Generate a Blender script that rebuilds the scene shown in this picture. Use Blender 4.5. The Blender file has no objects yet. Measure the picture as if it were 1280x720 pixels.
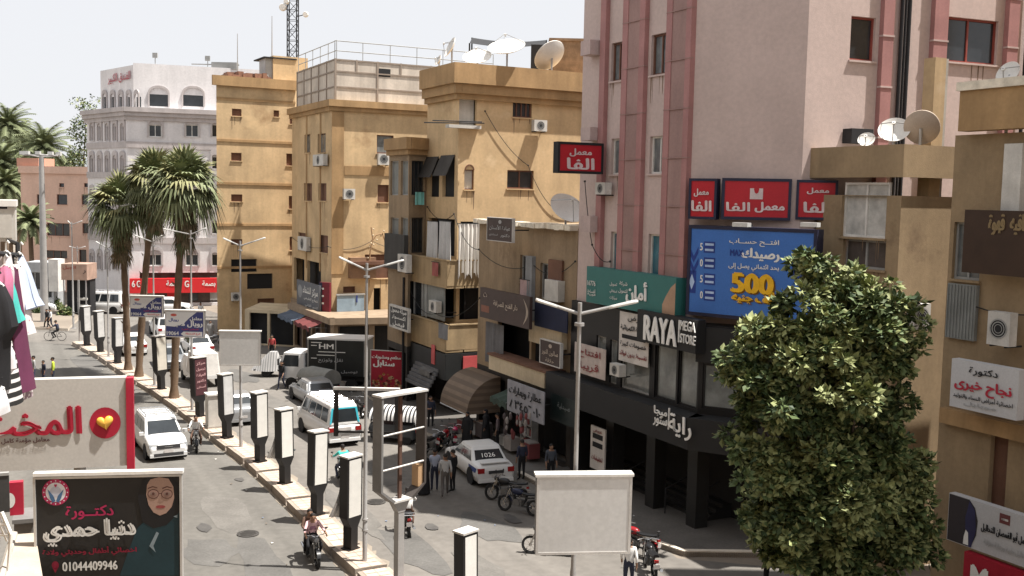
import bpy, math, random, unicodedata
from mathutils import Matrix, Vector
R = math.radians
sc = bpy.context.scene
C = sc.collection
rnd = random.Random(7)
# ---------------------------------------------------------------- camera
F = 1300.0                                   # focal length in pixels of the 1280 wide photograph
CAM = Vector((0, 0, 12.0))
PITCH, ROLL = math.atan(117 / F), math.atan(0.020)
cd = bpy.data.cameras.new('camera'); cam = bpy.data.objects.new('camera', cd); C.objects.link(cam)
cd.sensor_width = 36; cd.lens = 36 * F / 1280; cd.clip_end = 3000; cd.clip_start = 0.1
RM = Matrix.Rotation(math.pi / 2 - PITCH, 3, 'X') @ Matrix.Rotation(ROLL, 3, 'Z')
cam.matrix_world = Matrix.Translation(CAM) @ RM.to_4x4()
sc.camera = cam
# ---------------------------------------------------------------- sky, sun, exposure
EL, AZ = R(68), R(-4)                       # sun height; bearing from +X (to the right of the view), towards the camera
SUN = Vector((math.cos(EL) * math.cos(AZ), math.cos(EL) * math.sin(AZ), math.sin(EL)))
w = bpy.data.worlds.new('World'); sc.world = w; w.use_nodes = True
nt = w.node_tree; bg = nt.nodes['Background']
sky = nt.nodes.new('ShaderNodeTexSky'); sky.sky_type = 'NISHITA'; sky.sun_disc = False
sky.sun_elevation = EL; sky.sun_rotation = math.atan2(SUN.x, SUN.y)
sky.air_density = 1.0; sky.dust_density = 1.0; sky.ozone_density = 1.0; sky.altitude = 0
hz = nt.nodes.new('ShaderNodeMix'); hz.data_type = 'RGBA'; hz.inputs[0].default_value = .95; hz.inputs[7].default_value = (6.5, 6.56, 6.78, 1)   # thin white desert haze over the blue
nt.links.new(sky.outputs[0], hz.inputs[6]); nt.links.new(hz.outputs[2], bg.inputs[0]); bg.inputs[1].default_value = 0.069
sl = bpy.data.lights.new('sun', 'SUN'); sl.energy = 5.0; sl.angle = R(0.55); sl.color = (1.0, 0.955, 0.89)
so = bpy.data.objects.new('sun', sl); C.objects.link(so); so.rotation_euler = SUN.to_track_quat('Z', 'Y').to_euler(); so.location = (20, 0, 60)
sc.view_settings.view_transform = 'Standard'; sc.view_settings.look = 'None'
sc.view_settings.exposure = 1.0; sc.view_settings.gamma = 1.0; sc.view_settings.use_curve_mapping = False
sc.cycles.max_bounces = 5; sc.cycles.diffuse_bounces = 3; sc.cycles.glossy_bounces = 2; sc.cycles.transmission_bounces = 3
sc.cycles.transparent_max_bounces = 6; sc.cycles.caustics_reflective = False; sc.cycles.caustics_refractive = False
# ---------------------------------------------------------------- measuring: photograph pixel -> point in the street
def ray(px, py):
    return RM @ Vector(((px - 640) / F, -(py - 360) / F, -1.0))
def gp(px, py, z=0.0):
    d = ray(px, py); return CAM + d * ((z - CAM.z) / d.z)
def at(px, py, Y):
    d = ray(px, py); return CAM + d * (Y / d.y)
# ---------------------------------------------------------------- objects
W = {}
def tag(o, label=None, cat=None, group=None, kind=None):
    if label: o['label'] = label
    if cat: o['category'] = cat
    if group: o['group'] = group
    if kind: o['kind'] = kind
    return o
def thing(name, label, cat, loc=(0, 0, 0), rz=0.0, group=None):
    o = bpy.data.objects.new(name, None); C.objects.link(o); o.empty_display_size = .2
    o.location = loc; o.rotation_euler = (0, 0, rz)
    W[o.name] = Matrix.Translation(Vector(loc)) @ Matrix.Rotation(rz, 4, 'Z')
    return tag(o, label, cat, group)
def kids(o): return [c for c in C.objects if c.parent == o]
def dup(root, loc, rz, label=None, group=None):
    tree = {}
    for c in C.objects:
        if c.parent is not None: tree.setdefault(c.parent.name, []).append(c)
    def cp(o, par):
        n = o.copy(); C.objects.link(n); n.parent = par
        for k in tree.get(o.name, []): cp(k, n)
        return n
    r = cp(root, None); r.location = loc; r.rotation_euler = (0, 0, rz)
    if label: r['label'] = label
    if group: r['group'] = group
    W[r.name] = Matrix.Translation(Vector(loc)) @ Matrix.Rotation(rz, 4, 'Z')
    return r
# ---------------------------------------------------------------- materials (procedural)
MC = {}
def mat(key, col, rough=.8, var=.18, scale=1.5, bump=.0, bscale=30., metal=0., streak=0., spec=.35, fine=.06, stain=None, stain_at=.62, alpha=1.0, patch=None, tracks=0.):
    if key in MC: return MC[key]
    m = bpy.data.materials.new(key); m.use_nodes = True; MC[key] = m
    t = m.node_tree; N = t.nodes; L = t.links; b = N['Principled BSDF']
    b.inputs['Roughness'].default_value = rough; b.inputs['Metallic'].default_value = metal
    b.inputs['Specular IOR Level'].default_value = spec; b.inputs['Alpha'].default_value = alpha
    tc = N.new('ShaderNodeTexCoord')
    def noise(sca, det=4, mp=None, rg=.55):
        n = N.new('ShaderNodeTexNoise'); n.inputs['Scale'].default_value = sca; n.inputs['Detail'].default_value = det; n.inputs['Roughness'].default_value = rg
        if mp:
            q = N.new('ShaderNodeMapping'); q.inputs['Scale'].default_value = mp; L.new(tc.outputs['Object'], q.inputs[0]); L.new(q.outputs[0], n.inputs['Vector'])
        else: L.new(tc.outputs['Object'], n.inputs['Vector'])
        return n.outputs['Fac']
    def mult(src, fac, lo, hi):
        r = N.new('ShaderNodeMapRange'); r.inputs[1].default_value = .3; r.inputs[2].default_value = .7; r.inputs[3].default_value = lo; r.inputs[4].default_value = hi
        L.new(fac, r.inputs[0]); x = N.new('ShaderNodeMix'); x.data_type = 'RGBA'; x.blend_type = 'MULTIPLY'; x.inputs[0].default_value = 1
        L.new(src, x.inputs[6]); L.new(r.outputs[0], x.inputs[7]); return x.outputs[2]
    rgb = N.new('ShaderNodeRGB'); rgb.outputs[0].default_value = (*col, 1); c = rgb.outputs[0]
    if var: c = mult(c, noise(scale), 1 - var, 1 + var * .6)
    if fine: c = mult(c, noise(scale * 14, 3), 1 - fine, 1 + fine)
    if streak: c = mult(c, noise(1.7, 5, (1, 1, .11), .6), 1 - streak * .75, 1 + streak * .25)
    if stain:
        r = N.new('ShaderNodeMapRange'); r.inputs[1].default_value = stain_at; r.inputs[2].default_value = stain_at + .12; L.new(noise(scale * .6, 6, None, .65), r.inputs[0])
        x = N.new('ShaderNodeMix'); x.data_type = 'RGBA'; L.new(r.outputs[0], x.inputs[0]); L.new(c, x.inputs[6]); x.inputs[7].default_value = (*stain, 1); c = x.outputs[2]
    if patch:                                   # repaired plaster: sharper, larger lighter or darker areas
        r = N.new('ShaderNodeMapRange'); r.inputs[1].default_value = .60; r.inputs[2].default_value = .72; L.new(noise(scale * .9, 5, (1, 1, 1.6), .6), r.inputs[0])
        x = N.new('ShaderNodeMix'); x.data_type = 'RGBA'; L.new(r.outputs[0], x.inputs[0]); L.new(c, x.inputs[6]); x.inputs[7].default_value = (*patch, 1); c = x.outputs[2]
    if tracks:
        n = N.new('ShaderNodeTexNoise'); n.inputs['Scale'].default_value = 1.0; n.inputs['Detail'].default_value = 5; q = N.new('ShaderNodeMapping'); q.vector_type = 'POINT'; q.inputs['Rotation'].default_value = (0, 0, -math.atan2(.888, -.46)); q.inputs['Scale'].default_value = (.03, .9, 1)
        q2 = N.new('ShaderNodeMapping'); q2.inputs['Rotation'].default_value = (0, 0, -math.atan2(.888, -.46)); L.new(tc.outputs['Object'], q2.inputs[0]); q.inputs['Rotation'].default_value = (0, 0, 0); L.new(q2.outputs[0], q.inputs[0]); L.new(q.outputs[0], n.inputs['Vector']); c = mult(c, n.outputs['Fac'], 1 - tracks, 1 + tracks * .7)
    L.new(c, b.inputs['Base Color'])
    if bump:
        n = noise(bscale, 3); bp = N.new('ShaderNodeBump'); bp.inputs['Strength'].default_value = bump; bp.inputs['Distance'].default_value = .03
        L.new(n, bp.inputs['Height']); L.new(bp.outputs[0], b.inputs['Normal'])
    return m
def stripes(key, c1, c2, period, axis=2, duty=.5, rough=.7, dx=0.0):
    if key in MC: return MC[key]
    m = mat(key, c1, rough); t = m.node_tree; N = t.nodes; L = t.links; b = N['Principled BSDF']
    tc = N.new('ShaderNodeTexCoord'); s = N.new('ShaderNodeSeparateXYZ'); L.new(tc.outputs['Object'], s.inputs[0])
    a = N.new('ShaderNodeMath'); a.operation = 'MULTIPLY'; a.inputs[1].default_value = 1 / period; L.new(s.outputs[axis], a.inputs[0])
    f = N.new('ShaderNodeMath'); f.operation = 'FRACT'; L.new(a.outputs[0], f.inputs[0])
    g = N.new('ShaderNodeMath'); g.operation = 'GREATER_THAN'; g.inputs[1].default_value = duty; L.new(f.outputs[0], g.inputs[0])
    src = b.inputs['Base Color'].links[0].from_socket
    x = N.new('ShaderNodeMix'); x.data_type = 'RGBA'; L.new(g.outputs[0], x.inputs[0]); L.new(src, x.inputs[6]); x.inputs[7].default_value = (*c2, 1)
    L.new(x.outputs[2], b.inputs['Base Color']); return m
# ---------------------------------------------------------------- arabic lettering
TAB = {}
for cp_ in range(0xFE70, 0xFEFD):
    d_ = unicodedata.decomposition(chr(cp_))
    if d_.startswith('<'):
        k_, *r_ = d_.split(); TAB.setdefault(''.join(chr(int(x, 16)) for x in r_), {})[k_.strip('<>')] = chr(cp_)
def shape(t):
    if not any('\u0600' <= ch <= '\u06ff' for ch in t): return t
    Ls = []; i = 0
    while i < len(t):
        if t[i] == '\u0644' and t[i:i + 2] in TAB and len(t[i:i + 2]) == 2: Ls.append(t[i:i + 2]); i += 2
        else: Ls.append(t[i]); i += 1
    nx = lambda c: c == '\u0640' or (c in TAB and 'initial' in TAB[c])
    pv = lambda c: c == '\u0640' or (c in TAB and 'final' in TAB[c])
    out = []
    for j, c in enumerate(Ls):
        p = j > 0 and nx(Ls[j - 1]) and pv(c); n = j + 1 < len(Ls) and nx(c) and pv(Ls[j + 1])
        out.append(TAB[c].get('medial' if p and n else 'final' if p else 'initial' if n else 'isolated', c) if c in TAB else c)
    s = ''.join(reversed(out))
    return s
TXT = {}
def text_geo(s, ext=0.0):
    if (s, ext) in TXT: return TXT[(s, ext)]
    cu = bpy.data.curves.new('lettering', 'FONT'); cu.body = shape(s); cu.extrude = ext; cu.resolution_u = 3
    o = bpy.data.objects.new('lettering', cu); C.objects.link(o)
    dg = bpy.context.evaluated_depsgraph_get(); me = bpy.data.meshes.new_from_object(o.evaluated_get(dg))
    v = [tuple(x.co) for x in me.vertices]; f = [tuple(p.vertices) for p in me.polygons]
    bpy.data.objects.remove(o); bpy.data.curves.remove(cu); bpy.data.meshes.remove(me)
    par = list(range(len(v)))
    def fd(a):
        while par[a] != a: par[a] = par[par[a]]; a = par[a]
        return a
    for p in f:
        for q in p[1:]: par[fd(q)] = fd(p[0])
    ids = {}; k = [ids.setdefault(fd(i), len(ids)) for i in range(len(v))]
    x0 = min(a[0] for a in v); x1 = max(a[0] for a in v); y0 = min(a[1] for a in v); y1 = max(a[1] for a in v)
    r = ([((a[0] - x0) / (x1 - x0), (a[1] - y0) / (y1 - y0), a[2]) for a in v], f, k, (x1 - x0) / (y1 - y0))
    TXT[(s, ext)] = r; return r
# ---------------------------------------------------------------- mesh builder
class MB:
    def __init__(s): s.v = []; s.f = []; s.mi = []; s.ms = []; s.sm = []
    def mx(s, m):
        if m not in s.ms: s.ms.append(m)
        return s.ms.index(m)
    def add(s, vs, fs, m, M=None, smooth=False):
        o = len(s.v); s.v += [tuple(M @ Vector(p)) if M else tuple(p) for p in vs]; k = s.mx(m)
        for f in fs: s.f.append(tuple(i + o for i in f)); s.mi.append(k); s.sm.append(smooth)
        return s
    def box(s, x0, x1, y0, y1, z0, z1, m, M=None):
        if x0 > x1: x0, x1 = x1, x0
        if y0 > y1: y0, y1 = y1, y0
        if z0 > z1: z0, z1 = z1, z0
        return s.add([(x, y, z) for x in (x0, x1) for y in (y0, y1) for z in (z0, z1)],
                     [(0, 1, 3, 2), (4, 6, 7, 5), (0, 4, 5, 1), (2, 3, 7, 6), (0, 2, 6, 4), (1, 5, 7, 3)], m, M)
    def quad(s, p, m, M=None): return s.add(p, [tuple(range(len(p)))], m, M)
    def prism(s, poly, y0, y1, m, M=None, axis='y'):     # polygon in x,z (axis y) or x,y (axis z), pushed along the axis
        n = len(poly); g = (lambda a, b, t: (a, t, b)) if axis == 'y' else ((lambda a, b, t: (a, b, t)) if axis == 'z' else (lambda a, b, t: (t, a, b)))
        vs = [g(a, b, y0) for a, b in poly] + [g(a, b, y1) for a, b in poly]
        fs = [tuple(range(n)), tuple(range(2 * n - 1, n - 1, -1))] + [(i, i + n, (i + 1) % n + n, (i + 1) % n) for i in range(n)]
        return s.add(vs, fs, m, M)
    def cyl(s, p0, p1, r0, r1=None, n=10, m=None, M=None, cap=True, smooth=True):
        return s.tube([p0, p1], [r0, r0 if r1 is None else r1], n, m, M, cap, smooth)
    def tube(s, pts, r, n=8, m=None, M=None, cap=True, smooth=True):
        pts = [Vector(p) for p in pts]; rs = r if isinstance(r, (list, tuple)) else [r] * len(pts); vs = []; prev = None
        for i, p in enumerate(pts):
            t = (pts[min(i + 1, len(pts) - 1)] - pts[max(i - 1, 0)]).normalized()
            if prev is None: a = t.orthogonal().normalized()
            else:
                a = prev - t * prev.dot(t); a = a.normalized() if a.length > 1e-6 else t.orthogonal().normalized()
            prev = a; b = t.cross(a)
            for k in range(n):
                an = 2 * math.pi * k / n; vs.append(p + (a * math.cos(an) + b * math.sin(an)) * rs[i])
        fs = [(i * n + k, i * n + (k + 1) % n, (i + 1) * n + (k + 1) % n, (i + 1) * n + k) for i in range(len(pts) - 1) for k in range(n)]
        s.add(vs, fs, m, M, smooth)
        if cap: s.add([vs[k] for k in range(n)], [tuple(range(n - 1, -1, -1))], m, M); s.add(vs[-n:], [tuple(range(n))], m, M)
        return s
    def loft(s, rings, m, M=None, cap=True, smooth=True, closed=True):
        n = len(rings[0]); vs = [p for r in rings for p in r]; e = n if closed else n - 1
        fs = [(i * n + k, i * n + (k + 1) % n, (i + 1) * n + (k + 1) % n, (i + 1) * n + k) for i in range(len(rings) - 1) for k in range(e)]
        s.add(vs, fs, m, M, smooth)
        if cap: s.add(rings[0], [tuple(range(n - 1, -1, -1))], m, M); s.add(rings[-1], [tuple(range(n))], m, M)
        return s
    def lathe(s, prof, m, c=(0, 0, 0), axis='z', n=16, M=None, smooth=True):
        rings = []
        for r, h in prof:
            g = []
            for k in range(n):
                a = 2 * math.pi * k / n; x, y = r * math.cos(a), r * math.sin(a)
                g.append((c[0] + x, c[1] + y, c[2] + h) if axis == 'z' else (c[0] + x, c[1] + h, c[2] + y) if axis == 'y' else (c[0] + h, c[1] + x, c[2] + y))
            rings.append(g)
        return s.loft(rings, m, M, True, smooth)
    def ball(s, c, r, m, M=None, nu=12, nv=8):
        if not isinstance(r, (tuple, list)): r = (r, r, r)
        rings = [[(c[0] + r[0] * math.sin(math.pi * j / nv) * math.cos(2 * math.pi * k / nu), c[1] + r[1] * math.sin(math.pi * j / nv) * math.sin(2 * math.pi * k / nu), c[2] - r[2] * math.cos(math.pi * j / nv)) for k in range(nu)] for j in range(1, nv)]
        rings = [[(c[0] + 1e-4 * math.cos(2 * math.pi * k / nu) * r[0], c[1] + 1e-4 * math.sin(2 * math.pi * k / nu) * r[1], c[2] - r[2]) for k in range(nu)]] + rings + [[(c[0] + 1e-4 * math.cos(2 * math.pi * k / nu) * r[0], c[1] + 1e-4 * math.sin(2 * math.pi * k / nu) * r[1], c[2] + r[2]) for k in range(nu)]]
        return s.loft(rings, m, M)
    def text(s, t, u0, u1, z0, z1, y, m, M=None, bold=0.0, ext=0.0):   # lettering fitted to a box in the local x,z plane, facing local -y
        v, f, k, asp = text_geo(t, ext); n = 3 if bold else 1; h = (z1 - z0)
        for b in range(n):
            dx = (b - (n - 1) / 2) * bold * h; dz = (b % 2) * bold * .7 * h
            s.add([(u0 + a[0] * (u1 - u0) + dx, y - .0013 * (k[i] % 4) - .0052 * b - (a[2] + ext) * (1 if ext else 0), z0 + a[1] * h + dz) for i, a in enumerate(v)], f, m, M)
        return s
    def disc(s, u, z, ru, rz, y, m, M=None, n=28):
        return s.add([(u + ru * math.cos(2 * math.pi * k / n), y, z + rz * math.sin(2 * math.pi * k / n)) for k in range(n)], [tuple(range(n))], m, M)
    def poly(s, pts, y, m, M=None): return s.add([(a, y, b) for a, b in pts], [tuple(range(len(pts)))], m, M)
    def islands(s, name, parent, local=False):          # one part for each separate piece
        par = list(range(len(s.v)))
        def fd(a):
            while par[a] != a: par[a] = par[par[a]]; a = par[a]
            return a
        key = {}
        for i, p in enumerate(s.v):
            q = (round(p[0], 4), round(p[1], 4), round(p[2], 4)); j = key.setdefault(q, i)
            if j != i: par[fd(i)] = fd(j)
        for f in s.f:
            for q in f[1:]: par[fd(q)] = fd(f[0])
        gr = {}
        for k, f in enumerate(s.f): gr.setdefault(fd(f[0]), []).append(k)
        for ks in gr.values():
            g = MB(); mp = {}
            for k in ks:
                ff_ = []
                for i in s.f[k]:
                    if i not in mp: mp[i] = len(g.v); g.v.append(s.v[i])
                    ff_.append(mp[i])
                g.f.append(tuple(ff_)); g.mi.append(g.mx(s.ms[s.mi[k]])); g.sm.append(s.sm[k])
            g.build(name, parent, local)
    def build(s, name, parent=None, local=False, label=None, auto=35):
        me = bpy.data.meshes.new(name)
        inv = W[parent.name].inverted() if (parent is not None and not local) else None
        me.from_pydata([tuple(inv @ Vector(p)) for p in s.v] if inv else s.v, [], s.f)
        for m in s.ms: me.materials.append(m)
        me.polygons.foreach_set('material_index', s.mi)
        me.polygons.foreach_set('use_smooth', s.sm)
        me.update()
        if any(s.sm) and auto:
            try: me.set_sharp_from_angle(angle=R(auto))
            except Exception: pass
        o = bpy.data.objects.new(name, me); C.objects.link(o)
        if parent is not None: o.parent = parent; W[o.name] = W[parent.name]
        else: W[o.name] = Matrix.Identity(4)
        if label: o['label'] = label
        return o
# ---------------------------------------------------------------- facades
class Face:                                   # x along the wall (left to right), y into the building, z up
    def __init__(s, a, b):
        s.a = Vector((a[0], a[1], 0)); s.b = Vector((b[0], b[1], 0)); s.d = (s.b - s.a).normalized(); s.L = (s.b - s.a).length
        s.n = Vector((s.d.y, -s.d.x, 0)); i = -s.n
        s.M = Matrix(((s.d.x, i.x, 0, s.a.x), (s.d.y, i.y, 0, s.a.y), (0, 0, 1, 0), (0, 0, 0, 1)))
    def px(s, x, y, off=0.0):                 # off > 0: plane standing proud of the wall
        q = ray(x, y); o = s.a + s.n * off; t = (o - CAM).dot(s.n) / q.dot(s.n); p = CAM + q * t
        return (p - o).dot(s.d), p.z
    def r(s, x0, y0, x1, y1, off=0.0):
        xm, ym = (x0 + x1) / 2, (y0 + y1) / 2
        return s.px(x0, ym, off)[0], s.px(x1, ym, off)[0], s.px(xm, y1, off)[1], s.px(xm, y0, off)[1]
    def P(s, u, y, z): return s.M @ Vector((u, y, z))
def wall(mb, fc, u0, u1, z0, z1, holes, m, depth=.22, mrev=None):
    hs = [(max(a, u0 + .02), min(b, u1 - .02), max(c, z0), min(d, z1 - .02)) for a, b, c, d in holes]
    hs = [h for h in hs if h[3] - h[2] > .05 and h[1] - h[0] > .03]; us = sorted({u0, u1, *[h[0] for h in hs], *[h[1] for h in hs]}); zs = sorted({z0, z1, *[h[2] for h in hs], *[h[3] for h in hs]})
    for i in range(len(us) - 1):
        for j in range(len(zs) - 1):
            a, b, c, d = us[i], us[i + 1], zs[j], zs[j + 1]; uc, zc = (a + b) / 2, (c + d) / 2
            if b - a < 1e-5 or d - c < 1e-5 or any(h[0] < uc < h[1] and h[2] < zc < h[3] for h in hs): continue
            mb.quad([(a, 0, c), (b, 0, c), (b, 0, d), (a, 0, d)], m, fc.M)
    r = mrev or m
    for a, b, c, d in hs:
        for q in ([(a, 0, c), (a, 0, d), (a, depth, d), (a, depth, c)], [(b, 0, c), (b, depth, c), (b, depth, d), (b, 0, d)],
                  [(a, 0, c), (a, depth, c), (b, depth, c), (b, 0, c)], [(a, 0, d), (b, 0, d), (b, depth, d), (a, depth, d)]): mb.quad(q, r, fc.M)
class Building:
    def __init__(s, name, label, cat, fp, z1, m, z0=0.0, group=None, roof=None):
        s.fp = [Vector((p[0], p[1])) for p in fp]; s.z0, s.z1, s.m = z0, z1, m; n = len(fp)
        s.root = thing(name, label, cat, (s.fp[0].x, s.fp[0].y, 0), 0, group)
        s.faces = [Face(s.fp[i], s.fp[(i + 1) % n]) for i in range(n)]; s.holes = [[] for _ in fp]; s.mats = [None] * n; s.roofm = roof or m
    def hole(s, i, r): s.holes[i].append(r); return r
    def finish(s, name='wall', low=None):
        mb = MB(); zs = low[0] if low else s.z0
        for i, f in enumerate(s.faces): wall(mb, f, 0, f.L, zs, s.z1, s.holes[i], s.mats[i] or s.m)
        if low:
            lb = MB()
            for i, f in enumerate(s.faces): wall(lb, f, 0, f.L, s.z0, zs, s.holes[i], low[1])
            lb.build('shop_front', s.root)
        mb.quad([(p.x, p.y, s.z1 - .01) for p in s.fp], s.roofm)
        if s.z0 > 0: mb.quad([(p.x, p.y, s.z0) for p in reversed(s.fp)], s.m)
        s.wallo = mb.build(name, s.root); return s.wallo
    def ring(s, name, z0, z1, out, m, edges=None, prof=None):   # a cornice or band that follows the walls
        mb = MB(); n = len(s.fp); E = range(n) if edges is None else edges
        for i in E:
            f = s.faces[i]; e0 = out if (i - 1) % n in E else 0; e1 = out if (i + 1) % n in E else 0
            a, b = -out * .98 if (i - 1) % n in E else 0, f.L
            mb.box(a if False else 0, f.L + (out if (i + 1) % n in E else 0), -out, -.002 if z1 > s.z1 - .05 else .02, z0, z1, m, f.M)
        return mb.build(name, s.root)
def window(b, i, r, kind='sash', fm=None, gm=None, name='window', panes=2, depth=.18, sill=True, hole=True, rows=1):
    f = b.faces[i]; u0, u1, z0, z1 = r
    if hole: b.hole(i, r)
    y = depth; t = min(.07, (u1 - u0) * .08); mb = MB(); fm = fm or MC['frame_grey']; gm = gm or MC['glass_dark']
    for a, c, d, e in ((u0, u1, z0, z0 + t), (u0, u1, z1 - t, z1), (u0, u0 + t, z0 + t, z1 - t), (u1 - t, u1, z0 + t, z1 - t)): mb.box(a, c, y - .06, y + .02, d, e, fm, f.M)
    for k in range(1, panes):
        x = u0 + (u1 - u0) * k / panes; mb.box(x - t / 2, x + t / 2, y - .05, y + .02, z0 + t, z1 - t, fm, f.M)
    for k in range(1, rows):
        x = z0 + (z1 - z0) * k / rows; mb.box(u0 + t, u1 - t, y - .045, y + .02, x - t / 2, x + t / 2, fm, f.M)
    o = mb.build('window', b.root)
    g = MB(); g.box(u0 + t * .5, u1 - t * .5, y, y + .04, z0 + t * .5, z1 - t * .5, gm, f.M); g.build('pane' if kind != 'shutter' else 'shutter', o)
    if sill:
        g = MB(); g.box(u0 - .06, u1 + .06, -.08, .1, z0 - .07, z0 - .003, b.m, f.M); so_ = g.build('sill', o)
        g = MB(); q = random.Random(int(u0 * 977 + z0 * 131)); sm_ = mat('drip_stain', (.20, .135, .085), .9, var=.3, scale=2)
        for k in range(5):
            x = q.uniform(u0 - .05, u1); w_ = q.uniform(.02, .075); h_ = q.uniform(.15, 1.0); g.poly([(x, z0 - .07), (x + w_, z0 - .07), (x + w_ * .7, z0 - .07 - h_), (x + w_ * .35, z0 - .07 - h_ * 1.1)], -.004 - .001 * k, sm_, f.M)
        if b.m.name not in ('hotel_plaster',) and q.random() < .75: g.build('drip_stain', o)
    return o
# ================================================================ materials used widely
mat('frame_grey', (.33, .33, .32), .5); mat('frame_white', (.72, .70, .66), .5); mat('frame_brown', (.16, .075, .05), .6)
mat('glass_dark', (.028, .032, .036), .12, var=.3, spec=.6); mat('glass_grey', (.16, .175, .18), .2, var=.35, scale=2.5, spec=.6); mat('glass_blue', (.05, .16, .21), .15, var=.3)
mat('shutter_brown', (.17, .085, .055), .75, streak=.3); mat('shutter_grey', (.24, .25, .24), .7, streak=.25)
mat('black', (.012, .012, .013), .45); mat('dark', (.02, .02, .022), .8); mat('rubber', (.018, .018, .018), .85); mat('steel', (.42, .42, .42), .42, metal=.6, var=.1)
mat('white', (.74, .73, .70), .55, var=.08); mat('white_dirty', (.58, .56, .52), .7, streak=.25, stain=(.36, .32, .26)); mat('chrome', (.6, .6, .6), .2, metal=.9)
OCHRE = mat('ochre_plaster', (.57, .41, .235), .9, var=.2, scale=.45, bump=.25, streak=.2, stain=(.36, .23, .12), stain_at=.58, patch=(.64, .46, .26))
OCHRE2 = mat('ochre_plaster_pale', (.60, .43, .245), .9, var=.16, scale=.5, bump=.25, streak=.2, stain=(.36, .235, .13), stain_at=.6, patch=(.66, .50, .31))
TAN = mat('tan_plaster', (.46, .33, .19), .9, var=.2, scale=.5, bump=.25, streak=.24, stain=(.30, .20, .12), stain_at=.57, patch=(.50, .375, .24))
TANB = mat('tan_band', (.40, .255, .125), .9, var=.18, scale=.6, streak=.3)
PINK = mat('pink_plaster', (.54, .43, .395), .88, var=.07, scale=.5, bump=.2, streak=.05)
PINKL = mat('pink_panel_pale', (.50, .39, .365), .85, var=.1, scale=.7, streak=.14)
PINKB = mat('pink_panel_brown', (.335, .215, .195), .85, var=.12, scale=.7, streak=.2)
PINKR = mat('red_strip', (.38, .19, .18), .7, var=.14, scale=1.0, streak=.15)
HOT = mat('hotel_plaster', (.71, .685, .685), .85, var=.08, scale=.4, streak=.14)
HOTG = mat('hotel_band', (.47, .43, .42), .85, var=.12, scale=.5, streak=.2)
CREAM = mat('cream_plaster', (.60, .50, .35), .9, var=.16, scale=.6, streak=.22, stain=(.42, .31, .2))
CONC = mat('concrete', (.40, .37, .33), .9, var=.2, scale=.8, bump=.2, streak=.15)
ROADL = mat('asphalt_grey', (.134, .126, .114), .92, var=.12, scale=.25, bump=.12, bscale=60, fine=.1, stain=(.085, .082, .078), stain_at=.62, tracks=.16)
ROADR = mat('asphalt_dusty', (.160, .147, .132), .92, var=.14, scale=.22, bump=.12, bscale=60, fine=.1, stain=(.11, .098, .086), stain_at=.60, tracks=.16)
GRND = mat('dusty_ground', (.22, .185, .15), .95, var=.15, scale=.3, bump=.15, bscale=40)
# ================================================================ ground
def sheet(name, pts, z, m):
    mb = MB(); mb.quad([(p[0], p[1], z) for p in pts], m); o = mb.build(name); tag(o, kind='structure'); return o
sheet('ground', [(-700, -60), (700, -60), (700, 1200), (-700, 1200)], 0, GRND)
# edge of the median nearest the left carriageway, read off the photograph, as ground points
EDGE = [(600, 893), (505, 790), (446, 726), (414, 697), (378, 655), (340, 616), (305, 583), (262, 550), (222, 517), (187, 492), (155, 473), (123, 450), (90, 432)]
med = [gp(x, y, 0.0).to_2d() for x, y in EDGE]
def off(line, d):
    o = []
    for i, p in enumerate(line):
        t = (line[min(i + 1, len(line) - 1)] - line[max(i - 1, 0)]).normalized(); o.append(p + Vector((t.y, -t.x)) * d)
    return o
MW = 1.05
med_r = off(med, MW)
far_ = [gp(40, 425).to_2d(), gp(-200, 440).to_2d()]
sheet('left_road', [(-2.0, 12)] + [tuple(p) for p in [m + (n - m) * .5 for m, n in zip(med, med_r)]] + [tuple(far_[0]), (-70, 88), (-60, 60), (-14, 12)], .004, ROADL)
sheet('right_road', [(-1.0, 12), (12, 12), (12, 32.5), (5.7, 33.8), (3, 44), (1.5, 52), (-4, 60), (-14, 78), (-20, 88), (-30, 102), (-70, 104), (-75, 88)] + [tuple(p) for p in reversed([m + (n - m) * .5 for m, n in zip(med, med_r)])], .006, ROADR)
# paint
mat('paint_worn', (.62, .60, .56), .8, var=.3, scale=2)
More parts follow.
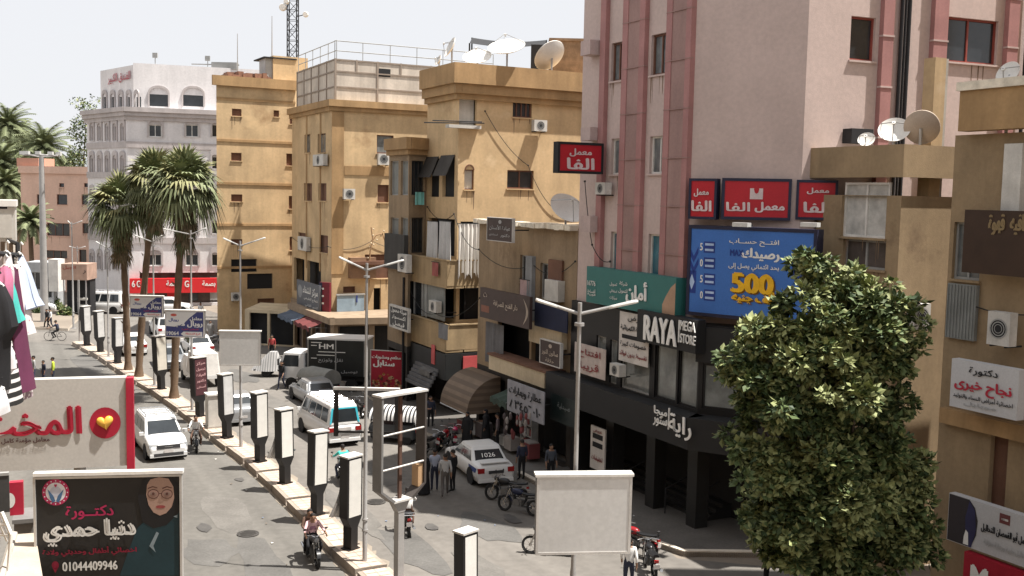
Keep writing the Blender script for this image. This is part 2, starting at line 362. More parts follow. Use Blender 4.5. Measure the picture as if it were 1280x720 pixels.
# ---------------------------------------------------------------- the median: kerbed blocks, paved on top, with tree pits between
PAVE = mat('pink_pavers', (.52, .405, .33), .9, var=.14, scale=1.2, bump=.3, bscale=25)
KERB = mat('kerb_concrete', (.34, .285, .235), .92, var=.25, scale=1.4, bump=.3, stain=(.2, .16, .13))
mb = MB()
def lerp(a, b, t): return a + (b - a) * t
segs = []
for i in range(len(med) - 1):
    L_ = (med[i + 1] - med[i]).length; n = max(1, int(round(L_ / 2.6)))
    for k in range(n): segs.append((lerp(med[i], med[i + 1], k / n), lerp(med[i], med[i + 1], (k + 1) / n), lerp(med_r[i], med_r[i + 1], k / n), lerp(med_r[i], med_r[i + 1], (k + 1) / n)))
for j, (a, b, c, d) in enumerate(segs):
    g = .06; a, b, c, d = lerp(a, b, g), lerp(a, b, 1 - g / 3), lerp(c, d, g), lerp(c, d, 1 - g / 3); h = .30 + .03 * math.sin(j * 2.1)
    i_ = lambda p, q: lerp(p, q, .13)
    mb.add([(*a, 0), (*b, 0), (*d, 0), (*c, 0), (*a, h), (*b, h), (*d, h), (*c, h)], [(0, 4, 5, 1), (1, 5, 6, 2), (2, 6, 7, 3), (3, 7, 4, 0), (4, 7, 6, 5)], KERB)
    n = 6
    for k in range(n):
        for q in range(2):
            t0, t1 = k / n + .008, (k + 1) / n - .008; s0, s1 = .14 + q * .36 + .006, .14 + (q + 1) * .36 - .006
            P = lambda t, s_: lerp(lerp(a, b, t), lerp(c, d, t), s_)
            mb.quad([(*P(t0, s0), h + .012), (*P(t0, s1), h + .012), (*P(t1, s1), h + .012), (*P(t1, s0), h + .012)], PAVE)
    if j % 1 == 0:
        e = lerp(b, d, .02); mb.add([(*b, 0), (*d, 0), (*lerp(b, a, -.07), .17), (*lerp(d, c, -.07), .17)], [(0, 2, 3, 1)], KERB)
o = mb.build('median_kerb'); tag(o, kind='structure')
def on_median(px, py, s=.5):        # the nearest median point to a photo pixel at kerb height
    p = gp(px, py, .3).to_2d(); best = None
    for i in range(len(med) - 1):
        for k in range(21):
            q = lerp(lerp(med[i], med_r[i], s), lerp(med[i + 1], med_r[i + 1], s), k / 20); dd = (q - p).length
            if best is None or dd < best[0]: best = (dd, q, (med[i + 1] - med[i]).normalized())
    return best[1], best[2]
# ================================================================ street line of the right-hand buildings
D = Vector((-.46, .888)).normalized(); NS = Vector((D.y * -1, D.x)); S0 = Vector((7.3, 35.7))
def S(t, o=0.0): return S0 + D * t + NS * o
def tpx(px, o=0.0, py=245):
    r = ray(px, py); k = r.x / r.y; b = S0 + NS * o
    return (k * b.y - b.x) / (D.x - k * D.y)
def fpx(px, a, d):                  # point on the plan line a + s d seen in column px
    r = ray(px, 245); k = r.x / r.y; s = (k * a.y - a.x) / (d.x - k * d.y); return a + d * s
V2 = lambda x, y: Vector((x, y)).normalized()
# ---------------------------------------------------------------- pavements on the right
def slab(name, pts, h, m, km=None):
    mb = MB(); n = len(pts); mb.quad([(p[0], p[1], h) for p in pts], m)
    for i in range(n):
        a, b = pts[i], pts[(i + 1) % n]; mb.quad([(a[0], a[1], 0), (b[0], b[1], 0), (b[0], b[1], h), (a[0], a[1], h)], km or KERB)
    o = mb.build(name); tag(o, kind='structure'); return o
PAV = mat('pavement_tiles', (.115, .105, .095), .9, var=.2, scale=.8, bump=.2, fine=.12)
KLIT = mat('kerb_pale', (.62, .55, .46), .9, var=.16, scale=1.2)
slab('pavement', [S(10.2, .0), S(10.2, 2.5), S(.4, 2.35), S(-.9, 2.0), (9.9, 34.05), (11.2, 34.4), S(0, -5)], .16, PAV)
mb = MB()
kl = [S(10.2, 2.5), S(.4, 2.35), S(-.9, 2.0), Vector((9.9, 34.05)), Vector((11.2, 34.4))]
ko = off(kl, -.22)
for i in range(len(kl) - 1):
    a, b, c, d = kl[i], kl[i + 1], ko[i], ko[i + 1]
    mb.add([(*a, 0), (*b, 0), (*a, .2), (*b, .2), (*c, .2), (*d, .2)], [(0, 1, 3, 2), (2, 3, 5, 4)], KLIT)
tag(mb.build('pavement_kerb'), kind='structure')
slab('corner_pavement', [S(30, 0), S(30, 2.6), S(19.2, 3.4), S(17.8, 3.0), S(17.2, .2), S(15, -1), S(22, -3)], .17, PAV, KLIT)
slab('far_pavement', [S(31, 0), S(44, -.5), S(44, 2.6), S(31, 2.6)], .15, PAV, KERB)
# ================================================================ BUILDINGS
# ---- the pink tower
p1, p0 = S(tpx(862)), S(9.8)
p2 = fpx(1001, p1, V2(.91, -.41)); p3 = p2 + V2(.93, .37) * 11
PT = Building('apartment_tower', 'tall pink rendered tower with raised dark red strips above the black shop front', 'building', [p0, p1, p2, p3, p3 + Vector((0, 14)), Vector((9, 52))], 23.7, PINK, z0=3.2)
f0, f1, f2 = PT.faces[:3]
for x0, y0, x1, y1, fm, gm in ((764, 53, 779, 101, 'frame_brown', 'glass_grey'), (814, 42, 835, 93, 'frame_brown', 'glass_grey'), (764, 173, 780, 218, 'frame_white', 'glass_grey'), (812, 170, 833, 217, 'frame_white', 'glass_grey'), (763, 290, 780, 340, 'frame_white', 'glass_blue'), (810, 293, 832, 348, 'frame_white', 'glass_blue')):
    window(PT, 0, f0.r(x0, y0, x1, y1), fm=MC[fm], gm=MC[gm], panes=2 if y0 < 250 else 1)
for x0, y0, x1, y1, n in ((1063, 21, 1094, 76, 1), (1177, 23, 1247, 79, 2)):
    window(PT, 2, f2.r(x0, y0, x1, y1), fm=mat('frame_red', (.26, .06, .045), .6), gm=MC['glass_dark'], panes=n)
PT.finish()
mb = MB()
ff = lambda x: f0.px(x, 245)[0]
for a, b in ((750, 756.5), (777.5, 784), (798.5, 805), (831.5, 838.5), (856, 862)): mb.box(ff(a), ff(b) if b < 862 else f0.L + .02, -.2, .03, 8.9, 23.6, PINKR, f0.M)
g2 = lambda x: f2.px(x, 100)[0]
for a, b in ((1096, 1109), (1159, 1176), (1251, 1264)): mb.box(g2(a), g2(b), -.22, .02, 8, 23.6, PINKR, f2.M)
mb.islands('pilaster_strip', PT.root)
mb = MB()
for a, b in ((783.5, 798.5), (838.5, 856.5)): mb.box(ff(a) - .12, ff(b) + .12, -.17, .02, 8.9, 23.55, PINKB, f0.M)
mb.islands('brown_panel', PT.root)
mb = MB()                                                                    # joints and clips across the strips
for z in [9.9 + 1.76 * k for k in range(8)]:
    for a, b in ((778, 805), (832, 862)): mb.box(ff(a) - .03, ff(b) + .03, -.215, -.05, z, z + .035, PINKB, f0.M)
    for a, b in ((1096, 1109), (1159, 1176), (1251, 1264)): mb.box(g2(a) - .03, g2(b) + .03, -.245, -.05, z + .8, z + .86, PINKL, f2.M)
mb.islands('joint_band', PT.root)
mb = MB()
for y0, y1 in ((52, 70), (160, 176), (270, 290)):
    u0, u1, z0, z1 = f0.r(740, y0, 752, y1); mb.box(u0, u1, -.55, -.02, z0, z1, PINKL, f0.M)
mb.islands('balcony_slab', PT.root)
mb = MB()
for x, w_ in ((1120, .07), (1124.5, .05), (1129, .075), (1276, .07)): mb.cyl(f2.P(g2(x), -.14, 10), f2.P(g2(x), -.14, 23.6), w_, n=8, m=MC['dark'])
mb.islands('drain_pipe', PT.root)
mb = MB(); mb.box(g2(1056), g2(1083), -.5, -.02, *f2.r(1056, 162, 1083, 180)[2:], MC['dark'], f2.M); mb.build('air_conditioner', PT.root)
# ---- black shop podium under it
pb = S(.9); pc = fpx(1012, pb, V2(.86, -.51))
PD = Building('shop_podium', 'two storey black clad electronics shop at the foot of the pink tower', 'shop', [S(9.8, .25), S(.9, .25), pc, pc + Vector((.6, 2.2)), S(1.5, -2), S(9.8, -2)], 7.55, MC['black'], z0=3.2)
q0, q1 = PD.faces[:2]
PG = mat('shop_glass', (.20, .21, .20), .12, var=.5, scale=1.1, spec=.8)
for x0, y0, x1, y1 in ((818, 432, 845, 508), (847, 438, 876, 517), (879, 446, 903, 524)):
    u0, u1, z0, z1 = q0.r(x0, y0, x1, y1); u1 = min(u1, q0.L - .08)
    if u1 - u0 > .3: window(PD, 0, (u0, u1, max(z0, 4.5), z1), fm=MC['black'], gm=PG, panes=1, sill=False, depth=.12)
for k in range(2):
    a = .15 + k * 1.55; window(PD, 1, (a, min(a + 1.4, q1.L - .1), 4.6, 6.2), fm=MC['black'], gm=PG, panes=1, sill=False, depth=.12)
for x0, y0, x1, y1 in ((745, 420, 757, 470), (762, 425, 771, 480), (776, 430, 812, 490)):
    window(PD, 0, q0.r(x0, y0, x1, y1), fm=MC['frame_grey'], gm=PG, panes=1, sill=False, depth=.15)
PD.finish()
mb = MB(); mb.box(0, q0.px(800, 430)[0], -.05, -.003, 4.7, 7.4, PINKB, q0.M); 
mb = MB()                                                                    # jutting black fascia with the shop's name
SG = mat('fascia_black', (.017, .017, .018), .6, var=.1)
mb.box(-.8, q0.L + .45, -.75, -.005, 3.25, 4.38, SG, q0.M)
qe = Face(q0.P(q0.L + .45, -.75, 0), q0.P(q0.L + .45, -.75, 0) + Vector((4.2, -2.3, 0))); mb.box(0, 4.6, 0, 1.4, 3.25, 4.38, SG, qe.M)
mb.build('fascia', PD.root)
WL = mat('letter_white', (.80, .79, .76), .5, var=.03)
def sg(face, bx, off=0.0): return face.r(*bx, off)
mb = MB()
for t, bx in (('راية', (836, 520, 864, 548)), ('ميجا', (818, 509, 834, 521)), ('ستور', (817, 521, 834, 534))):
    u0, u1, z0, z1 = sg(q0, bx, .8); mb.text(t, u0, u1, z0, z1, -.78, WL, q0.M, bold=.03, ext=.02)
u0, u1, z0, z1 = sg(q0, (835, 510, 836, 537), .8); mb.box(u0, u1, -.80, -.752, z0, z1, WL, q0.M)
mb.build('arabic_lettering', PD.root)
mb = MB(); u0, u1, z0, z1 = sg(q0, (798, 395, 883, 437), .35); mb.box(u0, q0.L + .3, -.42, -.004, z0 + .05, z1 + .02, SG, q0.M)
mb.box(-.1, 4.4, -.12, -.004, 6.25, 7.5, SG, q1.M)
mb.build('upper_fascia', PD.root)
mb = MB()
for t, bx in (('RAYA', (806, 398, 846, 429)), ('MEGA', (851, 402, 870, 414)), ('STORE', (851, 418.5, 870, 430))):
    u0, u1, z0, z1 = sg(q0, bx, .45); mb.text(t, u0, u1, z0, z1, -.45, WL, q0.M, bold=.05 if t == 'RAYA' else .025, ext=.02)
u0, u1, z0, z1 = sg(q0, (848.3, 400, 849.3, 428), .45); mb.box(u0, u1, -.47, -.425, z0, z1, WL, q0.M)
mb.build('latin_lettering', PD.root)
# arcade under the fascia: columns, back wall with steps and rails
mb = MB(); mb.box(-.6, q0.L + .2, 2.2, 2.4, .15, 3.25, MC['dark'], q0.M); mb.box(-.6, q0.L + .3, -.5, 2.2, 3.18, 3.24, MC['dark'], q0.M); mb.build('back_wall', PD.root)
mb = MB()
for u in (.3, 3.1, 6.0, q0.L - .3): mb.box(u - .28, u + .28, .1, .65, .15, 3.2, mat('dark_stone', (.022, .022, .022), .4), q0.M)
mb.islands('column', PD.root)
mb = MB()
for k in range(4): mb.box(1.2, q0.L - .6, .9 + k * .3, 2.2, .16 + k * .13, .16 + (k + 1) * .13, MC['dark_stone'], q0.M)
mb.islands('step', PD.root)
mb = MB()
for u in (4.2, 6.9, 8.3):
    mb.tube([q0.P(u, .2, .16), q0.P(u, .2, 1.1), q0.P(u, 1.6, 1.6)], .025, 6, MC['dark'])
mb.islands('handrail', PD.root)
# ---- low block between the tower and the corner building
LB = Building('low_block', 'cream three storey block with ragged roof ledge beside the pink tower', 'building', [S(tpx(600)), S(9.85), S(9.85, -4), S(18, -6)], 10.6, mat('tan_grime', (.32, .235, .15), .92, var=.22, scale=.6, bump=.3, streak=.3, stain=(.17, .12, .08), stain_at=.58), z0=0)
l0 = LB.faces[0]
window(LB, 0, l0.r(650, 319, 661, 353), fm=MC['frame_grey'], panes=1); window(LB, 0, l0.r(675, 329, 687, 374), fm=MC['frame_grey'], panes=1, sill=False)
LB.hole(0, l0.r(622, 404, 662, 446)); LB.hole(0, l0.r(664, 430, 700, 462))
LB.hole(0, (.3, 3.2, .2, 2.9)); LB.hole(0, (3.6, 6.4, .2, 2.9)); LB.hole(0, (6.8, 9.2, .2, 2.9))
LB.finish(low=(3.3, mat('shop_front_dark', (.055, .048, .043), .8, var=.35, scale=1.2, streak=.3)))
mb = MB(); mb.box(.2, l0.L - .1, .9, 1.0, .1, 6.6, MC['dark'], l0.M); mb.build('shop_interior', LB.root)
mb = MB(); u0, u1, z0, z1 = l0.r(645, 300, 716, 362); mb.box(u0, l0.L - .05, -.06, -.003, z0 - .5, z1 + .15, CREAM, l0.M)
mb = MB()
us = [k * l0.L / 22 for k in range(23)]
for k in range(22): mb.box(us[k] + .004, us[k + 1] - .004, -.3 - .2 * rnd.random(), .3, 10.55 - .08 * rnd.random(), 10.70 + .06 * rnd.random(), mat('pale_rubble', (.74, .67, .55), .95, var=.25, scale=3, bump=.6, bscale=9), l0.M)
mb.build('roof_ledge', LB.root)
mb = MB(); u0, u1, z0, z1 = l0.r(688, 325, 705, 351); mb.box(u0, u1, -.12, -.003, z0, z1, MC['shutter_brown'], l0.M); mb.build('shutter', LB.root)
mb = MB(); u0, u1, z0, z1 = l0.r(689, 350, 706, 376); mb.box(u0, u1, -.35, -.003, z0, z1, MC['white_dirty'], l0.M); mb.build('white_cabinet', LB.root)
mb = MB(); u0, u1, z0, z1 = l0.r(661, 320, 669, 400); mb.box(u0, u1, -.2, -.003, z0, z1, mat('grey_paint', (.27, .28, .29), .8, streak=.3), l0.M); mb.build('grey_duct', LB.root)
mb = MB(); u0, u1, z0, z1 = l0.r(668, 382, 709, 412, .5); mb.box(u0, u1, -.5, -.45, z0, z1, mat('tarp_navy', (.018, .022, .05), .8), l0.M); mb.build('navy_tarpaulin', LB.root)
mb = MB(); u0, u1, z0, z1 = l0.r(612, 452, 682, 480, .9); mb.box(u0, u1, -.95, -.01, z0 + .25, z1 - .1, CREAM, l0.M); mb.box(u0 - .1, u1 + .2, -1.0, -.01, z1 - .095, z1, MC['shutter_brown'], l0.M); mb.build('balcony_parapet', LB.root)
mb = MB(); u0, u1, z0, z1 = l0.r(661, 408, 702, 432, .3); mb.box(u0, u1, -.3, -.01, z0, z1, CREAM, l0.M); mb.build('ledge_panel', LB.root)
GC = mat('grey_cloth', (.20, .20, .21), .9, streak=.25)
mb = MB(); u0, u1, z0, z1 = l0.r(607, 404, 628, 455, .6)
mb.loft([[(l0.P(u0 + (u1 - u0) * k / 16, -.6 - .07 * math.sin(k * 1.9), z)) for k in range(17)] for z in (z0, (z0 + z1) / 2, z1)], GC, cap=False, closed=False); mb.build('hanging_curtain', LB.root)
# ---- tan corner building with wrapped balconies
c0, c1 = S(tpx(533)), S(tpx(572)); DR = V2(.88, .475)
CB = Building('corner_building', 'tan rendered corner block with heavy cornice and satellite dishes on its roof', 'building', [c0, c1, c1 + DR * 13, c1 + DR * 13 + Vector((-3, 9)), c0 + Vector((4, 7))], 18.75, OCHRE2)
b0, b1 = CB.faces[:2]
for x0, y0, x1, y1, n in ((641, 121, 665, 147, 4), (634, 213, 667, 236, 2)): window(CB, 1, b1.r(x0, y0, x1, y1), fm=MC['frame_brown'], gm=MC['glass_dark'], panes=n)
CB.hole(1, b1.r(574, 107, 596, 160)); CB.hole(0, b0.r(536, 198, 549, 246)); CB.hole(0, b0.r(553, 196, 568, 246))
ar = b1.r(580.5, 212, 592.5, 237); window(CB, 1, ar, fm=MC['frame_brown'], gm=MC['white_dirty'], panes=1)
CB.hole(0, (.3, b0.L - .3, 8.6, 10.6)); CB.hole(0, (.3, b0.L - .3, 5.2, 7.2)); CB.hole(0, (.3, b0.L - .3, .25, 3.0)); CB.hole(1, (.2, 2.6, 8.6, 10.5)); CB.hole(1, (.2, 2.6, 5.2, 7.2)); CB.hole(1, (.2, 2.4, .25, 3.0))
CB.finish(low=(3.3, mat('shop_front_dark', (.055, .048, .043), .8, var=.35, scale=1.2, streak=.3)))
mb = MB(); u0, u1, z0, z1 = ar; n = 8
mb.loft([[b1.P((u0 + u1) / 2 + (u1 - u0) / 2 * math.cos(math.pi * k / n) * s, -.05 * q, z1 - .02 + .3 * s * math.sin(math.pi * k / n)) for k in range(n + 1)] for s, q in ((1, 0), (1, 1), (.8, 1), (.8, 0))], MC['frame_brown'], cap=False, closed=False)
mb.build('arch_trim', CB.root)
mb = MB()
for i, f in ((0, b0), (1, b1)):
    mb.box(.25, f.L - .25, .6, .7, .2, 7.3, MC['dark'], f.M); mb.box(.25, f.L - .25 if i == 0 else 3, .6, .7, 8.4, 10.6, MC['dark'], f.M)
u0, u1, z0, z1 = b1.r(574, 107, 596, 160); mb.box(u0, u1, .35, .45, z0, z1, mat('white_recess', (.6, .56, .5), .9, streak=.3), b1.M)
for bx in ((536, 198, 549, 246), (553, 196, 568, 246)):
    u0, u1, z0, z1 = b0.r(*bx); mb.box(u0, u1, .2, .3, z0, z1, MC['dark'], b0.M)
mb.islands('dark_interior', CB.root)
mb = MB()
for f, i in ((b0, 0), (b1, 1)):
    e = .75 if i == 0 else 0
    for k, (o_, z0, z1) in enumerate(((.2, 16.95, 17.25), (.36, 17.25, 17.75), (.52, 17.75, 18.8))): mb.box(-.0 if i == 0 else -.0, f.L + (o_ if i == 0 else 0), -o_, -.003 if z1 < 18.7 else .3, z0, z1, TANB, f.M)
mb.build('cornice', CB.root)
mb = MB(); DW = mat('dark_wood', (.055, .05, .045), .8, streak=.3)
for bx in ((534, 196, 549, 222), (552, 194, 569, 220)):
    u0, u1, z0, z1 = b0.r(*bx); mb.add([b0.P(u0, -.05, z1), b0.P(u1, -.05, z1), b0.P(u1, -.55, z0), b0.P(u0, -.55, z0), b0.P(u0, -.02, z1), b0.P(u1, -.02, z1), b0.P(u1, -.52, z0), b0.P(u0, -.52, z0)], [(0, 1, 2, 3), (7, 6, 5, 4), (0, 3, 7, 4), (1, 5, 6, 2), (2, 6, 7, 3)], DW)
mb.islands('tilted_shutter', CB.root)
mb = MB(); u0, u1, z0, z1 = b1.r(573, 157, 598, 161); mb.box(u0 - .7, u1, -.35, .1, z0, z1, MC['white_dirty'], b1.M); mb.tube([b1.P(-1.9, -.9, z1 + .1), b1.P(u1, -.4, z1 + .2)], .03, 6, MC['dark']); mb.tube([b1.P(-2.2, -.5, z1 + .0), b1.P(u1, -.7, z1 + .12)], .03, 6, MC['dark']); mb.build('drying_rack', CB.root)
# wrapped balconies
def balcony(z0, z1, ex, m):
    mb = MB(); t = .12
    mb.box(.15, b0.L + ex, -ex, -ex + t, z0, z1, m, b0.M); mb.box(.15, .15 + t, -ex + t, -.005, z0, z1, m, b0.M)
    mb.box(-ex + .004, 2.55, -ex + .004, -ex + t, z0, z1, m, b1.M); mb.box(2.55 - t, 2.55, -ex + t, -.005, z0, z1, m, b1.M)
    mb.box(.15, b0.L + ex - .01, -ex + .01, -.005, z0 - .14, z0 + .02, m, b0.M); mb.box(.05, 2.54, -ex + .01, -.005, z0 - .13, z0 + .03, m, b1.M)
    o = mb.build('balcony', CB.root); g = MB()
    g.box(.1, b0.L + ex + .05, -ex - .04, -ex + t + .03, z1 + .002, z1 + .07, m, b0.M); g.box(-ex + .2, 2.6, -ex - .04, -ex + t + .03, z1 + .004, z1 + .072, m, b1.M); g.build('coping', o); return o
BALM = mat('balcony_plaster', (.40, .29, .165), .9, var=.2, scale=.7, streak=.3, stain=(.25, .14, .07), stain_at=.66)
bal1 = balcony(7.15, 8.45, 1.0, BALM); bal2 = balcony(3.75, 5.05, 1.0, BALM)
# glazed balcony enclosure and metal sheets of the first floor
mb = MB(); mb.box(b0.L - 2.6, b0.L + .3, -.8, -.75, 5.2, 7.1, MC['shutter_grey'], b0.M); mb.box(.4, b0.L - 2.8, -.8, -.76, 5.2, 7.1, MC['glass_dark'], b0.M)
for u in (.4, 2.2, b0.L - 2.7): mb.box(u - .05, u + .05, -.86, -.72, 5.15, 7.15, MC['frame_grey'], b0.M)
mb.build('balcony_enclosure', CB.root)
mb = MB(); BX = mat('shop_box_black', (.025, .026, .026), .5)
mb.box(.3, b0.L + 1.05, -1.05, -.2, 2.15, 3.55, BX, b0.M); mb.box(-1.04, 2.5, -1.04, -.2, 2.152, 3.552, BX, b1.M); mb.build('shop_box', CB.root)
mb = MB(); u0, u1, z0, z1 = b1.r(579, 445, 598, 467, 1.1); mb.box(u0, u1, -1.1, -1.05, z0, z1, mat('pink_red_panel', (.55, .10, .10), .5), b1.M); u0, u1, z0, z1 = b0.r(539, 431, 543, 455, 1.1); mb.box(u0, u1, -1.1, -1.06, z0, z1, MC['pink_red_panel'], b0.M); mb.islands('red_panel', CB.root)
# ---- narrow brown block with glazed bays further on
n0 = S(tpx(486, 1.3), 1.3); n1 = S(tpx(511, 1.3), 1.3)
NB = Building('bay_block', 'narrow brown block with dark glazed bays beside the tan corner block', 'building', [n0, n1, S(tpx(533) + .05, 0), S(tpx(533) + .05, -5), n0 + Vector((4, 5))], 14.95, mat('tan_grime'  , (.32, .235, .15)))
n0f, n1f = NB.faces[:2]
for y0, y1 in ((201, 244), (272, 316)):
    window(NB, 0, n0f.r(488, y0, 498, y1), fm=MC['frame_grey'], gm=MC['shutter_grey'], panes=1, sill=False); window(NB, 0, n0f.r(501, y0, 510, y1), fm=MC['frame_grey'], gm=MC['shutter_grey'], panes=1, sill=False)
    u0, u1, z0, z1 = n1f.r(514, y0, 531, y1); window(NB, 1, (.2, n1f.L - .15, z0, z1), fm=MC['dark_wood'], gm=MC['glass_dark'], panes=3, sill=False)
NB.hole(0, (.2, n0f.L - .2, .3, 2.9)); NB.hole(1, (.2, n1f.L - .2, .3, 2.9)); NB.hole(1, (.2, n1f.L - .2, 4.6, 7.0))
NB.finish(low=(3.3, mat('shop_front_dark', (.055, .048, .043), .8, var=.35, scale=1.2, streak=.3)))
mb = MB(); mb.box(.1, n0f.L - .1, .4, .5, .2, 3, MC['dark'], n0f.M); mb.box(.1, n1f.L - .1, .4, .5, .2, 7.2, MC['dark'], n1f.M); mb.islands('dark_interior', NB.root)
mb = MB()
for f, e in ((n0f, 1), (n1f, 0)):
    for o_, z0, z1 in ((.15, 14.1, 14.4), (.3, 14.4, 15.05)): mb.box(-.1, f.L + o_ * e, -o_, -.003, z0, z1, TANB, f.M)
mb.build('cornice', NB.root)
mb = MB(); mb.box(.0, n0f.L, -.25, -.003, 7.6, 9.6, mat('dark_canopy', (.05, .048, .045), .8, streak=.3), n0f.M); mb.build('balcony_front', NB.root)
# ---- ochre block with plastered roof storey
y0_, y1_ = S(tpx(365)), S(tpx(415)); DY = V2(.89, .456)
YB = Building('ochre_block', 'ochre block with pale plastered roof storey and roof railing', 'building', [y0_, y1_, y1_ + DY * 14, y1_ + DY * 14 + Vector((-2, 9)), y0_ + Vector((6, 3))], 18.4, OCHRE)
o0, o1 = YB.faces[:2]
for x0, y0, x1, y1 in ((380.5, 168, 388, 191), (397, 167, 407, 191)): window(YB, 0, o0.r(x0, y0, x1, y1), fm=MC['frame_brown'], gm=MC['glass_grey'], panes=1)
for x0, y0, x1, y1 in ((380, 229, 390, 251), (398, 229, 408, 251), (373, 291, 384, 313), (399, 294, 410, 316)): window(YB, 0, o0.r(x0, y0, x1, y1), fm=MC['frame_brown'], gm=MC['shutter_brown'], panes=1, kind='shutter')
for x0, y0, x1, y1 in ((471, 169, 492, 192), (429, 358, 444, 366), (472, 231, 486, 253), (456, 318, 490, 348)): window(YB, 1, o1.r(x0, y0, x1, y1), fm=MC['frame_brown'], gm=MC['shutter_brown'] if y0 > 200 else MC['glass_grey'], panes=1, kind='shutter' if y0 > 200 and y0 < 350 else 'sash')
YB.hole(1, o1.r(467, 360, 476, 398)); YB.hole(0, (.6, 3.6, 3.9, 6.6)); YB.hole(0, (4.4, 8.0, 3.9, 6.6)); YB.hole(0, (.6, 4.6, .2, 3.0)); YB.hole(0, (5.2, 9, .2, 3.0)); YB.hole(1, (1, 5, .2, 3)); YB.hole(1, (5.5, 9, .2, 3))
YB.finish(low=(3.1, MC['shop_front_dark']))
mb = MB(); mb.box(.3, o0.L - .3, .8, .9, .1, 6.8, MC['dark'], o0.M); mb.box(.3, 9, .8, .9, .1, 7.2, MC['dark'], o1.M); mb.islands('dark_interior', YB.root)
mb = MB()
for f, e in ((o0, 1), (o1, 0)):
    for o_, z0, z1 in ((.18, 17.7, 18.0), (.36, 18.0, 18.47)): mb.box(-.3, f.L + o_ * e, -o_, -.003, z0, z1, TANB, f.M)
mb.build('cornice', YB.root)
mb = MB(); z = o1.px(450, 213)[1]; mb.box(.9, o1.L, -.05, -.003, z - .35, z + .3, TANB, o1.M); mb.box(-.04, .85, -.06, -.003, 6.0, 17.65, TANB, o1.M)
for u in (4.2, 7.8): mb.box(u - .14, u + .14, -.05, -.003, 6, 17.65, TANB, o0.M)
mb.islands('plaster_band', YB.root)
WP = mat('whitewash', (.60, .53, .45), .9, var=.16, scale=.5, streak=.3, stain=(.45, .36, .28), stain_at=.58)
ra, rb = y0_ + Vector((.4, .1)), y1_ + Vector((.1, .5)); rd = rb + DY * 12.6
rf0, rf1 = Face(ra, rb), Face(rb, rd)
mb = MB(); mb.box(0, rf0.L, 0, .25, 18.41, 21.4, WP, rf0.M); mb.box(.003, rf1.L, .003, .25, 18.41, 21.4, WP, rf1.M); mb.box(.1, rf1.L, .2, 5, 21.1, 21.3, WP, rf1.M); mb.build('roof_storey', YB.root)
mb = MB(); LN = mat('mortar_line', (.30, .245, .2), .9)
for f, us in ((rf0, [k * rf0.L / 5 for k in range(6)]), (rf1, [0.03, 1.6, 3.2, 5.0, 7.4, 9.9])):
    for zz in (19.4, 20.5, 21.32): mb.box(0, f.L, -.05, -.003, zz, zz + .1, LN, f.M)
    for u in us: mb.box(u - .06, u + .06, -.055, -.004, 18.45 if f is rf0 else (20.55 if u in (1.6, 5.0) else 18.45), 21.44, LN, f.M)
mb.islands('brick_line', YB.root)
mb = MB(); u0, u1, z0, z1 = rf1.r(472, 86, 488, 96); mb.box(u0, u1, -.02, -.004, z0, z1, MC['dark'], rf1.M); mb.build('vent_opening', YB.root)
mb = MB()
for f in (rf0, rf1):
    for zz in (22.0, 22.7): mb.tube([f.P(0, .1, zz), f.P(f.L, .1, zz)], .035, 6, MC['frame_grey'])
    n = int(f.L / 1.9)
    for k in range(n + 1): mb.tube([f.P(k * f.L / n, .1, 21.3), f.P(k * f.L / n, .1, 22.7)], .03, 6, MC['frame_grey'])
mb.build('roof_railing', YB.root)
# ---- tall narrow ochre block next to the hotel
a_ = at(271, 240, 84).to_2d(); b_ = at(369, 240, 87.2).to_2d()
TB = Building('plain_block', 'plain ochre block with few small shuttered windows left of the plastered roof block', 'building', [a_ + Vector((-.7, 8)), a_, b_, b_ + Vector((2, 8))], 20.9, OCHRE)
t1 = TB.faces[1]
for x0, y0, x1, y1 in ((290, 136, 302, 145), (342, 138, 349, 146), (289, 191, 302, 201), (289, 243, 303, 252), (289, 299, 303, 306), (322, 373, 343, 380), (362, 138, 368, 155), (358, 192, 366, 207), (361, 245, 367, 261), (362, 296, 368, 313)):
    window(TB, 1, t1.r(x0, y0, x1, y1), fm=MC['frame_brown'], gm=MC['shutter_brown'], panes=1, kind='shutter')
TB.hole(1, t1.r(289, 324, 321, 340)); TB.hole(1, t1.r(309, 342, 341, 361)); TB.finish()
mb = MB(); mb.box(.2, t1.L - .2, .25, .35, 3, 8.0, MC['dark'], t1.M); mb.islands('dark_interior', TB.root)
mb = MB(); mb.box(-.35, t1.L + .1, -.3, -.003, 20.2, 20.98, TANB, t1.M); mb.box(0, t1.L, -.06, -.003, 19.1, 19.3, TANB, t1.M)
for y in (177, 230, 281, 334): zz = t1.px(320, y)[1]; mb.box(0, t1.L, -.07, -.003, zz - .1, zz + .1, TANB, t1.M)
mb.islands('plaster_band', TB.root)
mb = MB(); zc = 20.9
u0, u1 = t1.px(346, 95)[0], t1.px(372, 95)[0]; mb.box(u0, u1 + 1.2, 1.0, 5, zc, t1.px(350, 70, -1)[1], OCHRE2, t1.M); mb.build('stair_house', TB.root)
mb = MB(); u0, u1 = t1.px(337, 95)[0], t1.px(346, 95)[0]; mb.box(u0, u1, 1.2, 3, zc, zc + 1.9, MC['frame_grey'], t1.M); mb.box(u0 - .2, t1.px(371, 95)[0] + .3, .9, 4, zc + 1.9, zc + 2.0, MC['dark'], t1.M); mb.build('roof_hut', TB.root)
mb = MB(); RB = mat('red_rubble', (.24, .13, .09), .95, var=.3, scale=3)
for k in range(34):
    u = t1.px(288 + 52 * rnd.random(), 97)[0]; s_ = .12 + .2 * rnd.random(); mb.box(u, u + s_ * 2.2, .5 + 2 * rnd.random(), 3, zc, zc + .25 + .55 * rnd.random() * (1 - abs(u - 2.6) / 4), RB, t1.M)
mb.build('rubble_pile', TB.root)
